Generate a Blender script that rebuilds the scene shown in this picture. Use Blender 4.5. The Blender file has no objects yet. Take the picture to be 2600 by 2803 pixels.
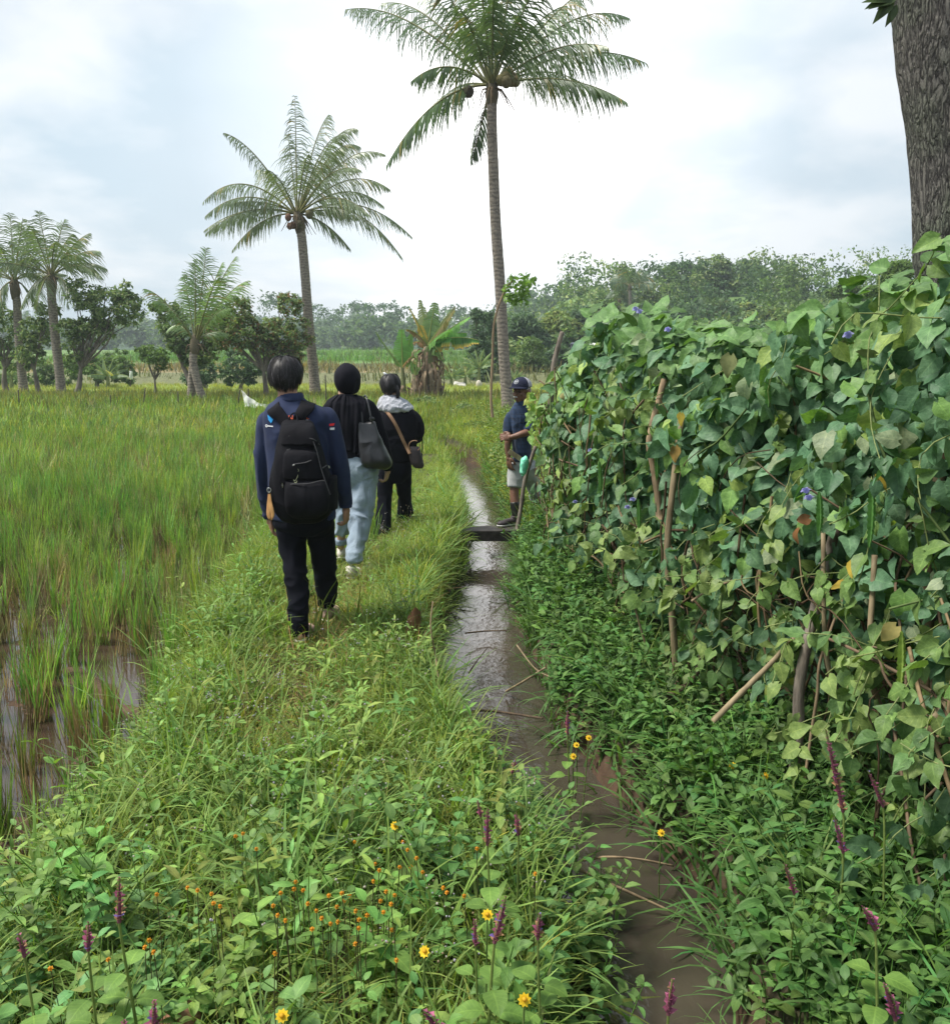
import bpy, bmesh, math, random
import numpy as np
from mathutils import Vector, Matrix, noise as mnoise
from mathutils.bvhtree import BVHTree

# ------------------------------------------------------------------ camera, world, sun, exposure
S = bpy.context.scene
C = S.collection
F, PITCH, EYE = 2400.0, math.atan(446 / 2400), 1.72
cam_d = bpy.data.cameras.new('camera')
cam = bpy.data.objects.new('camera', cam_d)
C.objects.link(cam)
cam.location = (0, 0, EYE)
cam.rotation_euler = (math.pi / 2 - PITCH, 0, 0)
cam_d.sensor_fit = 'HORIZONTAL'
cam_d.sensor_width = 36.0
cam_d.lens = 36.0 * F / 2600.0
cam_d.clip_start = 0.05
cam_d.clip_end = 5000
S.camera = cam

SUN_EL, SUN_AZ = math.radians(58), math.radians(-95)      # azimuth from +Y towards +X
W = bpy.data.worlds.new('World')
S.world = W
W.use_nodes = True
nt = W.node_tree
nt.nodes.clear()
def N(nt, t, **k):
    n = nt.nodes.new(t)
    for a, b in k.items():
        setattr(n, a, b)
    return n
def L(nt, a, b):
    nt.links.new(a, b)
out = N(nt, 'ShaderNodeOutputWorld')
bg = N(nt, 'ShaderNodeBackground')
bg.inputs['Strength'].default_value = 0.12
sky = N(nt, 'ShaderNodeTexSky', sky_type='NISHITA', sun_disc=False)
sky.sun_elevation = SUN_EL
sky.sun_rotation = SUN_AZ
sky.air_density = 1.2
sky.dust_density = 3.0
tc = N(nt, 'ShaderNodeTexCoord')
sep = N(nt, 'ShaderNodeSeparateXYZ')
L(nt, tc.outputs['Generated'], sep.inputs[0])
def M(nt, op, a, b=None, c=None, clamp=False):
    n = N(nt, 'ShaderNodeMath', operation=op)
    n.use_clamp = clamp
    for i, v in enumerate((a, b, c)):
        if v is None: continue
        if isinstance(v, (int, float)): n.inputs[i].default_value = v
        else: L(nt, v, n.inputs[i])
    return n.outputs[0]
zz = M(nt, 'ADD', M(nt, 'MAXIMUM', sep.outputs['Z'], 0.0), 0.22)
cmb = N(nt, 'ShaderNodeCombineXYZ')
L(nt, M(nt, 'DIVIDE', sep.outputs['X'], zz), cmb.inputs[0])
L(nt, M(nt, 'DIVIDE', sep.outputs['Y'], zz), cmb.inputs[1])
def noise_n(nt, vec, scale, detail=5, rough=0.55, dist=0.0, off=None):
    n = N(nt, 'ShaderNodeTexNoise')
    n.inputs['Scale'].default_value = scale
    n.inputs['Detail'].default_value = detail
    n.inputs['Roughness'].default_value = rough
    n.inputs['Distortion'].default_value = dist
    if off is not None:
        mp = N(nt, 'ShaderNodeMapping')
        mp.inputs['Location'].default_value = off
        L(nt, vec, mp.inputs['Vector'])
        vec = mp.outputs[0]
    L(nt, vec, n.inputs['Vector'])
    return n.outputs['Fac']
def ramp(nt, fac, stops):
    r = N(nt, 'ShaderNodeValToRGB')
    el = r.color_ramp.elements
    while len(el) < len(stops): el.new(0.5)
    for e, (p, c) in zip(el, stops):
        e.position = p
        e.color = (c[0], c[1], c[2], 1) if isinstance(c, (tuple, list)) else (c, c, c, 1)
    L(nt, fac, r.inputs[0])
    return r.outputs[0]
def mixc(nt, fac, a, b, bt='MIX'):
    n = N(nt, 'ShaderNodeMix', data_type='RGBA', blend_type=bt)
    for i, v in ((0, fac), (6, a), (7, b)):
        if isinstance(v, (int, float)): n.inputs[i].default_value = v
        elif isinstance(v, (tuple, list)): n.inputs[i].default_value = (v[0], v[1], v[2], 1)
        else: L(nt, v, n.inputs[i])
    return n.outputs[2]
c1 = noise_n(nt, cmb.outputs[0], 0.9, 7, 0.52, 0.35, (3.1, 1.7, 0))
c2 = noise_n(nt, cmb.outputs[0], 2.6, 6, 0.5, 0.2, (8.3, 4.4, 2))
cov = ramp(nt, M(nt, 'ADD', M(nt, 'MULTIPLY', c1, 0.62), M(nt, 'MULTIPLY', c2, 0.38)), [(0.44, 0.0), (0.57, 1.0)])
grey = ramp(nt, noise_n(nt, cmb.outputs[0], 0.55, 5, 0.5, 0.3, (1.3, 7.7, 5)), [(0.40, 0.0), (0.72, 1.0)])
# brightness of the thin cloud around the hidden sun and near the horizon ahead
dotn = N(nt, 'ShaderNodeVectorMath', operation='DOT_PRODUCT')
dotn.inputs[1].default_value = Vector((0.02, 0.97, 0.24)).normalized()
L(nt, tc.outputs['Generated'], dotn.inputs[0])
glow = ramp(nt, dotn.outputs['Value'], [(0.86, 0.0), (0.95, 0.10), (0.985, 0.32), (1.0, 1.0)])
cloud = mixc(nt, cov, (2.8, 3.6, 4.2), (5.1, 5.25, 5.4))
cloud = mixc(nt, M(nt, 'MULTIPLY', grey, 0.75), cloud, (2.75, 3.2, 3.6))
cloud = mixc(nt, M(nt, 'MULTIPLY', glow, M(nt, 'ADD', 0.55, M(nt, 'MULTIPLY', c2, 0.6))), cloud, (12.5, 12.1, 11.8))
fin = mixc(nt, 0.93, sky.outputs[0], cloud)
L(nt, fin, bg.inputs['Color'])
L(nt, bg.outputs[0], out.inputs['Surface'])

sun_d = bpy.data.lights.new('sun', 'SUN')
sun_d.energy = 3.8
sun_d.angle = math.radians(18)
sun_d.color = (1.0, 0.95, 0.87)
sun = bpy.data.objects.new('sun', sun_d)
C.objects.link(sun)
_sd = Vector((math.sin(SUN_AZ) * math.cos(SUN_EL), math.cos(SUN_AZ) * math.cos(SUN_EL), math.sin(SUN_EL)))
sun.rotation_euler = (-_sd).to_track_quat('-Z', 'Y').to_euler()

S.view_settings.view_transform = 'Standard'
S.view_settings.look = 'None'
S.view_settings.gamma = 1.0
S.view_settings.exposure = 0.75
S.render.engine = 'CYCLES'
cy = S.cycles
cy.max_bounces = 6
cy.diffuse_bounces = 3
cy.glossy_bounces = 2
cy.transmission_bounces = 4
cy.transparent_max_bounces = 6
cy.volume_bounces = 0
cy.use_denoising = True
cy.use_adaptive_sampling = True
cy.adaptive_threshold = 0.01
cy.caustics_reflective = False
cy.caustics_refractive = False

# ------------------------------------------------------------------ small helpers
D2 = 2600 / 1848.0
def PF(px, py, Y):
    """point at world depth Y seen at full-size pixel (px, py)"""
    a, b = (px - 1300) / F, (py - 1401.5) / F
    dx, dy, dz = a, math.cos(PITCH) - b * math.sin(PITCH), -math.sin(PITCH) - b * math.cos(PITCH)
    t = Y / dy
    return Vector((t * dx, Y, EYE + t * dz))
def PX(x, y, Y):
    return PF(x * D2, y * D2, Y)
rng = np.random.default_rng(11)
random.seed(5)
def R(a, b, n=None): return rng.uniform(a, b, n)

def tag(o, label=None, cat=None, group=None, kind=None):
    if label: o['label'] = label
    if cat: o['category'] = cat
    if group: o['group'] = group
    if kind: o['kind'] = kind
    return o
def link(o, parent=None):
    C.objects.link(o)
    if parent: o.parent = parent
    return o
def empty(name, loc, label=None, cat=None, group=None):
    o = bpy.data.objects.new(name, None)
    o.location = loc
    o.empty_display_size = 0.2
    link(o)
    return tag(o, label, cat, group)

def mesh_np(name, V, Q, mat, parent=None, col=None, uv=None, smooth=True):
    """numpy verts / quads -> linked object; child geometry is given in world space and moved into the parent's space"""
    V = np.asarray(V, dtype=np.float32).copy()
    if parent is not None:
        V -= np.array(parent_loc(parent), dtype=np.float32)
    me = bpy.data.meshes.new(name)
    Q = np.asarray(Q, dtype=np.int32)
    me.vertices.add(len(V)); me.vertices.foreach_set('co', V.ravel())
    nq, k = Q.shape
    me.loops.add(nq * k); me.loops.foreach_set('vertex_index', Q.ravel())
    me.polygons.add(nq)
    me.polygons.foreach_set('loop_start', np.arange(0, nq * k, k, dtype=np.int32))
    me.polygons.foreach_set('loop_total', np.full(nq, k, dtype=np.int32))
    me.polygons.foreach_set('use_smooth', np.full(nq, smooth, dtype=bool))
    me.update(calc_edges=True)
    if col is not None:
        a = me.attributes.new('Col', 'FLOAT_COLOR', 'POINT')
        c4 = np.ones((len(V), 4), dtype=np.float32); c4[:, :3] = col
        a.data.foreach_set('color', c4.ravel())
    if uv is not None:
        a = me.attributes.new('luv', 'FLOAT_VECTOR', 'POINT')
        c3 = np.zeros((len(V), 3), dtype=np.float32); c3[:, :uv.shape[1]] = uv
        a.data.foreach_set('vector', c3.ravel())
    me.materials.append(mat)
    o = bpy.data.objects.new(name, me)
    return link(o, parent)
def parent_loc(p):
    l = Vector((0, 0, 0))
    while p is not None:
        l += p.location; p = p.parent
    return l

class Soup:
    def __init__(s): s.V, s.Q, s.T, s.U, s.n = [], [], [], [], 0
    def add(s, V, Q, T, U=None):
        V = np.asarray(V, dtype=np.float32).reshape(-1, 3)
        s.V.append(V); s.Q.append(np.asarray(Q, dtype=np.int64) + s.n)
        T = np.asarray(T, dtype=np.float32)
        s.T.append(np.broadcast_to(T, (len(V), 3)))
        s.U.append(np.zeros((len(V), 2), dtype=np.float32) if U is None else np.asarray(U, dtype=np.float32))
        s.n += len(V)
    def inst(s, tpl, pos, Ms, colr):
        """tpl copied K times: pos (K,3), Ms (K,3,3), colr (K,3) multiplies the template tint"""
        V, Q, T, U = tpl
        K = len(pos)
        if K == 0: return
        VV = np.einsum('kij,nj->kni', Ms, V) + pos[:, None, :]
        n = len(V)
        QQ = (Q[None] + (np.arange(K) * n)[:, None, None]).reshape(-1, Q.shape[1])
        TT = T[None] * colr[:, None, :]
        s.add(VV.reshape(-1, 3), QQ, TT.reshape(-1, 3), np.tile(U, (K, 1)))
    def tpl(s):
        return (np.concatenate(s.V), np.concatenate(s.Q), np.concatenate(s.T), np.concatenate(s.U))
    def build(s, name, mat, parent=None):
        V, Q, T, U = s.tpl()
        return mesh_np(name, V, Q, mat, parent, T, U)

def rotz(a):
    a = np.asarray(a); c, s_ = np.cos(a), np.sin(a); z = np.zeros_like(a); o = np.ones_like(a)
    return np.stack([np.stack([c, -s_, z], -1), np.stack([s_, c, z], -1), np.stack([z, z, o], -1)], -2)
def rotx(a):
    a = np.asarray(a); c, s_ = np.cos(a), np.sin(a); z = np.zeros_like(a); o = np.ones_like(a)
    return np.stack([np.stack([o, z, z], -1), np.stack([z, c, -s_], -1), np.stack([z, s_, c], -1)], -2)
def frames(t, n, sc):
    """matrices whose Y column is the leaf direction t and Z column the leaf normal n"""
    t = t / np.linalg.norm(t, axis=1, keepdims=True)
    x = np.cross(t, n); x /= np.linalg.norm(x, axis=1, keepdims=True) + 1e-9
    n = np.cross(x, t)
    return np.stack([x, t, n], -1) * sc[:, None, None]

def leaf(Ln, Wd, nu, nv, prof, bend=0.5, fold=0.15, wave=0.0, cord=0.0, a0=0.0, tint=(1, 1, 1), seed=0):
    """leaf blade along +Y from the origin, normal +Z; bends down towards the tip"""
    us = np.linspace(0, 1, nu + 1); vs = np.linspace(-1, 1, nv + 1)
    ang = a0 - bend * us
    y = np.concatenate([[0], np.cumsum(np.cos((ang[:-1] + ang[1:]) / 2)) / nu]) * Ln
    z = np.concatenate([[0], np.cumsum(np.sin((ang[:-1] + ang[1:]) / 2)) / nu]) * Ln
    V, U = [], []
    r = np.random.default_rng(seed)
    ph = r.uniform(0, 6.28, 2)
    for i, u in enumerate(us):
        w = prof(u) * Wd / 2
        for v in vs:
            nz = fold * abs(v) * w + wave * Ln * math.sin(u * 9 + ph[0] + 2.2 * v) * abs(v)
            V.append((v * w, y[i] - cord * Ln * abs(v) ** 1.5 * (1 - u) ** 4 * (1 if u < 0.5 else 0), z[i] + nz))
            U.append((u, v))
    Q = []
    for i in range(nu):
        for j in range(nv):
            a = i * (nv + 1) + j
            Q.append((a, a + 1, a + nv + 2, a + nv + 1))
    V = np.array(V); return V, np.array(Q), np.tile(np.array(tint, dtype=float), (len(V), 1)), np.array(U)
ovate = lambda u: 0.06 + 1.0 * (math.sin(math.pi * min(1, max(0, u)) ** 0.72)) ** 0.85 if 0 < u < 1 else 0.03
lance = lambda u: 0.08 + 0.95 * math.sin(math.pi * u ** 0.8) ** 1.2 if 0 < u < 1 else 0.04
heart = lambda u: max(0.02, min(((u + .02) / 0.27) ** 0.5, ((1 - u) / 0.73) ** 0.85))
blade_p = lambda u: max(0.06, (1 - u) ** 0.6 * min(1, 0.55 + u * 2.2))
obl = lambda u: 0.10 + 0.92 * math.sin(math.pi * u ** 1.1) ** 0.7 if 0 < u < 1 else 0.05

def place(tpl, M3, p=(0, 0, 0), tint=None):
    V, Q, T, U = tpl
    return (V @ np.asarray(M3).T + np.asarray(p), Q, T if tint is None else T * np.asarray(tint), U)

def tuft(nb, Lr, Wr, lean, bend, rad, seg=4, seed=0, tints=((1, 1, 1),)):
    r = np.random.default_rng(seed); s = Soup()
    for i in range(nb):
        Ln, Wd = r.uniform(*Lr), r.uniform(*Wr)
        b = leaf(Ln, Wd, seg, 1, blade_p, bend=r.uniform(*bend), fold=0, a0=math.pi / 2 - r.uniform(*lean), seed=i)
        a = r.uniform(0, 6.283)
        V, Q, T, U = place(b, rotz(a) @ rotz(0.0), (r.normal(0, rad), r.normal(0, rad), 0), tints[r.integers(len(tints))])
        s.add(V, Q, T * r.uniform(0.8, 1.2), U)
    return s.tpl()

def tube_np(pts, rad, sides=6, tint=(1, 1, 1), cap=False):
    pts = np.asarray(pts, dtype=float); n = len(pts)
    rad = np.broadcast_to(np.asarray(rad, dtype=float), (n,))
    tn = np.gradient(pts, axis=0); tn /= np.linalg.norm(tn, axis=1, keepdims=True) + 1e-12
    up = np.array([0.0, 1, 0]) if abs(tn[0][2]) > 0.7 else np.array([0.0, 0, 1])
    V, U = [], []
    x = np.cross(up, tn[0]); x /= np.linalg.norm(x)
    for i in range(n):
        x = x - tn[i] * np.dot(x, tn[i]); x /= np.linalg.norm(x); y = np.cross(tn[i], x)
        for k in range(sides):
            a = 2 * math.pi * k / sides
            V.append(pts[i] + rad[i] * (math.cos(a) * x + math.sin(a) * y)); U.append((i / (n - 1), k / sides))
    Q = []
    for i in range(n - 1):
        for k in range(sides):
            k2 = (k + 1) % sides
            Q.append((i * sides + k, i * sides + k2, (i + 1) * sides + k2, (i + 1) * sides + k))
    if cap:
        for i in (0, n - 1):
            V.append(pts[i]); U.append((i / (n - 1), 0)); c = len(V) - 1
            for k in range(0, sides, 2):
                Q.append((i * sides + k, i * sides + (k + 1) % sides, i * sides + (k + 2) % sides, c))
    V = np.array(V); return V, np.array(Q), np.tile(np.array(tint, dtype=float), (len(V), 1)), np.array(U)
def smooth_path(ctrl, n):
    """Catmull-Rom through control points"""
    P_ = [np.array(c, dtype=float) for c in ctrl]
    P_ = [2 * P_[0] - P_[1]] + P_ + [2 * P_[-1] - P_[-2]]
    m = len(P_) - 3; o = []
    for t in np.linspace(0, m - 1e-6, n):
        i = int(t); f = t - i; a, b, c, d = P_[i:i + 4]
        o.append(0.5 * ((2 * b) + (-a + c) * f + (2 * a - 5 * b + 4 * c - d) * f * f + (-a + 3 * b - 3 * c + d) * f ** 3))
    return np.array(o)

def herb(npair, h, Ll, Lw, lean=0.2, seed=0, prof=ovate, bend=0.6, top=True, stem=(0.8, 0.9, 0.6), nu=4, nv=2, whorl=2, srad=0.0022):
    r = np.random.default_rng(seed); s = Soup()
    az = r.uniform(0, 6.28)
    pts = [np.array([math.cos(az) * lean * h * t * t, math.sin(az) * lean * h * t * t, h * t]) for t in np.linspace(0, 1, 5)]
    s.add(*tube_np(pts, np.linspace(srad, srad * 0.6, 5), 3, stem))
    for i in range(npair):
        t = (i + 1) / npair * 0.97
        p = np.array([math.cos(az) * lean * h * t * t, math.sin(az) * lean * h * t * t, h * t])
        k = (1.0 - 0.5 * max(0, t - 0.55) / 0.45) * r.uniform(0.8, 1.15)
        a = i * 1.57 + r.uniform(-0.3, 0.3)
        for w in range(whorl):
            b = leaf(Ll * k, Lw * k, nu, nv, prof, bend=r.uniform(bend * .6, bend * 1.4), fold=0.25, a0=r.uniform(0.1, 0.9) - 0.3 * (1 - t), wave=0.012, seed=seed * 50 + i * 3 + w)
            aa = a + w * 2 * math.pi / whorl
            V, Q, T, U = place(b, rotz(aa), p + np.array([-math.sin(aa), math.cos(aa), 0]) * 0.006)
            s.add(V, Q, T * r.uniform(0.85, 1.15) * np.array([1 + r.uniform(-.05, .1), 1, 1]), U)
    return s.tpl()

# ------------------------------------------------------------------ materials
def new_mat(name):
    m = bpy.data.materials.new(name); m.use_nodes = True
    nt = m.node_tree; nt.nodes.clear()
    return m, nt, N(nt, 'ShaderNodeOutputMaterial')
def setv(node, key, v, nt):
    if isinstance(v, (int, float)): node.inputs[key].default_value = v
    elif isinstance(v, (tuple, list)): node.inputs[key].default_value = (v[0], v[1], v[2], 1)
    else: L(nt, v, node.inputs[key])
def leaf_mat(name, rough=0.5, trans=0.27, spec=0.22, bump=0.25, veins=True, nscale=25, tr_tint=(1.25, 1.35, 0.5), warm=(1.0, 1.0, 1.0)):
    m, nt, o = new_mat(name)
    at = N(nt, 'ShaderNodeAttribute', attribute_name='Col')
    uv = N(nt, 'ShaderNodeAttribute', attribute_name='luv')
    geo = N(nt, 'ShaderNodeNewGeometry')
    n1 = noise_n(nt, geo.outputs['Position'], nscale, 3)
    col = mixc(nt, 1.0, at.outputs['Color'], ramp(nt, n1, [(0.3, (0.72, 0.76, 0.7)), (0.7, (1.25, 1.2, 1.15))]), 'MULTIPLY')
    col = mixc(nt, 1.0, col, warm, 'MULTIPLY')
    h = n1
    if veins:
        sp = N(nt, 'ShaderNodeSeparateXYZ'); L(nt, uv.outputs['Vector'], sp.inputs[0])
        av = M(nt, 'ABSOLUTE', sp.outputs[1])
        mid = M(nt, 'LESS_THAN', av, 0.07)
        side = M(nt, 'GREATER_THAN', M(nt, 'SINE', M(nt, 'MULTIPLY', M(nt, 'SUBTRACT', sp.outputs[0], M(nt, 'MULTIPLY', av, 0.22)), 44.0)), 0.86)
        vn = M(nt, 'MAXIMUM', M(nt, 'MULTIPLY', mid, 1.0), M(nt, 'MULTIPLY', side, 0.55))
        col = mixc(nt, M(nt, 'MULTIPLY', vn, 0.35), col, mixc(nt, 1.0, col, (2.0, 1.8, 1.7), 'MULTIPLY'))
        h = M(nt, 'SUBTRACT', n1, M(nt, 'MULTIPLY', vn, 0.6))
    bp = N(nt, 'ShaderNodeBump'); bp.inputs['Strength'].default_value = bump; bp.inputs['Distance'].default_value = 0.01
    L(nt, h, bp.inputs['Height'])
    pb = N(nt, 'ShaderNodeBsdfPrincipled')
    L(nt, col, pb.inputs['Base Color']); pb.inputs['Roughness'].default_value = rough
    pb.inputs['Specular IOR Level'].default_value = spec
    L(nt, bp.outputs[0], pb.inputs['Normal'])
    tr = N(nt, 'ShaderNodeBsdfTranslucent')
    L(nt, mixc(nt, 1.0, col, tr_tint, 'MULTIPLY'), tr.inputs['Color'])
    mx = N(nt, 'ShaderNodeMixShader'); mx.inputs[0].default_value = trans
    L(nt, pb.outputs[0], mx.inputs[1]); L(nt, tr.outputs[0], mx.inputs[2]); L(nt, mx.outputs[0], o.inputs['Surface'])
    return m
def simple_mat(name, col, rough=0.8, col2=None, scale=20.0, bump=0.2, spec=0.3, metal=0.0, stretch=None, dist=0.01, detail=5, sheen=0.0, coords='Object'):
    m, nt, o = new_mat(name)
    tcn = N(nt, 'ShaderNodeTexCoord'); v = tcn.outputs[coords]
    if stretch:
        mp = N(nt, 'ShaderNodeMapping'); mp.inputs['Scale'].default_value = stretch; L(nt, v, mp.inputs['Vector']); v = mp.outputs[0]
    n1 = noise_n(nt, v, scale, detail, 0.6)
    c2 = col2 or tuple(c * 0.6 for c in col)
    cc = ramp(nt, n1, [(0.32, c2), (0.66, col)])
    pb = N(nt, 'ShaderNodeBsdfPrincipled')
    L(nt, cc, pb.inputs['Base Color']); pb.inputs['Roughness'].default_value = rough
    pb.inputs['Specular IOR Level'].default_value = spec; pb.inputs['Metallic'].default_value = metal
    pb.inputs['Sheen Weight'].default_value = sheen
    bp = N(nt, 'ShaderNodeBump'); bp.inputs['Strength'].default_value = bump; bp.inputs['Distance'].default_value = dist
    L(nt, n1, bp.inputs['Height']); L(nt, bp.outputs[0], pb.inputs['Normal'])
    L(nt, pb.outputs[0], o.inputs['Surface'])
    return m
def col_mat(name, rough=0.85, nscale=8.0, bump=0.4, spec=0.25, dist=0.03):
    """colour from the Col attribute, broken up by noise"""
    m, nt, o = new_mat(name)
    at = N(nt, 'ShaderNodeAttribute', attribute_name='Col')
    geo = N(nt, 'ShaderNodeNewGeometry')
    n1 = noise_n(nt, geo.outputs['Position'], nscale, 8, 0.65)
    col = mixc(nt, 1.0, at.outputs['Color'], ramp(nt, n1, [(0.3, 0.55), (0.7, 1.4)]), 'MULTIPLY')
    pb = N(nt, 'ShaderNodeBsdfPrincipled'); L(nt, col, pb.inputs['Base Color'])
    pb.inputs['Roughness'].default_value = rough; pb.inputs['Specular IOR Level'].default_value = spec
    bp = N(nt, 'ShaderNodeBump'); bp.inputs['Strength'].default_value = bump; bp.inputs['Distance'].default_value = dist
    L(nt, n1, bp.inputs['Height']); L(nt, bp.outputs[0], pb.inputs['Normal']); L(nt, pb.outputs[0], o.inputs['Surface'])
    return m
MAT = {}
MAT['leaf'] = leaf_mat('leaf_surface', warm=(1.2, 1.07, 1.08))
MAT['hedge_leaf'] = leaf_mat('vine_leaf_surface', rough=0.5, trans=0.25, spec=0.3, bump=0.4, nscale=45, warm=(1.36, 1.22, 1.26))
MAT['grass'] = leaf_mat('grass_surface', rough=0.55, trans=0.35, veins=False, warm=(1.26, 1.08, 1.12))
MAT['far_leaf'] = leaf_mat('tree_leaf_surface', rough=0.5, trans=0.4, veins=False, nscale=2.0, spec=0.25, tr_tint=(1.1, 1.2, .7), warm=(1.4, 1.35, 1.3))
MAT['palm_leaf'] = leaf_mat('palm_leaf_surface', rough=0.38, trans=0.28, veins=False, nscale=3.0, spec=0.5)
MAT['petal'] = leaf_mat('petal_surface', rough=0.6, trans=0.4, veins=False, tr_tint=(1, 1, 1))
MAT['ground'] = col_mat('soil_surface')
MAT['wood'] = simple_mat('dry_wood', (0.34, 0.25, 0.15), 0.85, (0.13, 0.09, 0.055), 30, 0.6, stretch=(1, 1, 0.15))
MAT['greywood'] = simple_mat('weathered_wood', (0.26, 0.22, 0.18), 0.9, (0.07, 0.055, 0.045), 30, 0.8, stretch=(1, 1, 0.2))
MAT['bamboo'] = simple_mat('bamboo_cane', (0.30, 0.235, 0.14), 0.7, (0.12, 0.09, 0.05), 24, 0.3, stretch=(1, 1, 0.2))
MAT['vine'] = simple_mat('vine_stem', (0.12, 0.085, 0.05), 0.85, (0.05, 0.035, 0.025), 40, 0.5)
MAT['bark'] = simple_mat('tree_bark', (0.24, 0.21, 0.17), 0.9, (0.08, 0.065, 0.055), 6, 0.7, stretch=(1, 1, 0.3), dist=0.03)
MAT['dry'] = leaf_mat('dead_leaf_surface', rough=0.75, trans=0.15, veins=False, tr_tint=(1.0, 0.95, 0.75))
def water_mat(name, base, sc, strength):
    m, nt, o = new_mat(name)
    geo = N(nt, 'ShaderNodeNewGeometry')
    mp = N(nt, 'ShaderNodeMapping'); mp.inputs['Scale'].default_value = (1.0, 0.55, 1.0); L(nt, geo.outputs['Position'], mp.inputs['Vector'])
    n1 = noise_n(nt, mp.outputs[0], sc, 3, 0.5, 0.6); n2 = noise_n(nt, mp.outputs[0], sc * 0.22, 2, 0.5)
    h = M(nt, 'ADD', M(nt, 'MULTIPLY', n1, 0.5), n2)
    bp = N(nt, 'ShaderNodeBump'); bp.inputs['Strength'].default_value = strength; bp.inputs['Distance'].default_value = 0.02
    L(nt, h, bp.inputs['Height'])
    n3 = noise_n(nt, geo.outputs['Position'], 1.3, 4)
    pb = N(nt, 'ShaderNodeBsdfPrincipled')
    L(nt, ramp(nt, n3, [(0.3, tuple(c * 0.75 for c in base)), (0.7, tuple(c * 1.2 for c in base))]), pb.inputs['Base Color'])
    pb.inputs['Roughness'].default_value = 0.06; pb.inputs['IOR'].default_value = 1.5
    pb.inputs['Specular IOR Level'].default_value = 0.7
    L(nt, bp.outputs[0], pb.inputs['Normal']); L(nt, pb.outputs[0], o.inputs['Surface'])
    return m
MAT['water'] = water_mat('muddy_stream_water', (0.058, 0.047, 0.036), 24, 0.2)
MAT['paddy_water'] = water_mat('still_paddy_water', (0.05, 0.033, 0.023), 12, 0.06)

# ------------------------------------------------------------------ terrain
_sy = np.array([0, 1.5, 2.3, 2.75, 3.2, 3.6, 4.2, 5.4, 6.4, 8.4, 9.8, 11.6, 13.5, 15, 17, 19, 22, 26])
_sl = np.array([.32, .28, .28, .34, .18, .10, -.10, -.26, -.22, -.08, -.09, -.22, -.30, -.36, -.9, -1.6, -2.2, -3])
_sr = np.array([.74, .75, .75, .84, .73, .63, .44, .37, .26, .40, .38, .26, .12, .02, -.5, -1.2, -1.9, -2.7])
def s_left(Y): return np.interp(Y, _sy, _sl)
def s_right(Y): return np.interp(Y, _sy, _sr)
def pad_edge(Y): return np.interp(Y, [0, 3.3, 4.4, 5.6, 7.6, 9.3, 14, 19, 22, 27], [-1.55, -1.52, -1.62, -1.80, -2.05, -2.1, -1.95, -1.75, -1.7, -2.6])
def hedge_x(Y): return np.interp(Y, [0, 2.4, 3.4, 4.45, 6, 7.5, 9], [1.62, 1.55, 1.42, 1.12, .85, .81, .82])
def sstep(a, b, x):
    t = np.clip((x - a) / (b - a), 0, 1); return t * t * (3 - 2 * t)
def wob(x, y, s):
    return (np.sin(x * s * 1.3 + 1.7 * np.sin(y * s * .7)) + np.sin(y * s * 1.1 + 2.1 * np.sin(x * s * .9 + 1)) + np.sin((x + y) * s * 2.3 + 1.3)) / 3
def terrain(X, Y):
    X = np.asarray(X, dtype=float); Y = np.asarray(Y, dtype=float)
    w = wob(X, Y, 3.0); w2 = wob(X, Y, 9.0)
    bank = 0.02 * w + 0.012 * w2 - 0.03 * np.exp(-((X + 0.95) / 0.3) ** 2)
    pad = -0.345 + 0.05 * wob(X, Y, 4.0) + 0.03 * w2
    k = sstep(-0.28, 0.22, X - pad_edge(Y) - 0.08 * w)
    h = pad + (bank - pad) * k
    # stream trench
    cl, cr = s_left(Y) - 0.03 * w2, s_right(Y) + 0.03 * w2
    inn = sstep(-0.16, 0.06, X - cl) * (1 - sstep(-0.06, 0.16, X - cr)) * (1 - sstep(15.5, 17.5, Y))
    h = h * (1 - inn) + (-0.52) * inn
    # right-hand field behind the hedge
    kr = sstep(0.75, 1.3, X - hedge_x(Y)) * (1 - sstep(20, 26, Y))
    h = h * (1 - kr) + (-0.33 + 0.05 * w) * kr
    # cross bank with the trees at the far end of the paddy, then the yellow-green field and the terraces
    f = sstep(26.0, 28.5, Y)
    far = -0.17 + 0.03 * w + 0.10 * np.exp(-((Y - 31) / 3.0) ** 2)
    far = far - 0.1 * sstep(34, 37, Y) + 0.55 * sstep(50, 54, Y) + 0.35 * sstep(70, 73, Y) + 0.4 * sstep(92, 96, Y) + 0.5 * sstep(120, 125, Y)
    far = far + 3.5 * sstep(58, 105, Y) * sstep(-4, 14, X - 0.02 * Y) + 4.5 * sstep(80, 118, Y) * sstep(4, 16, X)
    far = far + 5 * sstep(190, 420, Y) + 2 * sstep(420, 700, Y)
    return h * (1 - f) + far * f
def grid_axis(segs):
    o = []
    for a, b, st in segs: o += list(np.arange(a, b - 1e-6, st))
    return np.array(o + [segs[-1][1]])
gx = grid_axis([(-420, -200, 20), (-200, -40, 8), (-40, -5, 1.0), (-5, -2.8, 0.2), (-2.8, 2.6, 0.05), (2.6, 5, 0.2), (5, 40, 1.0), (40, 200, 8), (200, 420, 20)])
gy = grid_axis([(-60, 0, 10), (0, 1.2, 0.3), (1.2, 12, 0.06), (12, 26, 0.15), (26, 60, 0.6), (60, 140, 1.5), (140, 440, 10), (440, 500, 20)])
GX, GY = np.meshgrid(gx, gy)
GZ = terrain(GX, GY)
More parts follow.
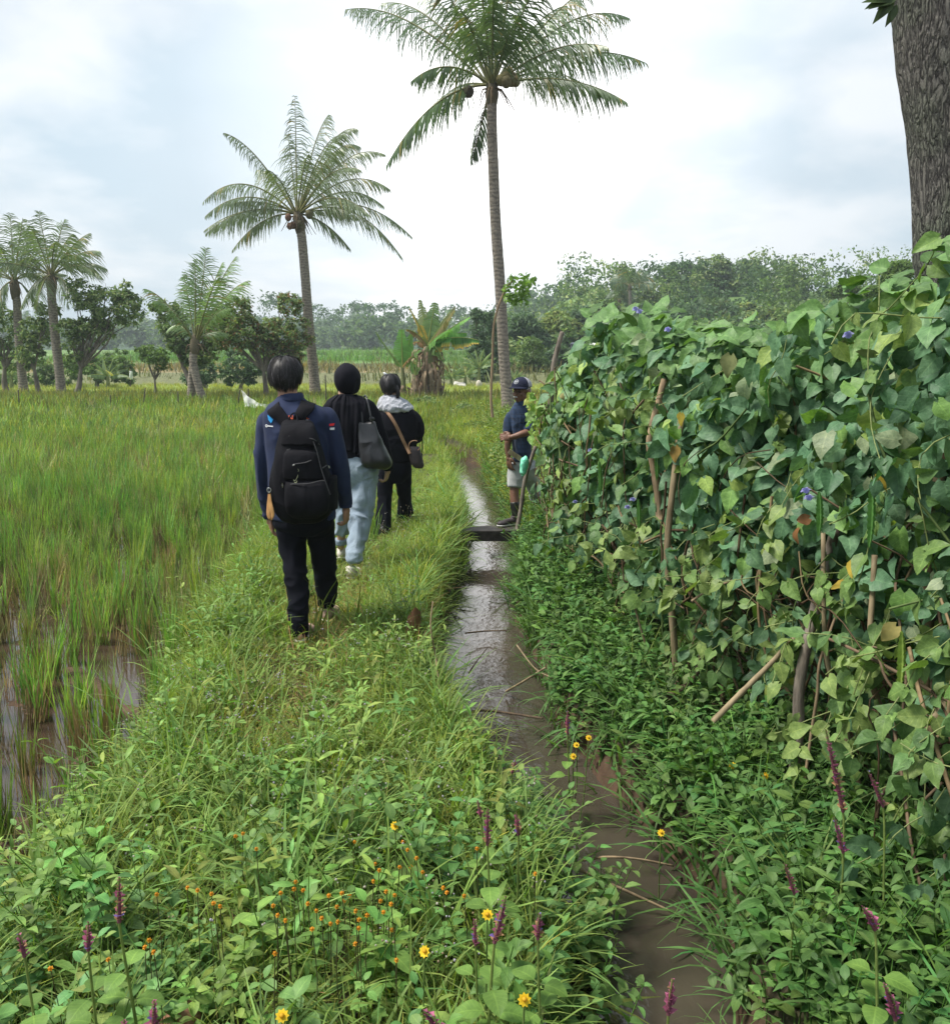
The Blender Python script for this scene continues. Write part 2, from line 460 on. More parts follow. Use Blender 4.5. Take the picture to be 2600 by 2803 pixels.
def ground_col(X, Y, Z):
    mud = np.array([0.085, 0.052, 0.033]); litter = np.array([0.055, 0.05, 0.025])
    k = sstep(-0.2, -0.04, Z)[..., None]
    c = mud * (1 - k) + litter * k
    f = sstep(12, 24, Y)[..., None] * (X < pad_edge(np.minimum(Y, 27)) - 0.3)[..., None]
    c = c * (1 - f) + np.array([0.085, 0.13, 0.04]) * f
    def band(a, b, e, colr):
        nonlocal c
        q = (sstep(a - e, a + e, Y) * (1 - sstep(b - e, b + e, Y)))[..., None]
        c = c * (1 - q) + np.array(colr) * q
    band(24, 34, 1.5, (0.10, 0.15, 0.045))
    band(34, 50, 1.0, (0.23, 0.31, 0.07))
    band(50, 55, .5, (0.14, 0.15, 0.07))
    band(55, 70, .8, (0.22, 0.18, 0.09))
    band(70, 73, .5, (0.10, 0.12, 0.05))
    band(73, 92, .8, (0.13, 0.24, 0.06))
    band(92, 96, .5, (0.10, 0.12, 0.06))
    band(96, 120, .8, (0.16, 0.27, 0.08))
    band(120, 190, 1, (0.12, 0.2, 0.06))
    band(190, 3000, 5, (0.05, 0.09, 0.045))
    q = (sstep(56, 62, Y) * sstep(-6, 0, X))[..., None]
    c = c * (1 - q) + np.array([0.12, 0.2, 0.06]) * q
    return c
ny, nx = GX.shape
idx = np.arange(ny * nx).reshape(ny, nx)
Qg = np.stack([idx[:-1, :-1], idx[:-1, 1:], idx[1:, 1:], idx[1:, :-1]], -1).reshape(-1, 4)
gcol = ground_col(GX, GY, GZ).reshape(-1, 3)
tag(mesh_np('ground', np.stack([GX, GY, GZ], -1).reshape(-1, 3), Qg, MAT['ground'], col=gcol), kind='structure')
# water sheets
def strip_sheet(name, ys, xl, xr, z, mat):
    V = []; Q = []
    for i, y in enumerate(ys): V += [(xl[i], y, z), (xr[i], y, z)]
    for i in range(len(ys) - 1): Q.append((2 * i, 2 * i + 1, 2 * i + 3, 2 * i + 2))
    return tag(mesh_np(name, V, Q, mat), kind='structure')
yy = np.arange(0.4, 17.5, 0.2)
strip_sheet('stream_water', yy, s_left(yy) - 0.28, s_right(yy) + 0.28, -0.28, MAT['water'])
yy = np.arange(0.4, 27, 0.5)
strip_sheet('paddy_water', yy, np.full(len(yy), -30.0), pad_edge(yy) + 0.12, -0.315, MAT['paddy_water'])
strip_sheet('far_paddy_water', yy[yy < 22], hedge_x(yy[yy < 22]) + 0.9, np.full((yy < 22).sum(), 14.0), -0.31, MAT['paddy_water'])
# ------------------------------------------------------------------ ground vegetation
def in_view(X, Y, m=0.8):
    return (np.abs(X) < 0.56 * Y + m)
def scatter(x0, x1, y0, y1, dens, cond=None, dfun=None):
    n = int((x1 - x0) * (y1 - y0) * dens)
    X, Y = R(x0, x1, n), R(y0, y1, n)
    k = in_view(X, Y)
    if dfun is not None: k &= R(0, 1, n) < dfun(X, Y)
    if cond is not None: k &= cond(X, Y)
    return X[k], Y[k]
def put(soup, tpls, X, Y, sc, col, cvar=0.18, tilt=0.25, z=None, huev=0.12, sink=0.0, smul=None):
    n = len(X)
    Z = (terrain(X, Y) if z is None else z) - sink
    pos = np.stack([X, Y, Z], -1)
    which = rng.integers(0, len(tpls), n)
    col = np.asarray(col, dtype=float)
    colr = (col if col.ndim == 2 else np.tile(col, (n, 1))) * (1 + rng.normal(0, cvar, n)).clip(0.5, 1.7)[:, None]
    colr = colr * (1 + rng.normal(0, huev, (n, 3)) * np.array([1, 0.3, 0.6])).clip(0.5, 1.6)
    scs = R(sc[0], sc[1], n)
    if smul is not None: scs = scs * smul
    Ms = np.einsum('kij,kjl->kil', rotz(R(0, 6.283, n)), rotx(rng.normal(0, tilt, n))) * scs[:, None, None]
    for i, t in enumerate(tpls):
        k = which == i
        soup.inst(t, pos[k], Ms[k], colr[k])
def patch(X, Y, s, seed=0.0):
    return 0.5 + 0.5 * wob(X + seed, Y + seed * 1.7, s)

G_LIGHT, G_MID, G_DARK, STRAW = (0.23, 0.34, 0.075), (0.15, 0.26, 0.065), (0.06, 0.145, 0.045), (0.32, 0.24, 0.12)
fine = [tuft(9, (0.10, 0.24), (0.0035, 0.007), (0.1, 0.7), (0.3, 1.2), 0.025, 3, s, ((1, 1, 1), (1.3, 1.1, .9), (0.8, .9, .8))) for s in range(8)]
broadg = [tuft(11, (0.16, 0.34), (0.008, 0.015), (0.1, 0.7), (0.7, 1.9), 0.02, 5, 20 + s) for s in range(7)]
bigg = [tuft(9, (0.32, 0.60), (0.011, 0.018), (0.05, 0.5), (0.7, 1.8), 0.02, 7, 40 + s) for s in range(5)]
straw = [tuft(6, (0.08, 0.22), (0.002, 0.004), (0.4, 1.4), (-0.3, 0.8), 0.04, 3, 60 + s) for s in range(4)]
herbs = [herb(R(3, 6).astype(int) if hasattr(R(3, 6), 'astype') else int(R(3, 6)), R(.12, .24), .055, .03, .3, 80 + s) for s in range(8)]
herbl = [herb(int(R(4, 8)), R(.2, .36), .068, .038, .3, 100 + s) for s in range(8)]
lanceh = [herb(int(R(5, 8)), R(.2, .36), .09, .022, .5, 120 + s, prof=lance, bend=0.9) for s in range(5)]
def rosette(nl, Ll, Lw, seed):
    r = np.random.default_rng(seed); s = Soup()
    for i in range(nl):
        b = leaf(Ll * r.uniform(.6, 1.1), Lw * r.uniform(.7, 1.1), 4, 2, obl, bend=r.uniform(.3, 1), fold=.2, a0=r.uniform(0, .9), seed=seed + i)
        s.add(*place(b, rotz(r.uniform(0, 6.28)), (r.normal(0, .02), r.normal(0, .02), r.uniform(0, .05)), (r.uniform(.8, 1.2),) * 3))
    return s.tpl()
creep = [rosette(7, .04, .022, 140 + s) for s in range(6)]

on_bank = lambda X, Y: (X > pad_edge(Y) - 0.12) & (X < s_left(Y) + 0.03) & (terrain(X, Y) > -0.2)
on_right = lambda X, Y: (X > s_right(Y) - 0.03) & (X < hedge_x(Y) + 0.9) & (terrain(X, Y) > -0.24)
near = lambda X, Y: np.clip(5.0 / Y, 0, 1) ** 0.8
path_x = lambda Y: np.interp(Y, [1, 3, 4.5, 6, 8, 12, 20], [-.75, -.85, -.98, -1.0, -.85, -.7, -.9])
low = lambda X, Y: 1 - .85 * np.exp(-((X - path_x(Y)) / .30) ** 2) * sstep(3.0, 4.2, Y)
g = Soup()
# base layer of fine grass + creeping leaves on the left bank
X, Y = scatter(-2.4, 0.6, 1.3, 14, 620, on_bank, near)
k_ = (Y > 3.4) | (R(0, 1, len(X)) < .45); X, Y = X[k_], Y[k_]; t = patch(X, Y, 2.0)[:, None]
put(g, fine, X, Y, (0.6, 1.15), np.array(G_LIGHT) * t + np.array(G_MID) * (1 - t), smul=.35 + .65 * low(X, Y))
X, Y = scatter(-2.4, 0.6, 5, 25, 300, on_bank, lambda X, Y: np.clip(8 / Y, 0, 1))
t = patch(X, Y, 1.2, 3)[:, None]
put(g, fine, X, Y, (0.7, 1.35), smul=.35 + .65 * low(X, Y), col= np.array((0.27, 0.36, 0.08)) * t + np.array(G_MID) * (1 - t))
X, Y = scatter(-2.2, 0.5, 1.4, 12, 230, on_bank, lambda X, Y: near(X, Y) * (.3 + .7 * patch(X, Y, 3, 5)) * low(X, Y))
put(g, broadg, X, Y, (0.6, 1.1), G_MID)
X, Y = scatter(-1.3, -.3, 3.3, 6.5, 260, on_bank, lambda X, Y: patch(X, Y, 4, 1))
put(g, straw, X, Y, (0.8, 1.5), (0.33, 0.22, 0.12))
X, Y = scatter(-2.2, 0.5, 1.6, 9, 130, on_bank, lambda X, Y: near(X, Y) * np.exp(-((X + .85) / .5) ** 2) * patch(X, Y, 4, 9))
put(g, straw, X, Y, (0.7, 1.3), (0.30, 0.24, 0.12))
X, Y = scatter(-2.3, 0.6, 2.2, 10, 24, on_bank, lambda X, Y: near(X, Y) * low(X, Y) ** 2)
put(g, bigg, X, Y, (0.55, 0.95), (0.13, 0.24, 0.06))
# tall drooping grass over both stream edges
for side in (0, 1):
    n = 330; Y = R(1.6, 14, n); X = (s_left(Y) - np.abs(rng.normal(0, .09, n))) if side == 0 else (s_right(Y) + np.abs(rng.normal(0, .1, n)))
    put(g, broadg, X, Y, (0.7, 1.35), G_MID if side == 0 else (0.075, 0.17, 0.05), tilt=0.5)
g.build('bank_grass', MAT['grass']); tag(bpy.data.objects['bank_grass'], 'short mixed green grass covering the bank and footpath', 'grass', kind='stuff')

# leafy weeds
w = Soup()
X, Y = scatter(-2.3, 0.6, 1.2, 11, 260, on_bank, lambda X, Y: near(X, Y) * (0.2 + 0.8 * patch(X, Y, 3.1, 2)))
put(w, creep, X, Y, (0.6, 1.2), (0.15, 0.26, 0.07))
X, Y = scatter(-2.3, 0.6, 1.2, 13, 130, on_bank, lambda X, Y: near(X, Y) * np.clip(0.1 + 1.5 * (patch(X, Y, 2.6, 7) - .45), 0, 1) * low(X, Y) ** 2)
put(w, herbs, X, Y, (0.7, 1.25), (0.13, 0.25, 0.065))
X, Y = scatter(-2.4, 0.62, 1.2, 3.7, 120, on_bank, lambda X, Y: np.clip((3.6 - Y) / 1.2, 0, 1) * (.2 + .8 * patch(X, Y, 3.3, 1)))
t = (patch(X, Y, 4.4, 6) > .5)[:, None]
put(w, herbl, X, Y, (0.6, 1.25), np.where(t, (0.12, 0.255, 0.06), (0.095, 0.21, 0.065)))
X, Y = scatter(-2.4, 0.6, 2, 6, 34, on_bank, lambda X, Y: low(X, Y) ** 2)
put(w, lanceh, X, Y, (0.7, 1.2), (0.14, 0.26, 0.065))
X, Y = scatter(-2.3, -1.3, 3, 9, 20, lambda X, Y: (X > pad_edge(Y) - .1) & (X < pad_edge(Y) + .5))
put(w, herbl, X, Y, (0.5, 0.9), (0.095, 0.22, 0.05))
n = 95; Y = R(1.9, 3.5, n); X = s_left(Y) + R(-.12, .10, n)
put(w, herbl, X, Y, (0.7, 1.15), (0.10, 0.22, 0.065), tilt=.55, z=np.full(n, -.25))
w.build('bank_weeds', MAT['leaf']); tag(bpy.data.objects['bank_weeds'], 'low leafy green weeds over the bank in front and beside the path', 'weeds', kind='stuff')

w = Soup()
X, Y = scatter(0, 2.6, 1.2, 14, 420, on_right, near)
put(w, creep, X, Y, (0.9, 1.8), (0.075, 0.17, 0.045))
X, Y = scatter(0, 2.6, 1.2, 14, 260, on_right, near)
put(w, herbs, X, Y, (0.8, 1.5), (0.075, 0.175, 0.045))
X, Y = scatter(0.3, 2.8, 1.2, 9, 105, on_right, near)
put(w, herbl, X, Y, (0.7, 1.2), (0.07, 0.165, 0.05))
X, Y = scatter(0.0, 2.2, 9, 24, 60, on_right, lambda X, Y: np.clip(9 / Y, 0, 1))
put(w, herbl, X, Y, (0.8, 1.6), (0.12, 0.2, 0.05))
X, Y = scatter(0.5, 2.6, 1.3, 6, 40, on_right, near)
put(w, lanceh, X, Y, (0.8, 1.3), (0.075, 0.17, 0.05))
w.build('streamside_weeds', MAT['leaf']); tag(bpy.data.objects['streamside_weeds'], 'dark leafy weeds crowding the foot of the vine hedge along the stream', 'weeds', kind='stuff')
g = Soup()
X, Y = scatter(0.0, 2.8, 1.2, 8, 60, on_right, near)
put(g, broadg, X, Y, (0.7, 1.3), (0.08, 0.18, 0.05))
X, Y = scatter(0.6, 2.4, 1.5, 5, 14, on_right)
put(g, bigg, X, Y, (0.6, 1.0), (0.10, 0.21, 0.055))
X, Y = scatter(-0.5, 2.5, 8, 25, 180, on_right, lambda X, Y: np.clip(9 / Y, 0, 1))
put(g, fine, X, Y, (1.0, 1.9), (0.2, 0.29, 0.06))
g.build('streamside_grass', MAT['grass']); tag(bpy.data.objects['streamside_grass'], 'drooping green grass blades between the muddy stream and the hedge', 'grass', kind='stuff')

# the rice paddy: green regrowth and brown stubble in clumps
riceg = [tuft(30, (0.24, 0.48), (0.007, 0.013), (0.0, 0.24), (0.0, 0.4), 0.022, 4, 200 + s, ((1, 1, 1), (0.8, .92, 1), (1.15, 1.1, .9))) for s in range(8)]
rices = [tuft(34, (0.14, 0.30), (0.005, 0.009), (0.0, 0.22), (-0.05, 0.2), 0.028, 2, 230 + s, ((1, 1, 1), (0.7, .65, .6), (1.2, 1.1, 1))) for s in range(6)]
riceL = [tuft(13, (0.26, 0.50), (0.012, 0.02), (0.0, 0.38), (0.0, 0.6), 0.07, 2, 260 + s, ((1, 1, 1), (0.85, .95, 1), (1.35, 1.1, .9))) for s in range(6)]
riceX = [tuft(9, (0.22, 0.42), (0.03, 0.05), (0.0, 0.45), (0.0, 0.6), 0.16, 2, 280 + s, ((1, 1, 1), (0.85, .95, 1), (1.35, 1.1, .9))) for s in range(6)]
in_pad = lambda X, Y: X < pad_edge(Y) - 0.02 - 0.1 * patch(X, Y, 3)
g, st = Soup(), Soup()
def rice_cols(X, Y):
    t = patch(X, Y, .9, 4)[:, None]; u = (R(0, 1, len(X)) < .2)[:, None]
    c = np.array((0.115, 0.25, 0.06)) * (1 - t) + np.array((0.19, 0.32, 0.085)) * t
    return np.where(u, c * np.array([1.15, 1.05, 1.0]), c)
gxs, gys = np.meshgrid(np.arange(-8, -1.2, 0.215), np.arange(1.6, 12.5, 0.215))
X = (gxs + rng.normal(0, .035, gxs.shape)).ravel(); Y = (gys + rng.normal(0, .035, gys.shape)).ravel()
k = in_view(X, Y) & in_pad(X, Y) & (R(0, 1, len(X)) < 0.9) & ~((patch(X, Y, 1.9, 3) < .31) & (Y < 7.5) & (R(0, 1, len(X)) < .85)); X, Y = X[k], Y[k]
green = R(0, 1, len(X)) < (0.42 + 0.45 * patch(X, Y, 1.3, 8) + 0.28 * sstep(6, 10, Y))
put(g, riceg, X[green], Y[green], (0.8, 1.2), rice_cols(X[green], Y[green]), tilt=0.08)
put(st, rices, X, Y, (0.85, 1.4), (0.27, 0.235, 0.12), cvar=.4, tilt=0.12)
X, Y = scatter(-9, -1.3, 5.5, 13, 60, in_pad, lambda X, Y: patch(X, Y, 1.7, 9) * sstep(5.5, 8, Y))
put(g, fine, X, Y, (0.9, 1.5), (0.19, 0.31, 0.07))
X, Y = scatter(-16, -1.5, 11.5, 20, 24, in_pad)
put(g, riceL, X, Y, (0.75, 1.1), rice_cols(X, Y), tilt=0.1)
X, Y = scatter(-16, -1.5, 11.5, 20, 5, in_pad)
put(st, rices, X, Y, (0.9, 1.3), (0.3, 0.22, 0.12), cvar=.3)
X, Y = scatter(-22, -1.5, 9, 28, 9, in_pad, lambda X, Y: np.clip(1.8 * patch(X, Y, .8, 2) - .7, 0, 1))
put(st, riceL, X, Y, (0.8, 1.1), (0.33, 0.33, 0.16), cvar=.3)
X, Y = scatter(-24, -1.5, 19, 29.5, 17, lambda X, Y: X < pad_edge(np.minimum(Y, 27)) + .2)
put(g, riceX, X, Y, (0.85, 1.2), rice_cols(X, Y) * np.array([1.15, 1.05, 1.05]), tilt=0.1)
X, Y = scatter(-24, 3, 28, 35, 18)
put(g, riceX, X, Y, (0.6, 1.2), (0.15, 0.2, 0.06), tilt=0.1)
X, Y = scatter(-28, 14, 34.5, 50, 10)
put(g, riceX, X, Y, (0.4, 0.65), (0.25, 0.32, 0.08), tilt=0.1, cvar=.08, huev=.05)
X, Y = scatter(-40, 12, 50, 125, 1.6)
k_ = R(0, 1, len(X)) < .5; X, Y = X[k_], Y[k_]
put(g, riceX, X, Y, (1.2, 2.4), ground_col(X, Y, terrain(X, Y)) * np.array([.8, 1, 1]), tilt=0.2, cvar=.25, huev=.04)
X, Y = scatter(-4, 2.6, 14.5, 21, 60, lambda X, Y: (~in_pad(X, Y)) & ((Y > 15.8) | (X < s_left(Y) - .1) | (X > s_right(Y) + .1)))
put(g, riceX, X, Y, (0.3, 0.6), (0.17, 0.27, 0.065), tilt=0.2, z=terrain(X, Y).clip(-.3, 1))
X, Y = scatter(-5, 2.6, 20, 29, 34, lambda X, Y: ~in_pad(X, Y))
put(g, riceX, X, Y, (0.5, 1.0), (0.16, 0.24, 0.055), tilt=0.1)
g.build('rice_plants', MAT['grass']); tag(bpy.data.objects['rice_plants'], 'green regrown rice shoots filling the flooded paddy', 'rice', kind='stuff')
st.build('rice_stubble', MAT['dry']); tag(bpy.data.objects['rice_stubble'], 'brown cut rice stubble standing in the muddy paddy water', 'stubble', kind='stuff')

# ------------------------------------------------------------------ the vine hedge on its stakes
def hedge_top(Y):
    return np.interp(Y, [1.8, 2.85, 3.2, 3.45, 3.7, 3.95, 4.5, 5.2, 5.6, 6.0, 6.25, 6.6, 7.2, 7.8, 8.4], [1.97, 1.97, 1.94, 1.87, 1.77, 1.71, 1.74, 1.79, 1.84, 1.92, 1.80, 1.66, 1.60, 1.48, 1.2])
hedge = empty('vine_hedge', (1.2, 4.5, 0), 'tall winged-bean vine hedge of big drooping leaves beside the muddy stream', 'hedge')
hl = [leaf(0.135, 0.115, 6, 4, heart, bend=b, fold=f, wave=wv, cord=0.16, a0=0.15, seed=300 + i) for i, (b, f, wv) in enumerate([(0.5, .25, .03), (0.9, .1, .04), (0.3, .45, .03), (1.3, .2, .05), (0.7, -.15, .04), (0.2, .2, .05)])]
def hedge_layer(n, ymin, ymax, depth0, depth1, z0f, size, dark=0.0, spread=0.5):
    Y = ymin + (ymax - ymin) * R(0, 1, n) ** 1.0
    zt = hedge_top(Y) + 0.03 * np.sin(Y * 9) + 0.03 * np.sin(Y * 23 + 1)
    u = R(0, 1, n)
    z0 = z0f(Y)
    Z = z0 + (zt - z0) * u
    bulge = 0.12 * np.sin(np.pi * np.clip(u, 0, 1)) + 0.10 * wob(Y * 2, Z * 3, 2.0) + 0.06 * wob(Y * 3, Z * 5, 3.0)
    # far end of the hedge is rounded off
    X = hedge_x(Y) + 0.05 - bulge + R(depth0, depth1, n) + 0.0 * Y
    hole = (wob(Y * 2.2 + 5, Z * 2.6 + 1, 2.6) + .5 * wob(Y * 6, Z * 7, 2.5)) > .42 + .5 * dark
    k = ~hole | (R(0, 1, n) < .15)
    return X[k], Y[k], Z[k], u[k]
def leaves_on(soup, X, Y, Z, size, col, up=0.0):
    n = len(X)
    nrm = np.stack([-0.75 + rng.normal(0, .62, n), -0.6 + rng.normal(0, .62, n), 0.45 + up + rng.normal(0, .5, n)], -1)
    nrm /= np.linalg.norm(nrm, axis=1, keepdims=True)
    t = np.stack([rng.normal(0, .6, n) - .25, rng.normal(0, .6, n) - .2, -0.75 + up * 1.3 + rng.normal(0, .5, n)], -1)
    t -= nrm * np.sum(t * nrm, axis=1, keepdims=True)
    sc = (size[0] + (size[1] - size[0]) * R(0, 1, n) ** .8) * np.interp(Y, [2.5, 4], [.76, .86])
    Ms = frames(t, nrm, sc)
    which = rng.integers(0, len(hl), n)
    P_ = np.stack([X, Y, Z], -1)
    for i, tp in enumerate(hl):
        k = which == i
        soup.inst(tp, P_[k], Ms[k], col[k])
def hedge_cols(n, Y, Z, u):
    base = np.array([(0.07, 0.165, 0.085), (0.095, 0.20, 0.11), (0.05, 0.13, 0.065), (0.11, 0.23, 0.06), (0.17, 0.27, 0.07), (0.17, 0.24, 0.14)])
    p = np.array([.32, .25, .2, .11, .05, .07]); p = p / p.sum()
    c = base[rng.choice(len(base), n, p=p)]
    top = sstep(.75, 1.0, u)[:, None]
    lt = (R(0, 1, n) < .5)[:, None] * top
    c = c * (1 - lt) + np.array((0.10, 0.20, 0.065)) * lt
    far = (sstep(5.8, 7.5, Y) * (R(0, 1, n) < .6))[:, None]
    c = c * (1 - far) + np.array((0.13, 0.25, 0.07)) * far
    return c * (1 + rng.normal(0, .14, n)).clip(.6, 1.5)[:, None]
hs = Soup()
z_low = lambda Y: np.interp(Y, [1.8, 3.4, 4.5, 6, 8], [0.55, 0.6, 0.5, .3, .2]) + 0.22 * np.sin(Y * 5)
for (n, ymin, ymax, d0, d1, zf, sz) in [
        (3300, 1.9, 7.8, -0.12, 0.10, z_low, (0.45, 1.1)),
        (2900, 1.9, 7.8, 0.05, 0.32, z_low, (0.5, 1.0)),
        (1700, 1.9, 7.8, 0.3, 0.6, lambda Y: z_low(Y) + .15, (0.7, 1.2)),
        (420, 1.8, 7.0, -0.1, 0.3, lambda Y: 0.2 + 0 * Y, (0.5, 1.0))]:
    X, Y, Z, u = hedge_layer(int(n * 1.6), ymin, ymax, d0, d1, zf, sz, dark=(0 if d0 < .2 else .6))
    leaves_on(hs, X, Y, Z, sz, hedge_cols(len(X), Y, Z, u))
# upright young leaves along the top
n = 520
Y = R(1.9, 7.6, n); X = hedge_x(Y) + R(-.1, .5, n); Z = hedge_top(Y) + R(-.06, .07, n) + 0.05 * (wob(Y, Y, 4) > .2)
cc = np.tile(np.array((0.085, 0.18, 0.06)), (n, 1)) * (1 + rng.normal(0, .2, n)).clip(.5, 1.5)[:, None]
leaves_on(hs, X, Y, Z, (0.6, 1.15), cc, up=1.0)
# rounded far end of the hedge, smaller yellower leaves
n = 800
a = R(0, 6.283, n); rr = 0.36 * np.sqrt(R(.3, 1, n)); Z = R(.35, 1.62, n)
X = 0.97 + rr * np.cos(a) * (0.6 + .5 * np.sin(np.pi * Z / 1.7)); Y = 7.8 + rr * np.sin(a)
k = (X > 0.69) & (Z < 1.60 - .5 * (X < .8)); X, Y, Z = X[k], Y[k], Z[k]
cc = np.array([(0.14, 0.27, 0.06), (0.2, 0.3, 0.07), (0.1, 0.2, 0.07)])[rng.integers(0, 3, len(X))]
leaves_on(hs, X, Y, Z, (0.45, 0.85), cc)
# trailing shoots with trefoil leaves hanging out in front and low down
for i in range(175):
    y = R(1.9, 6.9) if i < 110 else R(1.9, 4.4); x = float(hedge_x(y)) - R(.05, .22); z = R(.25, 1.0) * float(hedge_top(y)) if i < 110 else R(.35, .95)
    pts = [(x, y, z)]; dd = np.array([-R(.1, .6), R(-.6, .6), R(-.9, .3)])
    for k in range(4):
        dd = dd + rng.normal(0, .3, 3) + [0, 0, -.15]; dd /= np.linalg.norm(dd); q = np.array(pts[-1]) + dd * R(.06, .11); q[2] = max(q[2], .12); pts.append(tuple(q))
    hs.add(*tube_np(smooth_path(pts, 8), .0022, 4, (.16, .22, .08)))
    col_ = np.array([(.10, .21, .07), (.14, .26, .075), (.075, .17, .08), (.17, .27, .08)][int(R(0, 4))])
    for p_ in pts[1:]:
        m_ = int(R(1, 3.9)); leaves_on(hs, np.full(m_, p_[0]) + R(-.02, .02, m_), np.full(m_, p_[1]) + R(-.03, .03, m_), np.full(m_, p_[2]), (.35, .85), np.tile(col_, (m_, 1)) * R(.55, .9, (m_, 1)))
# a loose spray in front of the old man's shoulder
px_ = [PX(R(1026, 1052), R(758, 850), R(7.5, 7.9)) for _ in range(46)]
leaves_on(hs, np.array([p.x for p in px_]), np.array([p.y for p in px_]), np.array([p.z for p in px_]), (.35, .8), np.array([(.17, .30, .07), (.13, .26, .06), (.26, .33, .08)])[rng.integers(0, 3, 46)])
hs.build('foliage', MAT['hedge_leaf'], hedge)
# stems inside the hedge
vs = Soup()
for i in range(760):
    y = R(1.9, 8.1); x = float(hedge_x(y)) + R(-.16, .4); zt = float(hedge_top(y))
    z = R(0, 0.9); pts = [(x, y, z)]
    L_ = R(.4, 1.2); d = np.array([rng.normal(0, .3), rng.normal(0, .5), 1.0 if R(0, 1) < .75 else rng.normal(0, .4)])
    for k in range(5):
        d = d + rng.normal(0, .35, 3); d /= np.linalg.norm(d); q = np.array(pts[-1]) + d * L_ / 5
        q[2] = min(max(q[2], 0.02), zt - .05); q[0] = max(q[0], float(hedge_x(q[1])) - .24)
        pts.append(tuple(q))
    c_ = [(0.09, 0.06, 0.035), (0.26, 0.19, 0.11), (0.10, 0.15, 0.05), (.17, .12, .08)][int(R(0, 4))]
    vs.add(*tube_np(smooth_path(pts, 14), R(.0025, .007), 4, c_))
vs.build('vine_stems', MAT['dry'], hedge)
# darker olive leaves in the depth of the hedge
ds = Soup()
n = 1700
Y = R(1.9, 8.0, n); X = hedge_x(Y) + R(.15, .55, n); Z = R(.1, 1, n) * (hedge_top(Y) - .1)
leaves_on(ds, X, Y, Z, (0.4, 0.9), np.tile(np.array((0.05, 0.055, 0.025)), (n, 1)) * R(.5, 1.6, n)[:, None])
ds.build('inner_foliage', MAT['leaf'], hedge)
# a few yellow and dead leaves, each its own part
for i, (x, y, c_, s_) in enumerate([(1700, 960, (.55, .42, .06), .9), (1552, 1055, (.30, .14, .05), 1.0), (1572, 1035, (.34, .17, .08), .8), (1660, 1120, (.5, .38, .05), .9), (1645, 1165, (.45, .33, .05), .8), (1325, 825, (.5, .40, .06), .8), (1312, 890, (.42, .28, .08), 1.0),
        (1420, 715, (.32, .36, .16), 1.3), (1700, 720, (.2, .3, .13), .9), (1505, 1350, (.28, .36, .08), .9), (1553, 1350, (.34, .38, .07), .8), (1080, 750, (.5, .46, .08), .7), (1093, 780, (.5, .46, .2), .7), (1740, 1250, (.34, .3, .1), 1.0), (1465, 1390, (.2, .34, .07), .9), (1400, 1440, (.16, .33, .06), 1.1)]):
    # depth: just in front of the hedge face along this line of sight
    best = None
    for yq in np.arange(1.9, 8.0, .03):
        p = PX(x, y, yq)
        if p.x < float(hedge_x(yq)) - 0.16 - 0.10 * math.sin(math.pi * min(1, max(0, p.z / 1.9))): best = p
    p = best or PX(x, y, 4)
    s1 = Soup(); leaves_on(s1, np.array([p.x]), np.array([p.y]), np.array([p.z + .05]), (s_ * .66, s_ * .68), np.array([c_]) * .62)
    s1.build('dry_leaf' if c_[0] > .25 and c_[1] < .3 else 'yellow_leaf', MAT['dry'], hedge)
# ------------------------------------------------------------------ palms
def palm_bark(name, c1, c2):
    m, nt, o = new_mat(name)
    geo = N(nt, 'ShaderNodeNewGeometry'); sp = N(nt, 'ShaderNodeSeparateXYZ'); L(nt, geo.outputs['Position'], sp.inputs[0])
    n0 = noise_n(nt, geo.outputs['Position'], 5.0, 4)
    wv = M(nt, 'SINE', M(nt, 'ADD', M(nt, 'MULTIPLY', sp.outputs[2], 62.0), M(nt, 'MULTIPLY', n0, 16.0)))
    n1 = noise_n(nt, geo.outputs['Position'], 14.0, 5, .7)
    f = M(nt, 'ADD', M(nt, 'MULTIPLY', wv, 0.10), n1)
    pb = N(nt, 'ShaderNodeBsdfPrincipled'); L(nt, ramp(nt, f, [(0.28, c2), (0.62, c1)]), pb.inputs['Base Color'])
    pb.inputs['Roughness'].default_value = 0.9
    bp = N(nt, 'ShaderNodeBump'); bp.inputs['Strength'].default_value = 0.8; bp.inputs['Distance'].default_value = 0.03
    L(nt, f, bp.inputs['Height']); L(nt, bp.outputs[0], pb.inputs['Normal']); L(nt, pb.outputs[0], o.inputs['Surface'])
    return m
MAT['palmbark'] = palm_bark('palm_bark', (0.27, 0.23, 0.185), (0.10, 0.085, 0.07))
def bez(a, b, c, n):
    t = np.linspace(0, 1, n)[:, None]
    return a * (1 - t) ** 2 + 2 * b * t * (1 - t) + c * t * t
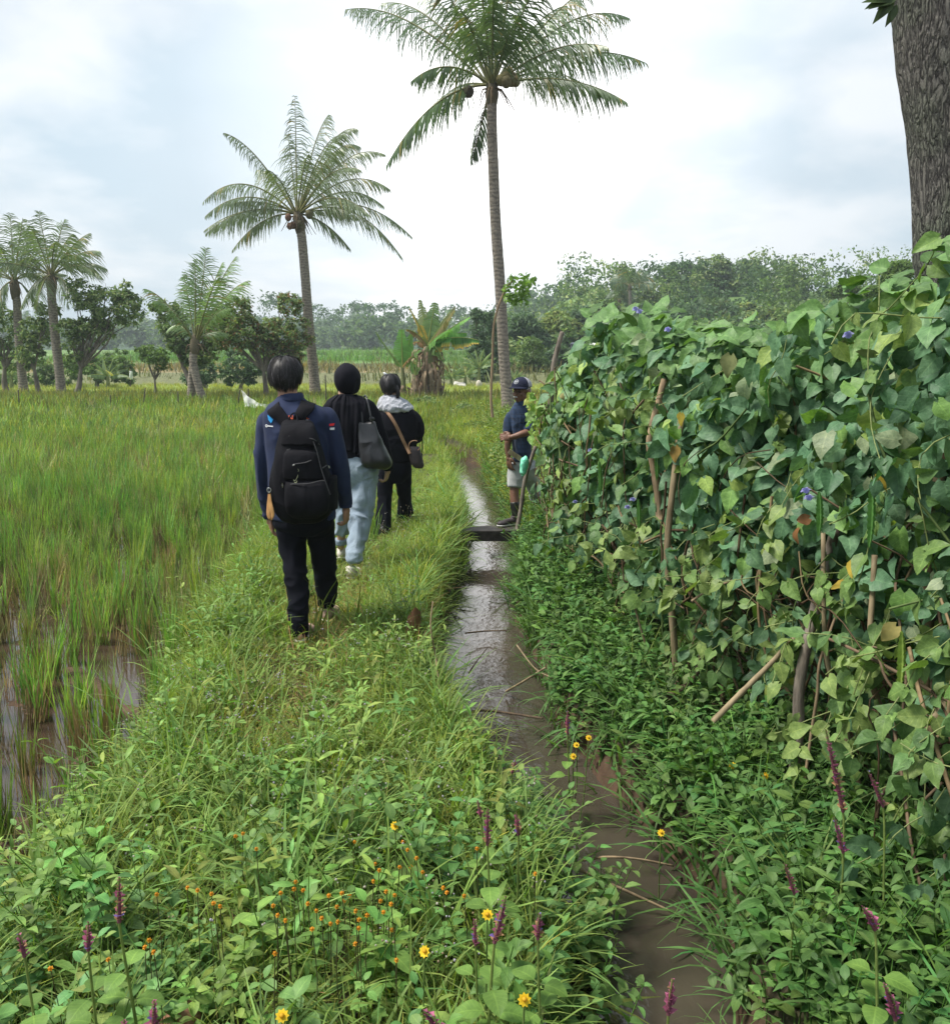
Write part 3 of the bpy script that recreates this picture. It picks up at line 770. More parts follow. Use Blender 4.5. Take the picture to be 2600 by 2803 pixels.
def frond_np(base, tip, sag, ll, nl=52, wind=(0.25, 0, 0), grav=0.55, colr=(0.07, 0.12, 0.05), lw=0.05, start=0.2, r0=0.035, dead=0.06, vert=False):
    base, tip, wind = np.array(base, float), np.array(tip, float), np.array(wind, float)
    D = tip - base; LL = np.linalg.norm(D)
    ctrl = base + D * 0.56 + np.array([0, 0, sag * 1.15 * LL])
    pts = bez(base, ctrl, tip, 24)
    s = Soup()
    s.add(*tube_np(pts, np.linspace(r0, 0.006, 24), 4, (0.22, 0.22, 0.09)))
    ts = np.linspace(start, 0.995, nl)
    yel = rng.uniform(0, 1) < 0.25
    for i, t in enumerate(ts):
        p = base * (1 - t) ** 2 + 2 * ctrl * t * (1 - t) + tip * t * t
        T = 2 * (1 - t) * (ctrl - base) + 2 * t * (tip - ctrl); T /= np.linalg.norm(T)
        up = np.array([0, 0, 1.0]) if abs(T[2]) < 0.92 else np.array([0, 1.0, 0])
        sd = np.cross(T, up); sd /= np.linalg.norm(sd)
        k = (t - start) / (1 - start)
        ln = ll * (0.35 + 0.75 * math.sin(math.pi * min(1, k * 0.8 + .12)) ** 0.9) * (1 - 0.72 * k ** 2.2) * 0.85
        for sg in (-1, 1):
            if rng.uniform() < 0.10 + .45 * (math.sin(i * .55 + LL * 9 + sg) + .6 * math.sin(i * 1.3 + LL * 5) > .9): continue
            d = sd * sg * 0.7 + T * (0.4 + 0.5 * k) + np.array([0, 0, -grav * (0.5 + rng.uniform(0, .6))]) + wind * 0.5
            d /= np.linalg.norm(d)
            q = p.copy(); V = []; ln_ = ln * rng.uniform(0.7, 1.15)
            for j in range(4):
                wdt = lw * (0.45, 0.66, 0.42, 0.08)[j] * 0.5
                wv = np.cross(d, np.cross(T, d)); nn = np.linalg.norm(wv); wv = T if nn < 1e-4 else wv / nn
                wv = T * 0.75 + np.array([0, 0, 0.35]); wv -= d * np.dot(wv, d); wv /= np.linalg.norm(wv) + 1e-9
                V += [q - wv * wdt, q + wv * wdt]
                q = q + d * ln_ / 3
                d = d + np.array([0, 0, -grav * 0.8]) + wind * 0.28 + rng.normal(0, .11, 3); d /= np.linalg.norm(d)
            c_ = np.array(colr) * rng.uniform(0.75, 1.25)
            if rng.uniform() < dead * .4 or (yel and 0.55 < k < 0.7 and rng.uniform() < .4): c_ = np.array((0.30, 0.24, 0.07)) * rng.uniform(.6, 1.1)
            s.add(V, [(0, 1, 3, 2), (2, 3, 5, 4), (4, 5, 7, 6)], c_)
    return s
def ball(c, r, n=8, tint=(1, 1, 1), sq=1.1):
    V, Q = [], []
    for i in range(n + 1):
        th = math.pi * i / n
        for k in range(n + 2):
            a = 2 * math.pi * k / (n + 2)
            V.append((c[0] + r * math.sin(th) * math.cos(a), c[1] + r * math.sin(th) * math.sin(a), c[2] + r * sq * math.cos(th)))
    m_ = n + 2
    for i in range(n):
        for k in range(m_): Q.append((i * m_ + k, i * m_ + (k + 1) % m_, (i + 1) * m_ + (k + 1) % m_, (i + 1) * m_ + k))
    return np.array(V), np.array(Q), np.tile(np.array(tint, float), (len(V), 1)), np.zeros((len(V), 2))
def palm(label, Y, trunk, r_base, r_top, crown, tips, ll, colr, extra=6, nuts=(), group=None, wind=(.25, 0, 0), nl=50, lw=.05, grav=.85, extra_len=3.0, dead=.06, flare=True, sagk=0.16, nfib=10):
    tp = [PX(x, y, Y) for x, y in trunk]
    base = tp[0].copy(); gz = float(terrain(base.x, base.y)); tp[0].z = gz - 0.1
    root = empty('coconut_palm', (base.x, base.y, gz), label, 'palm tree', group)
    pts = smooth_path([tuple(p) for p in tp], 90)
    hh = np.linspace(0, 1, 90)
    rad = r_base + (r_top - r_base) * hh ** 0.6
    if flare: rad = rad + r_base * 0.55 * np.exp(-hh * 28)
    rad = rad * (1 + 0.012 * np.sin(np.arange(90) * 2.4) + rng.normal(0, .012, 90))
    V, Q, T, U = tube_np(pts, rad, 16); mesh_np('trunk', V, Q, MAT['palmbark'], root)
    cc = PX(crown[0], crown[1], Y)
    # fibrous crown base
    f = Soup()
    f.add(*tube_np(smooth_path([pts[-1] - np.array([0, 0, .15]), (pts[-1] + np.array(cc)) / 2, np.array(cc) + np.array([0, 0, .25])], 8), np.array([r_top * 1.05, r_top * 1.15, r_top * 1.3, r_top * 1.35, r_top * 1.25, r_top * 1.1, r_top * .8, .05]), 10, (0.13, 0.11, 0.07)))
    for i in range(nfib):
        a = R(0, 6.28); d = np.array([math.cos(a), math.sin(a), -.9]); p0 = np.array(cc) + np.array([0, 0, -.1])
        f.add(*tube_np(smooth_path([p0, p0 + d * .25 + np.array([0, 0, .2]), p0 + d * R(.3, .7)], 5), np.linspace(.03, .008, 5), 4, (0.14, 0.10, 0.06)))
    f.build('crown_base', MAT['dry'], root)
    base_c = np.array(cc)
    for t in tips:
        x, y, dy = t[:3]; sg = t[3] if len(t) > 3 else sagk; lk = t[4] if len(t) > 4 else 1.0
        tip = np.array(PX(x, y, Y + dy)); tip[1] = Y + dy
        b0 = base_c + np.array([(tip[0] - base_c[0]) * 0.03, dy * 0.03, 0])
        frond_np(b0, tip, sg, ll * lk * 1.4, int(nl * .95), wind, grav, tuple(np.array(colr) * 1.25), lw, dead=dead).build('frond', MAT['palm_leaf'], root)
    for i in range(extra):
        a = 6.28 * i / max(extra, 1) + R(0, .5); e = R(-.2, .8)
        tip = base_c + extra_len * R(.8, 1.05) * np.array([math.cos(a) * math.cos(e) * .75, math.sin(a) * math.cos(e), math.sin(e)])
        frond_np(base_c, tip, sagk, ll, nl, wind, grav, colr, lw, dead=dead).build('frond', MAT['palm_leaf'], root)
    for (x, y, dy, r, c_) in nuts:
        p = PX(x, y, Y); s = Soup(); s.add(*ball((p.x, p.y + dy, p.z), r, 8, c_, 1.15)); s.build('coconut', MAT['dry'], root)
    return root
pc = (0.085, 0.135, 0.065)
palm('tallest coconut palm with straight grey trunk and green nuts, beside the stream', 23.5,
     [(991, 804), (984, 740), (980, 690), (973, 560), (964, 430), (960, 330), (957, 250), (957, 190)], 0.165, 0.125, (957, 165),
     [(672, 18, 1.5, .2), (742, 6, 2.0, .22), (800, 158, -1.0, .30, .8), (752, 322, -.6, .28), (918, 318, .4, .03, .55), (1256, 122, 1.0, .2), (1218, 198, -.8, .17), (1222, 34, 1.6, .25), (1180, 90, -1.5, .2), (1150, -30, 1, .1),
      (900, -90, 1, .05), (950, -130, .5, .05), (1010, -110, -1, .05), (1060, -60, -1.5, .1), (840, -70, -.6, .08), (930, -60, -2.0, .1), (985, -40, 2.2, .1), (1100, 10, 2.2, .15), (820, -10, 2.2, .2), (960, -10, -2.6, .2), (1130, 160, 2.4, .15), (830, 230, 2.6, .22), (1010, 30, -2.4, .12), (890, 10, -2.2, .12)],
     0.95, pc, extra=0, nuts=[(975, 160, -.2, .13, (.19, .17, .07)), (985, 152, -.2, .13, (.2, .18, .08)), (994, 160, -.15, .13, (.17, .14, .07)), (984, 166, -.3, .13, (.16, .14, .07)), (999, 151, 0, .12, (.15, .13, .06)), (990, 143, -.1, .12, (.2, .17, .07)), (1003, 160, -.1, .12, (.17, .14, .06)), (912, 182, -.2, .13, (.07, .06, .04)), (906, 176, .1, .12, (.08, .07, .04))], nl=58, lw=.055, wind=(.12, 0, 0))
palm('wind-blown coconut palm with slightly leaning trunk, behind the walkers', 33.0,
     [(615, 780), (608, 700), (600, 620), (594, 540), (588, 470), (585, 445)], 0.20, 0.16, (578, 415),
     [(436, 258, 0, .22, .8), (396, 392, 0, .42), (400, 420, -.8, .34), (398, 448, .5, .2), (400, 455, -1.2, .24), (452, 487, -.4, .25, .8), (574, 186, 0, .02, .8), (640, 222, 1, .22), (694, 250, -.4, .36), (748, 300, .3, .34, .8), (758, 368, 0, .36), (800, 460, 0, .3), (782, 502, -.6, .36), (682, 486, .3, .22, .8), (700, 330, -1.6, .3), (668, 262, -1.2, .34), (560, 260, 1.2, .02), (600, 300, -2.4, .2), (660, 290, 1.8, .18), (720, 420, -1.8, .3), (500, 330, 1.8, .2), (520, 330, -1.5, .25), (700, 285, .6, .4), (745, 400, 1.2, .34)],
     0.85, (0.13, 0.17, 0.10), extra=2, nuts=[(563, 424, -.2, .12, (.17, .09, .06)), (573, 440, -.3, .12, (.13, .075, .05)), (566, 441, -.2, .11, (.15, .08, .055)), (586, 438, -.3, .12, (.10, .09, .05)), (604, 418, -.2, .15, (.13, .12, .06))], nl=54, lw=.05, wind=(.3, 0, 0), nfib=20)
palm('coconut palm at the field corner, right one of a close pair', 34.5,
     [(120, 768), (115, 720), (106, 640), (100, 570), (100, 560)], 0.19, 0.15, (100, 535),
     [(75, 412, 0, .04), (125, 428, .6, .1), (140, 455, -.6, .16), (192, 488, 0, .22), (206, 522, .5, .28), (196, 540, -.8, .3), (20, 470, -.6, .16), (8, 520, .4, .24), (40, 600, 0, .3, .8), (160, 600, -.4, .3), (60, 440, -1.4, .08), (110, 470, -2.2, .2), (30, 430, 1.2, .12), (150, 500, -1.8, .22), (70, 610, -1.5, .3), (135, 600, 1.4, .3)],
     0.85, (0.13, 0.18, 0.10), extra=2, nl=44, lw=.05, wind=(.45, 0, 0), grav=.55)
palm('coconut palm cut by the picture edge, with a dark mossy trunk', 35.5,
     [(47, 765), (42, 720), (36, 650), (33, 590), (30, 575)], 0.19, 0.14, (28, 545),
     [(20, 415, 0, .05), (45, 425, -.6, .08), (-30, 450, .3, .15), (62, 450, .5, .12), (-60, 500, 0, .2), (-70, 560, .4, .25), (-20, 610, -.5, .3), (75, 600, .3, .3), (80, 545, -.8, .3), (0, 480, -1.6, .1), (60, 500, -1.5, .2)],
     0.85, (0.13, 0.18, 0.10), extra=2, nl=44, lw=.05, wind=(.45, 0, 0), grav=.55)
sp_ = palm('short young coconut palm with upright fronds and twin curved trunks', 29.5,
     [(404, 783), (392, 768), (383, 738), (376, 705), (378, 680)], 0.13, 0.13, (380, 664),
     [(402, 482, 0, .0), (380, 505, -.4, .0, .7), (432, 512, .3, .10), (458, 500, .9, .12), (482, 546, 0, .20), (358, 530, .6, .0, .7), (283, 562, 0, .22), (300, 585, -.6, .30, .8), (448, 600, -.5, .25, .8), (425, 540, -1.0, .12), (440, 650, .6, .3, .6), (330, 640, .6, .4, .6)],
     0.75, (0.15, 0.23, 0.10), extra=0, nl=46, lw=.05, wind=(.2, 0, 0), flare=False, nfib=3, grav=.42)
# the second stem of the short palm
tp = [PX(371, 785, 29.7), PX(372, 760, 29.7), PX(373, 730, 29.7), PX(376, 700, 29.6)]
V, Q, T, U = tube_np(smooth_path([tuple(p) for p in tp], 30), np.linspace(.14, .11, 30), 12)
mesh_np('trunk', V, Q, MAT['palmbark'], sp_)

# ------------------------------------------------------------------ broadleaf trees
tl = leaf(1.0, 0.5, 2, 2, lance, bend=.5, fold=.25)
def crown_soup(crowns, nleaf, size, cols, clump=0.28, nsub=26, flat=0.35, rn=.6):
    clump = clump * .72; size = size * .8; nleaf = int(nleaf * 1.05)
    s = Soup(); vol = np.array([r[0] * r[1] * r[2] for _, r in crowns]) ** (2 / 3); vol /= vol.sum()
    for (c, r), wv in zip(crowns, vol):
        n = int(nleaf * wv); ns = max(5, int(nsub * wv * len(crowns)))
        d = rng.normal(0, 1, (ns, 3)); d /= np.linalg.norm(d, axis=1, keepdims=True); d *= R(.45, 1.0, (ns, 1)) ** .6
        sc = d * r; which = rng.integers(0, ns, n)
        cl = R(.6, 1.35, ns)
        off = rng.normal(0, 1, (n, 3)).clip(-1.35, 1.35); off *= (clump * 1.0 * R(.5, 1.3, ns)[which])[:, None] * np.array([1, 1, .65]) * np.mean(r)
        P_ = np.array(c) + sc[which] + off
        nrm = off / (np.linalg.norm(off, axis=1, keepdims=True) + 1e-6) * .7 + rng.normal(0, rn, (n, 3)) + np.array([0, 0, flat * 2])
        nrm /= np.linalg.norm(nrm, axis=1, keepdims=True)
        t = rng.normal(0, 1, (n, 3)) + np.array([0, 0, -.5]); t -= nrm * np.sum(t * nrm, axis=1, keepdims=True)
        base = np.array(cols)[rng.integers(0, len(cols), n)] * R(.75, 1.25, (n, 1)) * (0.85 + .3 * (cl[which][:, None] - .95))
        s.inst(tl, P_, frames(t, nrm, size * R(.7, 1.3, n)), base)
    return s
def tree(name, label, Y, base, crowns, nleaf, size, cols, r_tr=0.12, group=None, cat='tree', bark='bark', clump=.28, nsub=26, depth=None, limbs=True, fixed_base=None):
    """base (x, y) and crowns (x, y, rx, ry) in the picture's own measure, at world depth Y"""
    b = PX(base[0], base[1], Y) if fixed_base is None else Vector(fixed_base); gz = float(terrain(b.x, b.y))
    root = empty(name, (b.x, b.y, gz), label, cat, group)
    k = D2 * Y / F; cr = []
    for i, cdef in enumerate(crowns):
        x, y, rx = cdef[:3]; ry = cdef[3] if len(cdef) > 3 else rx
        p = np.array(PX(x, y, Y)); p[1] += (R(-.35, .35) * rx * k) if i else 0
        cr.append((p, np.array([rx * k, rx * k * 0.9, ry * k])))
    crown_soup(cr, nleaf, size, cols, clump * (1.0 if Y > 50 else 1), int(nsub * (1.5 if Y > 50 else 1)), rn=(.35 if Y > 50 else .55)).build('crown', MAT['far_leaf'], root)
    s = Soup(); b0 = np.array([b.x, b.y, gz - .1]); big = cr[0][0]
    fork = b0 + (big - b0) * 0.45 + np.array([R(-.15, .15), R(-.15, .15), 0])
    s.add(*tube_np(smooth_path([b0, (b0 + fork) / 2 + np.array([R(-.12, .12), 0, 0]), fork], 12), np.linspace(r_tr * 1.25, r_tr * .6, 12), 9))
    if limbs:
        for c, r in cr:
            for q in range(4):
                e = c + rng.normal(0, .45, 3) * r
                s.add(*tube_np(smooth_path([fork, (fork + c) / 2 + rng.normal(0, .12, 3) * r, e], 8), np.linspace(r_tr * .42, r_tr * .05, 8), 6))
    V, Q, T, U = s.tpl(); mesh_np('trunk', V, Q, MAT[bark], root)
    return root
gd = [(0.13, 0.20, 0.08), (0.17, 0.25, 0.10), (0.08, 0.14, 0.06), (0.22, 0.27, 0.12)]
gl = [(0.10, 0.17, 0.05), (0.13, 0.21, 0.06), (0.08, 0.14, 0.05)]
gy_ = [(0.16, 0.22, 0.06), (0.22, 0.26, 0.07), (0.11, 0.17, 0.05)]
gb = [(0.07, 0.13, 0.065), (0.09, 0.155, 0.075), (0.055, 0.105, 0.055)]
rd = gd + [(0.2, 0.13, 0.07)]
tree('broadleaf_tree', 'spreading dark-leaved tree leaning out to the side of the paired palms', 34, (143, 770), [(170, 640, 26, 20), (210, 590, 42, 34), (160, 570, 36, 30), (245, 600, 34, 34), (185, 640, 34, 26), (240, 570, 24, 20), (135, 640, 26, 24), (150, 680, 26, 24)], 6600, .18, gd, .11, clump=.22, nsub=40)
tree('broadleaf_tree', 'slim dark tree standing between the two left palm trunks', 35, (76, 766), [(72, 645, 30, 34), (60, 690, 26, 26), (90, 610, 22, 26)], 2600, .2, gd, .1, clump=.22)
tree('broadleaf_tree', 'dark tree at the picture edge beneath the cropped palm', 36, (18, 765), [(10, 640, 34, 40), (-20, 600, 30, 30), (25, 690, 28, 28)], 2600, .2, gd, .12, clump=.22)
tree('broadleaf_tree', 'small open tree with thin forked stem out in the field', 33, (299, 768), [(298, 690, 26, 20), (280, 675, 14, 12), (315, 705, 16, 14)], 1100, .16, gl, .05, clump=.25)
tree('broadleaf_tree', 'dense tree directly behind the short young palm', 32, (377, 775), [(335, 620, 30, 34), (345, 665, 26, 24), (420, 640, 36, 44), (310, 600, 16, 18), (385, 690, 34, 22)], 5200, .19, gd, .12, clump=.22, nsub=36)
tree('broadleaf_tree', 'tall mossy-trunked tree with reddish leaf tips above the young man', 31, (520, 786), [(522, 645, 26, 26), (455, 605, 36, 34), (560, 590, 24, 26), (480, 650, 40, 36), (545, 650, 34, 32), (585, 650, 26, 34), (440, 650, 30, 36), (520, 690, 26, 14), (575, 685, 24, 16)], 7600, .17, rd, .10, clump=.2, nsub=44)
tree('bushy_tree', 'rounded green thicket of soft foliage beyond the field corner', 46, (190, 752), [(185, 715, 40, 26), (225, 705, 34, 24), (150, 700, 30, 24), (240, 730, 26, 16)], 5200, .22, gl, .12, clump=.2, limbs=False)
tree('bushy_tree', 'pale willowy bush behind the short young palm', 44, (400, 752), [(395, 725, 26, 24), (375, 735, 20, 16)], 2200, .2, gb, .1, clump=.2, limbs=False)
tree('bushy_tree', 'dark feathery bush left of the young man beyond the field', 43, (470, 754), [(470, 710, 30, 34), (495, 725, 22, 24), (440, 725, 22, 22)], 3600, .2, gb, .1, clump=.2, limbs=False)
tree('bushy_tree', 'low green scrub between the left trees', 48, (60, 752), [(60, 725, 50, 26), (0, 720, 46, 30), (120, 730, 34, 22)], 4200, .24, gl, .12, clump=.2, limbs=False)
# right-hand woods: near edge
RW = 'trees along the wood beyond the field'
rw = [('tall feathery conifer-like tree just right of the big banana', 52, (935, 752), [(935, 640, 18, 36), (935, 690, 24, 34), (925, 610, 10, 16), (940, 730, 24, 18)], gb, .18),
      ('grey-green bamboo-like tree in front of the tall palm trunk', 54, (965, 752), [(965, 665, 22, 34), (955, 625, 14, 22), (970, 710, 22, 26)], gb, .18),
      ('dark round tree behind the tall palm trunk', 66, (1020, 742), [(1020, 635, 34, 24), (1000, 660, 24, 24), (1045, 660, 26, 24)], gb, .26),
      ('bright green bushy tree above the old man', 56, (1035, 756), [(1035, 690, 24, 34), (1050, 720, 24, 24), (1015, 725, 20, 20)], gl, .18),
      ('pale yellowish tree behind the leaning pole', 70, (1075, 740), [(1085, 625, 32, 18), (1060, 640, 24, 20), (1110, 640, 26, 20)], gy_, .25),
      ('grey-green tree right of the leaning pole', 72, (1130, 735), [(1135, 620, 28, 22), (1150, 650, 28, 24), (1110, 665, 26, 24)], gb, .27),
      ('dark bushy tree behind the far end of the hedge', 60, (1095, 745), [(1090, 695, 30, 24), (1120, 700, 26, 20), (1060, 705, 24, 20)], gb, .22),
      ('slender light tree rising over the hedge end', 78, (1180, 725), [(1180, 600, 24, 20), (1165, 635, 26, 24), (1195, 640, 28, 26)], gl, .27)]
for lb, Yd, bs, cr, cc, sz in rw:
    tree('broadleaf_tree', lb, Yd, bs, cr, 4600, sz * 1.25, cc, .14, RW, clump=.22, nsub=38)
HW = 'trees on the wooded hill'
hw = [('leftmost of the big dark round trees on the hill', 112, (1330, 640), [(1325, 542, 32, 22), (1310, 575, 26, 22), (1345, 575, 26, 22)], gb),
      ('tallest tree on the hill with an olive crown', 106, (1390, 650), [(1388, 533, 34, 26), (1375, 565, 32, 28), (1405, 570, 32, 28)], gd),
      ('dark round tree right of the tallest on the hill', 114, (1450, 640), [(1455, 538, 32, 26), (1435, 570, 28, 24), (1465, 575, 26, 22)], gb),
      ('smaller dark tree at the falling end of the hill', 112, (1535, 640), [(1530, 570, 26, 22), (1555, 590, 26, 18), (1510, 590, 20, 18)], gb),
      ('yellow-green bamboo clump below the hill trees', 90, (1450, 660), [(1450, 615, 34, 20), (1480, 625, 34, 18), (1420, 620, 26, 18)], gy_),
      ('golden-green bush at the top of the hedge line', 84, (1520, 665), [(1520, 625, 34, 18), (1555, 632, 32, 16), (1500, 645, 30, 14)], gy_),
      ('mid-green tree beside the hill palm', 98, (1260, 660), [(1265, 585, 24, 24), (1245, 610, 24, 24), (1285, 610, 26, 22)], gl),
      ('grey-green tree below the hill palm', 88, (1330, 670), [(1330, 620, 34, 22), (1360, 610, 26, 22), (1300, 630, 30, 22)], gb),
      ('light open tree seen over the right hedge', 60, (1655, 680), [(1650, 560, 22, 10), (1630, 572, 20, 10), (1672, 575, 22, 12)], gl),
      ('loose pale tree beside the big rough trunk', 40, (1740, 700), [(1752, 528, 24, 18), (1725, 550, 20, 16), (1760, 560, 20, 20), (1700, 570, 22, 12)], gl),
      ('broad dark tree filling the hill behind the hedge', 82, (1200, 690), [(1205, 650, 34, 26), (1235, 660, 34, 24), (1170, 670, 26, 22)], gb),
      ('green tree low on the hill behind the hedge', 80, (1420, 690), [(1410, 655, 44, 22), (1460, 660, 44, 20), (1360, 655, 40, 22)], gl)]
for lb, Yd, bs, cr, cc in hw:
    tree('broadleaf_tree', lb, Yd, bs, [(x_, y_ - (9 if Yd > 104 else 4), rx_, ry_) for x_, y_, rx_, ry_ in cr], 5200, .6 if Yd > 70 else .2, cc, .2, HW, clump=.21, nsub=60)
for lb, x, y, Yd, s_ in [('small distant palm on the hill left of the dark trees', 1225, 556, 92, 1.0), ('distant palm with stiff spreading fronds beyond the leaning pole', 1130, 636, 74, 1.1), ('faint palm in the wood just above the hedge end', 1075, 640, 76, 1.0), ('small palm crown beneath the tallest hill tree', 1385, 610, 86, 1.0), ('pale palm right of the hill trees', 1500, 610, 88, .8), ('palm leaning beside the small hill palm', 1205, 585, 94, .7)]:
    tips = [(x + s_ * 44 * math.cos(a) + 6, y - s_ * (24 * math.sin(a) + 10), 2 * math.sin(a * 3), .18) for a in np.linspace(-.5, 3.6, 13)]
    palm(lb, Yd, [(x + 2, y + 90), (x + 1, y + 45), (x, y + 6)], .2, .16, (x, y), tips, 1.1, (0.10, 0.15, 0.09), extra=0, group='small palms in the far wood', nl=24, lw=.12, nfib=0, flare=False)
# far woods
s = Soup()
for i in range(430):
    y = 190 + 260 * R(0, 1) ** 1.3; x = R(-.62, .16) * y; z = float(terrain(x, y)); r = R(2.2, 4.0) * (1 + (y - 190) / 500)
    s2 = crown_soup([(np.array((x, y, z + r * R(.5, 1.4))), np.array([r, r, r * R(.7, 1.1)]))], 170, 1.6, gb + gl, .34, 12, rn=.35)
    V, Q, T, U = s2.tpl(); s.add(V, Q, T, U)
for i in range(30):
    y = R(190, 300); x = R(-.25, 0) * y; z = float(terrain(x, y)); h = R(7, 10.5); cn = []
    for k in range(3): cn.append((np.array((x + R(-3, 3), y, z + h + R(-2, 1.5))), np.array([3.2, 3.2, .8])))
    V, Q, T, U = crown_soup(cn, 180, 1.0, gb, .3, 8).tpl(); s.add(V, Q, T, U)
s.build('distant_woods', MAT['far_leaf']); tag(bpy.data.objects['distant_woods'], 'hazy blue-green woods beyond the terraced fields', 'woods', kind='stuff')
s = Soup()
for i in range(260):
    x = R(2, 70); y = R(60, 112); z = float(terrain(x, y)); r = R(1.4, 2.8) * (1 + .5 * (y > 100))
    V, Q, T, U = crown_soup([(np.array((x, y, z + r * .7)), np.array([r, r, r * .8]))], 240, 0.6, (gb, gl, gd)[int(R(0, 3))], .3, 12).tpl(); s.add(V, Q, T, U)
s.build('hill_woods', MAT['far_leaf']); tag(bpy.data.objects['hill_woods'], 'undergrowth and small trees covering the hill behind the hedge', 'woods', kind='stuff')

# slim sapling with a leafy top leaning across the tall palm
Ys = 17.5
ct = [PX(958, 812, Ys), PX(955, 770, Ys), PX(958, 700, Ys), PX(960, 640, Ys), PX(968, 600, Ys), PX(985, 560, Ys), PX(1000, 545, Ys)]
root = empty('sapling', (ct[0].x, Ys, float(terrain(ct[0].x, Ys))), 'slim bare-stemmed sapling with a light green leafy top across the palm trunk', 'sapling')
V, Q, T, U = tube_np(smooth_path([tuple(p) for p in ct], 40), np.linspace(.032, .014, 40), 7); mesh_np('trunk', V, Q, MAT['wood'], root)
crown_soup([(np.array(PX(1005, 560, Ys)), np.array([.22, .25, .22])), (np.array(PX(1015, 545, Ys)), np.array([.2, .2, .12])), (np.array(PX(1010, 580, Ys)), np.array([.2, .2, .18])), (np.array(PX(992, 570, Ys)), np.array([.12, .12, .16]))], 330, .14, [(0.17, 0.3, 0.06), (.13, .24, .05)], .3, 14).build('crown', MAT['far_leaf'], root)

# ------------------------------------------------------------------ banana plants
def banana_leaf(base, tip, sag, wd, colr, torn=.25, droop=0.6, n=22, edge=None):
    base, tip = np.array(base, float), np.array(tip, float); D = tip - base; LL = np.linalg.norm(D)
    ctrl = base + D * .45 + np.array([0, 0, sag * LL]); s = Soup()
    pts = bez(base, ctrl, tip, n + 1); s.add(*tube_np(pts, np.linspace(.035, .008, n + 1), 5, (.22, .28, .09)))
    for sg in (-1, 1):
        dr = droop * rng.uniform(.7, 1.3)
        for i in range(2, n):
            if rng.uniform() < torn: dr = droop * rng.uniform(.4, 1.9)
            a, b = pts[i], pts[i + 1]; T = (b - a) / np.linalg.norm(b - a)
            up = np.array([0, 0, 1.]) if abs(T[2]) < .9 else np.array([0, -1., 0]); sd = np.cross(T, up); sd /= np.linalg.norm(sd)
            t = i / n; w = wd * .5 * min(1, .35 + (t - .08) * 5) * (1 - max(0, t - .6) / .4 * .75) * rng.uniform(.85, 1.05)
            d = sd * sg * math.cos(dr) + np.array([0, 0, -1.]) * math.sin(dr); d2 = sd * sg * math.cos(dr * 1.5) - np.array([0, 0, 1.]) * math.sin(dr * 1.5)
            gap = T * np.linalg.norm(b - a) * .06
            V = [a + gap * .3, b - gap * .3, a + d * w * .5 + gap, b + d * w * .5 - gap, a + d * w * .5 + d2 * w * .5 + gap * 1.6, b + d * w * .5 + d2 * w * .5 - gap * 1.6]
            c_ = np.array(colr) * rng.uniform(.85, 1.15); T_ = np.tile(c_, (6, 1))
            if edge is not None: T_[4:] = edge
            s.add(V, [(0, 1, 3, 2), (2, 3, 5, 4)], T_)
    return s
def banana(label, Y, base, crown, leaves, r=.16, group=None, dead=0, wd=.5):
    b = PX(base[0], base[1], Y); c = np.array(PX(crown[0], crown[1], Y)); gz = float(terrain(b.x, b.y))
    root = empty('banana_plant', (b.x, b.y, gz), label, 'banana plant', group)
    s = Soup(); b0 = np.array([b.x, b.y, gz - .1])
    s.add(*tube_np(smooth_path([b0, (b0 + c) / 2, c], 12), np.linspace(r, r * .55, 12), 9, (.20, .22, .10)))
    s.build('stem', MAT['dry'], root)
    if dead:
        s = Soup()
        for i in range(dead):
            t = R(.15, 1.0); p = b0 + (c - b0) * t; a = R(0, 6.28); ln = min(R(.5, 1.3), (p[2] - gz) * .95 + .1); rr = r * 1.15
            ctl = [p + np.array([math.cos(a) * rr, math.sin(a) * rr, 0]), p + np.array([math.cos(a) * rr * R(1.3, 2.2), math.sin(a) * rr * R(1.3, 2.2), -ln * .3]), p + np.array([math.cos(a) * rr * R(.9, 1.8), math.sin(a) * rr * R(.9, 1.8), -ln])]
            q = smooth_path(ctl, 8); w = R(.03, .09); tv = np.array([-math.sin(a), math.cos(a), 0])
            V = []; 
            for j, pt in enumerate(q):
                V += [pt - tv * w * (1 - j / 10) + rng.normal(0, .01, 3), pt + rng.normal(0, .02, 3) + np.array([math.cos(a), math.sin(a), 0]) * .03, pt + tv * w * (1 - j / 10) + rng.normal(0, .01, 3)]
            Q = [(3 * j + m_, 3 * j + m_ + 1, 3 * j + m_ + 4, 3 * j + m_ + 3) for j in range(7) for m_ in (0, 1)]
            s.add(V, Q, np.array([(.34, .25, .17), (.22, .15, .10), (.42, .33, .24), (.26, .20, .14)][int(R(0, 4))]) * R(.7, 1.1))
        s.build('dead_leaf_sheath', MAT['dry'], root)
    for lf in leaves:
        x, y, dy, sg, colr = lf[:5]; tip = np.array(PX(x, y, Y + dy)); tip[1] = Y + dy
        banana_leaf(c, tip, sg, wd * (lf[5] if len(lf) > 5 else 1), colr, edge=(lf[6] if len(lf) > 6 else None), droop=(lf[7] if len(lf) > 7 else .6)).build('leaf', MAT['far_leaf'], root)
    return root
bg_ = (0.12, 0.27, 0.07); br = (0.26, 0.17, 0.10)
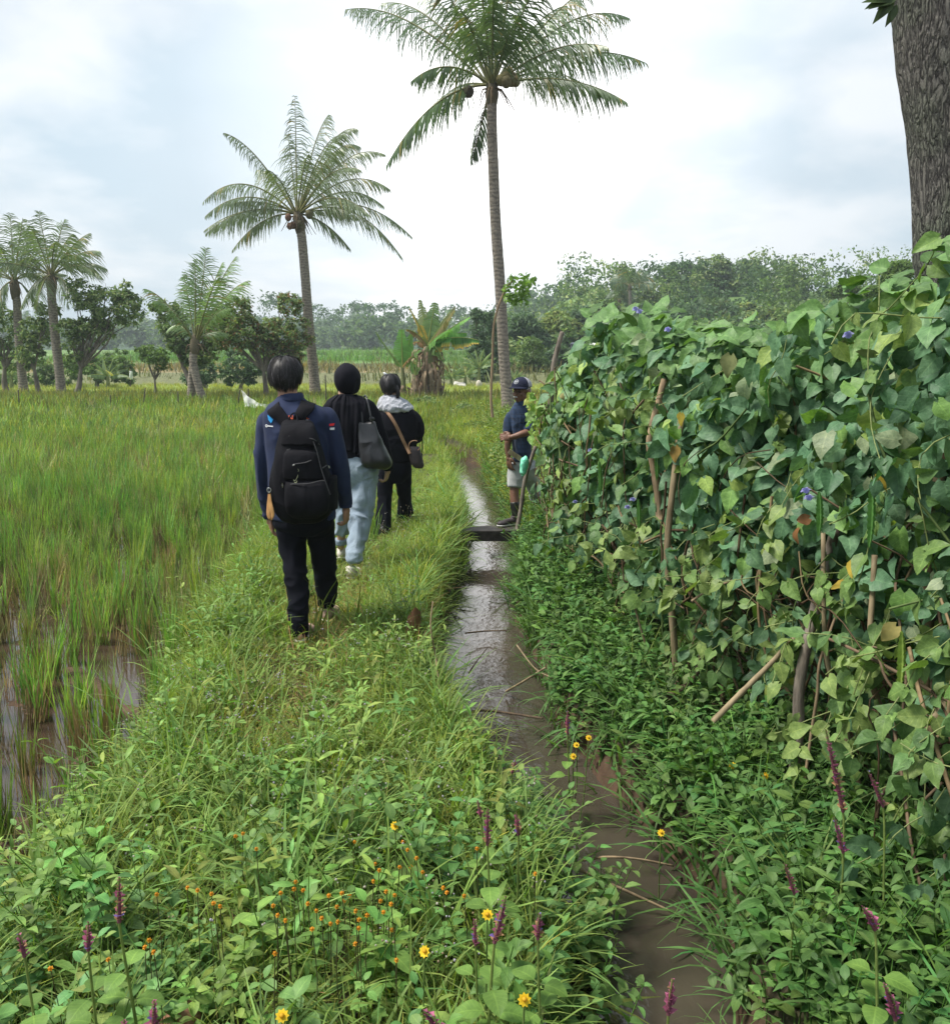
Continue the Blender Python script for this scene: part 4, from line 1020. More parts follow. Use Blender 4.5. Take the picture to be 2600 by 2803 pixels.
banana('large banana plant with shaggy brown dead sheaths and one yellowing leaf', 31.5, (833, 778), (832, 672),
       [(846, 588, .3, .0, (.12, .2, .08), .9, None, .3), (818, 583, .8, .0, (.17, .21, .1), .6, None, .3), (884, 602, -.2, .05, (.17, .15, .07), .9), (914, 616, .2, .06, bg_, 1.0), (932, 662, -.3, .2, (.08, .20, .06), 1.1, (.5, .33, .08), 1.1), (908, 648, .5, .2, bg_, .9), (876, 640, -.6, .12, bg_, .9),
        (796, 598, 0, .12, (.42, .30, .07), .45), (790, 640, -.3, .25, (.25, .18, .11), .5, None, 1.3), (885, 596, 1.2, .1, (.17, .17, .1), .7), (800, 668, .4, .3, br, .5, None, 1.4), (862, 700, -.5, .45, (.10, .18, .06), .8, None, 1.2)], r=.26, dead=110, wd=.88)
banana('young banana plant with three clean leaves left of the shaggy one', 31.5, (787, 772), (783, 716),
       [(731, 645, 0, -.06, (.13, .22, .06), .55), (781, 640, 0, .0, bg_, .8, None, .25), (800, 650, .2, .02, (.10, .24, .05), .7, None, .3), (806, 690, -.2, .25, br, .5, None, 1.2)], r=.11, dead=10, wd=.8)
banana('thin banana shoot between the two bigger bananas', 31, (808, 778), (808, 730), [(800, 700, 0, .05, bg_, .6), (822, 705, .1, .1, (.12, .2, .07), .6), (812, 690, 0, 0, bg_, .5)], r=.08, dead=14, wd=.4)
for lb, x, y, h, s_, Yd in [('small grey-green banana with pale stem right of the palm trunk', 932, 722, 38, 1.0, 47), ('low banana at the wood edge behind the shaggy banana', 878, 738, 20, .8, 48), ('low banana with a pale folded leaf at the wood edge', 905, 735, 22, .9, 49), ('bushy banana under the scrub by the left trees', 210, 735, 18, 1.2, 45), ('banana clump beside the leftmost trunks', 22, 735, 20, 1.0, 44), ('grey banana near the tall tree trunk', 572, 700, 30, .9, 60), ('small banana just beside the old man', 1000, 742, 16, .7, 50)]:
    lv = [(x + 34 * s_ * math.cos(a), y - h * 0.5 - 24 * s_ * math.sin(a), .5 * math.sin(5 * a), .15, (.13, .19, .10), 1.0, None, .8) for a in np.linspace(-.2, 3.3, 8)]
    banana(lb, Yd, (x, y + 20), (x, y - h * .2), lv, r=.12, group='small bananas near the wood', wd=.5)

# ------------------------------------------------------------------ bushes on the far banks
def bush(label, Y, x, y, rx, ry, n, size, cols, group='bushes on the far bank'):
    p = PX(x, y, Y); gz = float(terrain(p.x, Y)); k = D2 * Y / F
    root = empty('bush', (p.x, Y, gz), label, 'bush', group)
    c = np.array([p.x, Y, gz + ry * k * .6])
    crown_soup([(c, np.array([rx * k, rx * k, ry * k])), (c + np.array([rx * k * .6, .2, -ry * k * .2]), np.array([rx * k * .6, rx * k * .6, ry * k * .6])), (c - np.array([rx * k * .6, .1, ry * k * .2]), np.array([rx * k * .6, rx * k * .6, ry * k * .6]))], n, size, cols, .25, 26).build('foliage', MAT['far_leaf'], root)
bush('dark leafy bush on the bank at the foot of the shaggy banana', 23, 905, 800, 26, 16, 2600, .085, gd)
bush('bright green bush on the bank left of the slim sapling', 18.5, 925, 828, 30, 12, 2600, .07, gl)
bush('rough bush hiding the banana stems', 26, 828, 790, 24, 14, 2000, .1, gd)
bush('green bush at the foot of the tall palm', 21, 978, 815, 22, 13, 1800, .08, gl)
bush('low creeping bush over the stream bend', 15.5, 905, 862, 24, 10, 2200, .06, gl)
bush('lush bush on the stream bank before the old man', 13, 945, 880, 14, 9, 1400, .05, gl)
bush('round bush beside the short palm', 29.5, 437, 776, 15, 9, 700, .12, gd)
bush('small dry bush left of the short palm', 30, 335, 775, 14, 8, 500, .12, [(.14, .13, .06), (.1, .13, .05)])
bush('low bush on the bank by the small open tree', 30, 305, 780, 12, 6, 400, .12, gd)
bush('leafy shoots round the leaning tree foot', 33, 150, 768, 10, 8, 400, .12, gl)

# ------------------------------------------------------------------ poles, net, cloths, huts
def stick(name, label, cat, pts, rad, mat, group=None, parent=None, n=16, sides=8):
    pts = [np.array(p) for p in pts]
    if parent is None:
        V, Q, T, U = tube_np(smooth_path(pts, n), np.linspace(rad[0], rad[1], n) * (1 + rng.normal(0, .05, n)), sides, cap=True)
        o = mesh_np(name, V - pts[0], Q, mat); o.location = pts[0]; tag(o, label, cat, group)
    else:
        V, Q, T, U = tube_np(smooth_path(pts, n), np.linspace(rad[0], rad[1], n) * (1 + rng.normal(0, .05, n)), sides, cap=True)
        o = mesh_np(name, V, Q, mat, parent); tag(o, label)
    return o
MAT['darkpole'] = simple_mat('dark_bamboo', (0.10, 0.085, 0.06), .8, (.04, .035, .03), 30, .3)
polab = ['short field pole standing far out by the slim trunks', 'thin field pole in the open paddy grass', 'tall leaning field pole left of the small open tree', 'faint field pole near the yellow cloth', 'field pole between the small tree and the short palm', 'leaning field pole holding the net corner', 'field pole in front of the white net', 'tall thin pole between the palm and the veiled walker']
for lb, (x, y0, y1, dx) in zip(polab, [(103, 1060, 1115, 0), (660, 1100, 1165, 3), (800, 1050, 1155, -16), (620, 1090, 1140, 0), (997, 1070, 1135, -4), (1330, 1060, 1150, -18), (1390, 1055, 1145, -6), (1832, 975, 1090, 4)]):
    fx, f0, f1 = x / 2.053, y0 / 2.053 + 550, y1 / 2.053 + 550; Yp = 28.0
    a, b = PF(fx, f1, Yp), PF(fx - dx / 2.053, f0, Yp); a.z = float(terrain(a.x, a.y)) - .1
    stick('field_pole', lb, 'pole', [a, (a + b) / 2, b], (.022, .018), MAT['darkpole'], 'thin poles in the field')
def net_mat():
    m, nt, o = new_mat('white_net')
    geo = N(nt, 'ShaderNodeNewGeometry')
    d = N(nt, 'ShaderNodeBsdfDiffuse'); d.inputs['Color'].default_value = (.7, .72, .7, 1)
    t = N(nt, 'ShaderNodeBsdfTransparent'); mx = N(nt, 'ShaderNodeMixShader')
    L(nt, ramp(nt, noise_n(nt, geo.outputs['Position'], 3, 4), [(.3, .25), (.7, .7)]), mx.inputs[0]); L(nt, t.outputs[0], mx.inputs[1]); L(nt, d.outputs[0], mx.inputs[2]); L(nt, mx.outputs[0], o.inputs['Surface'])
    return m
MAT['net'] = net_mat()
V, Q = [], []
A, B = np.array(PX(469, 758, 28)), np.array(PX(545, 768, 27)); nu_, nv_ = 26, 10
for i in range(nu_ + 1):
    for j in range(nv_ + 1):
        u, v = i / nu_, j / nv_
        top = A * (1 - u) + B * u + np.array([0, 0, -.35 * math.sin(math.pi * u * .9)]); bot = np.array([A[0] + (B[0] - A[0]) * u + .25 * (1 - u), 27.4, -.05 + .03 * math.sin(u * 20)])
        p = top * (1 - v) + bot * v; p[1] += .06 * math.sin(u * 25 + v * 3); V.append(p)
for i in range(nu_):
    for j in range(nv_): a = i * (nv_ + 1) + j; Q.append((a, a + 1, a + nv_ + 2, a + nv_ + 1))
tag(mesh_np('bird_net', V, Q, MAT['net']), 'sagging white bird net hung from the field poles', 'net')
def cloth(name, label, cat, corners, mat, nu_=8, nv_=8, amp=.04, thick=.004):
    V, Q = [], []; c = [np.array(k) for k in corners]
    for i in range(nu_ + 1):
        for j in range(nv_ + 1):
            u, v = i / nu_, j / nv_; p = (c[0] * (1 - u) + c[1] * u) * (1 - v) + (c[3] * (1 - u) + c[2] * u) * v
            p = p + np.array([0, amp * math.sin(u * 7 + v * 5), amp * .4 * math.sin(u * 9 + v * 2)]); V.append(p)
    for i in range(nu_):
        for j in range(nv_): a = i * (nv_ + 1) + j; Q.append((a, a + 1, a + nv_ + 2, a + nv_ + 1))
    o = mesh_np(name, V, Q, mat); m_ = o.modifiers.new('thick', 'SOLIDIFY'); m_.thickness = thick
    return tag(o, label, cat)
MAT['whitecloth'] = simple_mat('white_cloth', (.78, .8, .8), .8, (.6, .63, .65), 4, .1)
MAT['yellowcloth'] = simple_mat('yellow_cloth', (.75, .68, .15), .8, (.6, .55, .1), 4, .1)
cloth('flag', 'white rag hung on a stick beside the bananas by the left trees', 'rag', [PX(251, 722, 40), PX(257, 722, 40), PX(259, 737, 40), PX(252, 738, 40)], MAT['whitecloth'])
cloth('flag', 'yellow rag draped on leaves by the left trees', 'rag', [PX(205, 720, 40), PX(213, 724, 40), PX(223, 730, 40), PX(216, 731, 40)], MAT['yellowcloth'])
stick('flag_stick', 'thin stick carrying the white rag', 'stick', [PX(254, 752, 40.05), PX(254, 735, 40.05), PX(254, 720, 40.05)], (.02, .015), MAT['darkpole'])
MAT['thatch'] = simple_mat('thatch', (.34, .22, .12), .95, (.2, .12, .07), 8, .5)
MAT['sheetroof'] = simple_mat('pale_roof_sheet', (.62, .62, .62), .6, (.45, .44, .43), 3, .1)
MAT['bluewall'] = simple_mat('dark_house_wall', (.10, .11, .14), .8, (.06, .07, .09), 3, .1)
MAT['dirtycloth'] = simple_mat('dirty_white_cloth', (.62, .6, .56), .8, (.4, .38, .35), 3, .2)
def hut(name, label, Y, x0, x1, yt, ye, yb, roofm, wallm, group=None):
    """gabled field hut: ridge at yt, eaves at ye, ground at yb"""
    L0, R0 = PX(x0, yb, Y), PX(x1, yb, Y); w = R0.x - L0.x; zt, ze = PX(x0, yt, Y).z, PX(x0, ye, Y).z; cx = (L0.x + R0.x) / 2; zb = float(terrain(cx, Y)) - .1; d = w * .7
    root = empty(name, (cx, Y, zb), label, 'hut', group)
    V = [(cx - w * .42, Y, zb), (cx + w * .42, Y, zb), (cx + w * .42, Y + d, zb), (cx - w * .42, Y + d, zb)]; V += [(a, b, ze + .02) for a, b, c in V]
    mesh_np('wall', V, [(0, 1, 5, 4), (1, 2, 6, 5), (2, 3, 7, 6), (3, 0, 4, 7)], wallm, root, smooth=False)
    y0, y1, ym, t = Y - d * .12, Y + d * 1.12, Y + d * .5, .08
    V = [(cx - w / 2, y0, ze), (cx + w / 2, y0, ze), (cx + w * .4, ym, zt), (cx - w * .4, ym, zt), (cx - w / 2, y1, ze), (cx + w / 2, y1, ze)]; V += [(a, b, c + t) for a, b, c in V]
    mesh_np('roof', V, [(0, 1, 2, 3), (3, 2, 5, 4), (6, 7, 8, 9), (9, 8, 11, 10), (0, 1, 7, 6), (4, 5, 11, 10), (0, 3, 9, 6), (1, 2, 8, 7), (3, 4, 10, 9), (2, 5, 11, 8)], roofm, root, smooth=False)
    for sx in (-.2, .15): 
        V = [(cx + w * sx, Y - .04, ze - (ze - zb) * .7), (cx + w * sx + w * .14, Y - .04, ze - (ze - zb) * .7), (cx + w * sx + w * .14, Y - .04, ze - (ze - zb) * .2), (cx + w * sx, Y - .04, ze - (ze - zb) * .2)]
        V += [(a, b + .03, c) for a, b, c in V]
        mesh_np('opening_shade_panel', V, [(0, 1, 2, 3), (0, 1, 5, 4), (2, 3, 7, 6), (1, 2, 6, 5), (0, 3, 7, 4)], MAT['bluewall'], root, smooth=False)  # solid dark panel standing in for the shade inside a doorway or window
hut('field_hut', 'low white-roofed hut on the far terrace edge', 150, 625, 652, 695.5, 699.5, 702, MAT['whitecloth'], MAT['dirtycloth'])
hut('field_hut', 'tiny thatched hut on the far terrace edge', 150, 694, 707, 694, 700, 702, MAT['thatch'], MAT['thatch'])
hut('house', 'dark-walled house in the wood past the leaning pole', 62, 1110, 1131, 668, 671, 681, MAT['bluewall'], MAT['bluewall'])
hut('house', 'pale-roofed house just above the hedge end', 62, 1144, 1172, 669, 674, 684, MAT['sheetroof'], MAT['bluewall'])
cloth('tarpaulin', 'white tarpaulin raised above the far hut', 'tarpaulin', [PX(641, 684, 149), PX(651, 685, 149), PX(652, 692, 149), PX(641, 692, 149)], MAT['whitecloth'], thick=.03)
cloth('tarpaulin', 'pale tarpaulin on the ground by the low bananas', 'tarpaulin', [PX(884, 742, 49), PX(905, 744, 49), PX(908, 753, 48), PX(880, 753, 48)], MAT['dirtycloth'], thick=.03)
def sack(label, x, y, w, h, Y):
    p = PX(x, y, Y); k = D2 * Y / F; s = Soup(); V, Q, T, U = ball((0, 0, 0), 1, 12, (.55, .5, .45))
    V = V * np.array([w * k * .5, w * k * .4, h * k * .5]); V = V * (1 + .12 * np.sin(V[:, :1] * 9 + V[:, 2:] * 7)); V[:, 2] += h * k * .4
    s.add(V, Q, T, U); o = s.build('sack', MAT['dry']); o.location = (p.x, Y, float(terrain(p.x, Y))); tag(o, label, 'sack')
sack('dirty white sack standing at the field edge left of the old man', 931, 752, 12, 15, 46)
# ------------------------------------------------------------------ hedge flowers, pods, stakes
def hedge_face(x, y, off=0.0):
    best = PX(x, y, 2.0)
    for yq in np.arange(1.9, 8.3, .02):
        p = PX(x, y, yq)
        if p.x < float(hedge_x(yq)) - 0.13 - off - 0.13 * math.sin(math.pi * min(1, max(0, p.z / 1.9))): best = p
    return best
fl = Soup()
for i in range(5):
    a = [-.5, .5, 2.2, 3.14, 4.1][i]; b = leaf(.022 if i < 2 else .014, .03 if i < 2 else .014, 4, 2, obl, bend=.5, fold=.1, a0=.9, seed=i)
    fl.add(*place(b, rotz(a)))
fl = fl.tpl()
for (x, y) in [(1245, 605), (1237, 600), (1568, 952), (1574, 966), (1232, 970), (1150, 875), (1120, 975), (1650, 650), (1167, 833), (1222, 985), (1300, 640)]:
    p = hedge_face(x, y, .03); s = Soup()
    V, Q, T, U = place(fl, np.array(frames(np.array([[-.3, -.2, .5]]), np.array([[-.5, -.8, .2]]), np.array([1.1]))[0]), p, (.46, .46, .85)); s.add(V, Q, T, U)
    s.build('pea_flower', MAT['petal'], hedge)
for (x, y, ln) in [(1165, 930, .20), (1690, 1000, .22), (1240, 1000, .16), (1175, 1100, .15), (1275, 905, .15), (1490, 770, .14), (1415, 1345, .10), (1748, 1290, .2), (1590, 1000, .16)]:
    p = hedge_face(x, y, .02); s = Soup(); m_ = 26
    for k in range(4):
        a = k * 1.57; V = []
        for i in range(m_ + 1):
            u = i / m_; w = .012 * math.sin(math.pi * min(1, u * 1.02)) ** .5 * (1 + .25 * math.sin(i * 2.6)) + .001; c = np.array([p.x + .01 * math.sin(u * 2), p.y, p.z + ln / 2 - u * ln])
            V += [c, c + np.array([math.cos(a) * w, math.sin(a) * w, 0])]
        s.add(V, [(2 * i, 2 * i + 1, 2 * i + 3, 2 * i + 2) for i in range(m_)], (.055, .15, .04) if y < 1200 else (.13, .22, .05))
    s.build('bean_pod', MAT['hedge_leaf'], hedge)
# twisted rope-like vine and the dark bent stem under the hedge
def hvine(x0, y0, x1, y1, Y, r, turns, mat, name):
    a, b = np.array(PX(x0, y0, Y)), np.array(PX(x1, y1, Y)); s = Soup(); n = 90
    for ph in (0, math.pi):
        pts = [a + (b - a) * t + r * .8 * np.array([math.cos(t * turns * 6.28 + ph), math.sin(t * turns * 6.28 + ph), 0]) for t in np.linspace(0, 1, n)]
        s.add(*tube_np(pts, r, 6, (.16, .11, .07)))
    s.build(name, mat, hedge)
hvine(1412, 1220, 1404, 1388, 3.75, .007, 9, MAT['dry'], 'twisted_vine')
V, Q, T, U = tube_np(smooth_path([tuple(PX(1365, 1245, 3.9)), tuple(PX(1362, 1290, 3.85)), tuple(PX(1340, 1330, 3.8)), tuple(PX(1300, 1356, 3.75))], 24), np.linspace(.012, .017, 24), 8)
mesh_np('bent_stem', V, Q, MAT['vine'], hedge)
for lb, pts, Y, r, m_ in [
    ('pole with a stubby side branch poking above the far end of the hedge', [(1070, 800), (1076, 720), (1084, 680), (1094, 645)], 8.05, (.028, .02), 'greywood'),
    ('crooked stake standing right in front of the old man', [(1006, 1030), (1014, 985), (1022, 930), (1042, 868)], 7.75, (.020, .017), 'greywood'),
    ('long bare pole slanting down across the hedge foot', [(1387, 1404), (1440, 1350), (1510, 1280), (1583, 1199)], 3.15, (.0125, .010), 'bamboo'),
    ('thick grey stake with a weathered foot under the hedge', [(1538, 1600), (1543, 1520), (1553, 1420), (1560, 1300)], 3.1, (.024, .021), 'greywood'),
    ('pale cane leaning left at the hedge foot', [(1682, 1570), (1655, 1470), (1632, 1360), (1606, 1262)], 2.95, (.011, .008), 'bamboo'),
    ('thin brown stick beside the thick grey stake', [(1560, 1560), (1575, 1450), (1590, 1350), (1600, 1270)], 3.05, (.007, .005), 'wood'),
    ('whitish split cane near the hedge foot at the right', [(1756, 1545), (1735, 1470), (1712, 1380), (1692, 1290)], 2.8, (.012, .010), 'bamboo'),
    ('stout yellow bamboo stake among the right-hand vines', [(1800, 1430), (1802, 1300), (1805, 1180), (1808, 1040)], 2.8, (.021, .019), 'bamboo'),
    ('brown stake half hidden in the middle of the hedge', [(1315, 1330), (1312, 1260), (1305, 1170), (1298, 1060)], 4.12, (.018, .016), 'bamboo'),
    ('short upright stake high in the leaves', [(1284, 1010), (1278, 950), (1270, 900), (1264, 850)], 4.42, (.020, .016), 'wood'),
    ('cut bamboo end jutting out at the lower right', [(1755, 1490), (1785, 1440), (1815, 1400), (1850, 1360)], 2.6, (.017, .019), 'bamboo'),
    ('thin dry twig slanting through the hedge leaves', [(1345, 1170), (1375, 1150), (1410, 1135), (1450, 1120)], 3.7, (.006, .004), 'wood'),
    ('pale dry twig at the stream side of the hedge', [(1262, 1270), (1250, 1235), (1240, 1200), (1232, 1170)], 4.3, (.006, .005), 'bamboo')]:
    P_ = [PX(x, y, Y + .01 * i) for i, (x, y) in enumerate(pts)]
    if pts[0][1] - pts[-1][1] > 150 and 'above' not in lb and 'slanting down' not in lb and 'jutting' not in lb and 'old man' not in lb: P_.append(P_[-1] + (P_[-1] - P_[-2]) * 2.2 + Vector((.12, .06, 0)))
    stick('hedge_stake', lb, 'stake', P_, r, MAT[m_], 'stakes and canes of the hedge', n=24)
# board and plastic bag on the crooked stake
a, b = np.array(PX(990, 878, 7.66)), np.array(PX(1030, 905, 7.66)); s = Soup(); d = (b - a) / np.linalg.norm(b - a); n_ = np.cross(d, [0, 1, 0])
V = [a + n_ * .02, b + n_ * .02, b - n_ * .02, a - n_ * .02]; V += [v + np.array([0, .02, 0]) for v in V]
tag(mesh_np('wooden_batten', V, [(0, 1, 2, 3), (4, 5, 6, 7), (0, 1, 5, 4), (1, 2, 6, 5), (2, 3, 7, 6), (3, 0, 4, 7)], MAT['bamboo'], smooth=False), 'short pale batten nailed to the crooked stake', 'batten')
MAT['greenbag'] = simple_mat('green_plastic', (.10, .62, .38), .35, (.35, .8, .6), 22, .5, spec=.6)
V, Q, T, U = tube_np(smooth_path([tuple(PX(1024, 888, 7.62)), tuple(PX(1021, 897, 7.6)), tuple(PX(1019, 908, 7.6)), tuple(PX(1017, 920, 7.6)), tuple(PX(1016, 926, 7.6))], 14), [.008, .02, .03, .036, .038, .036, .037, .033, .03, .028, .026, .02, .012, .003], 12)
V = V + .006 * np.sin(V * 160)[:, [1, 2, 0]]
tag(mesh_np('plastic_bag', V, Q, MAT['greenbag']), 'crumpled green plastic bag tied to the crooked stake', 'plastic bag')

# ------------------------------------------------------------------ big rough trunk behind the hedge
def bark_mat():
    m, nt, o = new_mat('rough_furrowed_bark')
    tcn = N(nt, 'ShaderNodeTexCoord'); mp = N(nt, 'ShaderNodeMapping'); mp.inputs['Scale'].default_value = (1, 1, .22); L(nt, tcn.outputs['Object'], mp.inputs['Vector'])
    vo = N(nt, 'ShaderNodeTexVoronoi', feature='DISTANCE_TO_EDGE'); vo.inputs['Scale'].default_value = 52; vo.inputs['Randomness'].default_value = 1
    nd = N(nt, 'ShaderNodeMix', data_type='VECTOR'); nd.inputs[0].default_value = .2
    nn = N(nt, 'ShaderNodeTexNoise'); nn.inputs['Scale'].default_value = 9; nn.inputs['Detail'].default_value = 6; L(nt, mp.outputs[0], nn.inputs['Vector'])
    L(nt, mp.outputs[0], nd.inputs[4]); L(nt, nn.outputs['Color'], nd.inputs[5]); L(nt, nd.outputs[1], vo.inputs['Vector'])
    n2 = noise_n(nt, mp.outputs[0], 60, 6, .7); n3 = noise_n(nt, tcn.outputs['Object'], 3, 4)
    h = M(nt, 'ADD', M(nt, 'MULTIPLY', M(nt, 'MINIMUM', vo.outputs['Distance'], .3), 1.5), M(nt, 'MULTIPLY', n2, .95))
    c = ramp(nt, h, [(.42, (.022, .019, .019)), (.58, (.095, .088, .08)), (.80, (.23, .215, .19))])
    c = mixc(nt, ramp(nt, n3, [(.42, 0.0), (.6, .55)]), c, mixc(nt, 1.0, c, (.75, 1.0, .72), 'MULTIPLY'))
    pb = N(nt, 'ShaderNodeBsdfPrincipled'); L(nt, c, pb.inputs['Base Color']); pb.inputs['Roughness'].default_value = .92
    bp = N(nt, 'ShaderNodeBump'); bp.inputs['Strength'].default_value = 1; bp.inputs['Distance'].default_value = .035
    L(nt, h, bp.inputs['Height']); L(nt, bp.outputs[0], pb.inputs['Normal']); L(nt, pb.outputs[0], o.inputs['Surface']); return m
MAT['roughbark'] = bark_mat()
Yt = 4.3
def ctr(xl, y, r): p = PX(xl, y, Yt); return np.array([p.x + r + .05, Yt + .1, p.z])
ctl = [ctr(1812, 900, .235), ctr(1800, 620, .225), ctr(1790, 480, .22), ctr(1779, 300, .215), ctr(1757, 150, .212), ctr(1737, 0, .21), ctr(1715, -250, .2), ctr(1700, -600, .17)]
ctl[0][2] = -.3
pts = smooth_path([tuple(c) for c in ctl], 420); ns = 110
tn = np.gradient(pts, axis=0); tn /= np.linalg.norm(tn, axis=1, keepdims=True)
V, Q = [], []
for i, (p, t) in enumerate(zip(pts, tn)):
    x = np.cross([0, 1, 0], t); x /= np.linalg.norm(x); y = np.cross(t, x); rr = float(np.interp(i, [0, 60, 150, 420], [.30, .235, .22, .17]))
    for k in range(ns):
        a = 6.2832 * k / ns; cx, sy = math.cos(a), math.sin(a)
        q = Vector((cx * 5.0, sy * 5.0, p[2] * 1.6)); f1 = mnoise.ridged_multi_fractal(q * 1.3, 1.0, 2.1, 4, 1.0, 2.0) if False else mnoise.noise(q * 1.6) ; f2 = mnoise.noise(Vector((cx * 14, sy * 14, p[2] * 9)))
        r_ = rr * (1 + .03 * mnoise.noise(Vector((cx * 1.5, sy * 1.5, p[2] * 1.3)))) + .010 * abs(f1) * 1.4 + .006 * f2
        V.append(p + (x * cx + y * sy) * r_)
for i in range(len(pts) - 1):
    for k in range(ns): Q.append((i * ns + k, i * ns + (k + 1) % ns, (i + 1) * ns + (k + 1) % ns, (i + 1) * ns + k))
root = empty('rough_barked_tree', (pts[0][0], pts[0][1], -.3), 'big leaning tree with rough furrowed grey-brown bark behind the hedge', 'tree')
mesh_np('trunk', V, Q, MAT['roughbark'], root)
s = Soup()
for (x, y, tx, ty, ln) in [(1745, -6, 1708, 12, .13), (1740, -4, 1700, 40, .14), (1738, 0, 1692, 10, .12), (1745, 8, 1725, 48, .11), (1730, 2, 1680, -4, .12), (1735, 6, 1712, 30, .1), (1725, -6, 1690, -20, .13), (1740, 10, 1735, 40, .08), (1735, -10, 1700, -24, .13), (1716, 4, 1684, 12, .09), (1750, -20, 1780, -5, .13), (1720, -30, 1690, -45, .13)]:
    p, q = np.array(PX(x, y, 4.15)), np.array(PX(tx, ty, 4.12)); t = q - p; ln_ = np.linalg.norm(t); b = leaf(1, .34, 6, 2, lance, bend=.3, fold=.3)
    Mx = frames(t[None], np.array([[.2, -.7, .6]]), np.array([ln_]))[0]; s.add(*place(b, Mx, p, np.array((.05, .085, .035)) * R(.7, 1.4)))
s.add(*tube_np(smooth_path([tuple(PX(1752, -30, 4.25)), tuple(PX(1735, -12, 4.2)), tuple(PX(1722, 2, 4.15))], 8), np.linspace(.012, .004, 8), 5, (.08, .06, .04)))
for k in range(700):
    a = R(0, 6.28); p = np.array([pts[-1][0] + R(-2.2, 1.4), pts[-1][1] + R(-1.6, 1.6), pts[-1][2] + R(.3, 2.4)]); t = rng.normal(0, 1, 3) + [0, 0, -.6]
    s.add(*place(leaf(.16, .05, 3, 2, lance, bend=.4, fold=.3), frames(t[None], rng.normal(0, 1, (1, 3)), np.array([1.0]))[0], p, np.array((.05, .09, .04)) * R(.7, 1.4)))
s.build('leaves', MAT['leaf'], root)

# ------------------------------------------------------------------ stream: weir plank, branches, stump
def box(name, c, sx, sy, sz, mat, parent=None, rz=0.0, bev=.006, jitter=.004):
    bm = bmesh.new(); bmesh.ops.create_cube(bm, size=1)
    for v in bm.verts: v.co = Vector((v.co.x * sx, v.co.y * sy, v.co.z * sz))
    bmesh.ops.subdivide_edges(bm, edges=[e for e in bm.edges if abs((e.verts[0].co - e.verts[1].co).x) > sx * .5], cuts=8)
    for v in bm.verts: v.co += Vector((0, R(-jitter, jitter), R(-jitter, jitter)))
    bmesh.ops.bevel(bm, geom=list(bm.edges), offset=bev, segments=1, affect='EDGES', clamp_overlap=True)
    me = bpy.data.meshes.new(name); bm.to_mesh(me); bm.free(); me.materials.append(mat)
    o = bpy.data.objects.new(name, me); link(o, parent); o.location = Vector(c) - (parent_loc(parent) if parent else Vector((0, 0, 0))); o.rotation_euler.z = rz
    return o
MAT['darkplank'] = simple_mat('wet_dark_concrete', (.060, .052, .048), .7, (.022, .019, .018), 14, .5)
pl, pr = PF(1268, 1452, 8.35), PF(1405, 1452, 8.35)
tag(box('footbridge_slab', ((pl.x + pr.x) / 2 + .04, 8.4, -.055), pr.x - pl.x + .25, .24, .11, MAT['darkplank'], rz=.03), 'dark wet slab laid across the stream by the old man', 'slab')
def br_(label, pts, r, mat='wood', n=24):
    stick('fallen_branch', label, 'branch', [np.array(PX(x, y, Y)) for x, y, Y in pts], r, MAT[mat], 'branches lying by the stream', n=n)
def zpt(x, y, z):
    """point at height z seen at (x, y)"""
    lo, hi = .5, 60
    for _ in range(40):
        m_ = (lo + hi) / 2
        if PX(x, y, m_).z > z: lo = m_
        else: hi = m_
    return (x, y, lo)
br_('thin dark stick floating across the stream below the slab', [zpt(905, 1232, -.2), zpt(945, 1228, -.22), zpt(985, 1227, -.2)], (.006, .005), 'vine')
br_('dark forked branch crossing the stream in the middle', [zpt(880, 1400, -.1), zpt(930, 1383, -.18), zpt(990, 1388, -.2), zpt(1055, 1398, -.15)], (.009, .005), 'vine')
br_('long curved branch dipping into the brown pool', [zpt(1040, 1655, 0.0), zpt(1120, 1690, -.12), zpt(1220, 1735, -.2), zpt(1330, 1785, -.27)], (.008, .004), 'wood')
br_('thin brown branch arching over the brown pool', [zpt(1130, 1675, -.15), zpt(1180, 1668, -.08), zpt(1240, 1672, -.1), zpt(1310, 1685, -.15)], (.005, .004), 'wood')
br_('reddish twig leaning over the stream edge', [zpt(912, 1310, -.15), zpt(925, 1290, -.05), zpt(950, 1258, .1)], (.005, .002), 'vine')
br_('bare grey twig standing crooked beside the reddish stump', [zpt(855, 1345, .02), zpt(848, 1280, .14), zpt(838, 1220, .3), zpt(842, 1170, .42)], (.006, .003), 'wood')
br_('straw-coloured cane lying over the bank grass', [zpt(1005, 1255, -.05), zpt(1040, 1300, -.1), zpt(1075, 1320, -.05)], (.005, .004), 'bamboo')
br_('pale slanting cane at the right edge of the stream', [zpt(985, 1345, -.25), zpt(1020, 1325, -.1), zpt(1060, 1300, .08)], (.007, .006), 'bamboo')
# reddish stump on the bank
p = PX(803, 1250, zpt(803, 1250, .02)[2]); s = Soup()
V, Q, T, U = tube_np([(p.x, p.y, -.05), (p.x, p.y, .06), (p.x + .005, p.y, .12), (p.x + .01, p.y, .19), (p.x + .015, p.y, .23)], [.055, .045, .04, .032, .004], 10, (.20, .10, .055))
V = V + .012 * np.sin(V * 70)[:, [1, 2, 0]]; s.add(V, Q, T, U); s.build('stump', MAT['dry']); tag(bpy.data.objects['stump'], 'small reddish-brown jagged stump in the bank grass', 'stump')
# clay stone at the bottom of the picture
p = PX(348, 1985, zpt(348, 1985, .06)[2]); s = Soup(); V, Q, T, U = ball((0, 0, 0), .055, 12, (.32, .17, .11)); V = V * [1, .8, .75] * (1 + .15 * np.sin(V[:, :1] * 60)); s.add(V, Q, T, U)
o = s.build('stone', MAT['dry']); o.location = (p.x, p.y, .06); tag(o, 'reddish clay stone on bare soil at the bottom edge', 'stone')

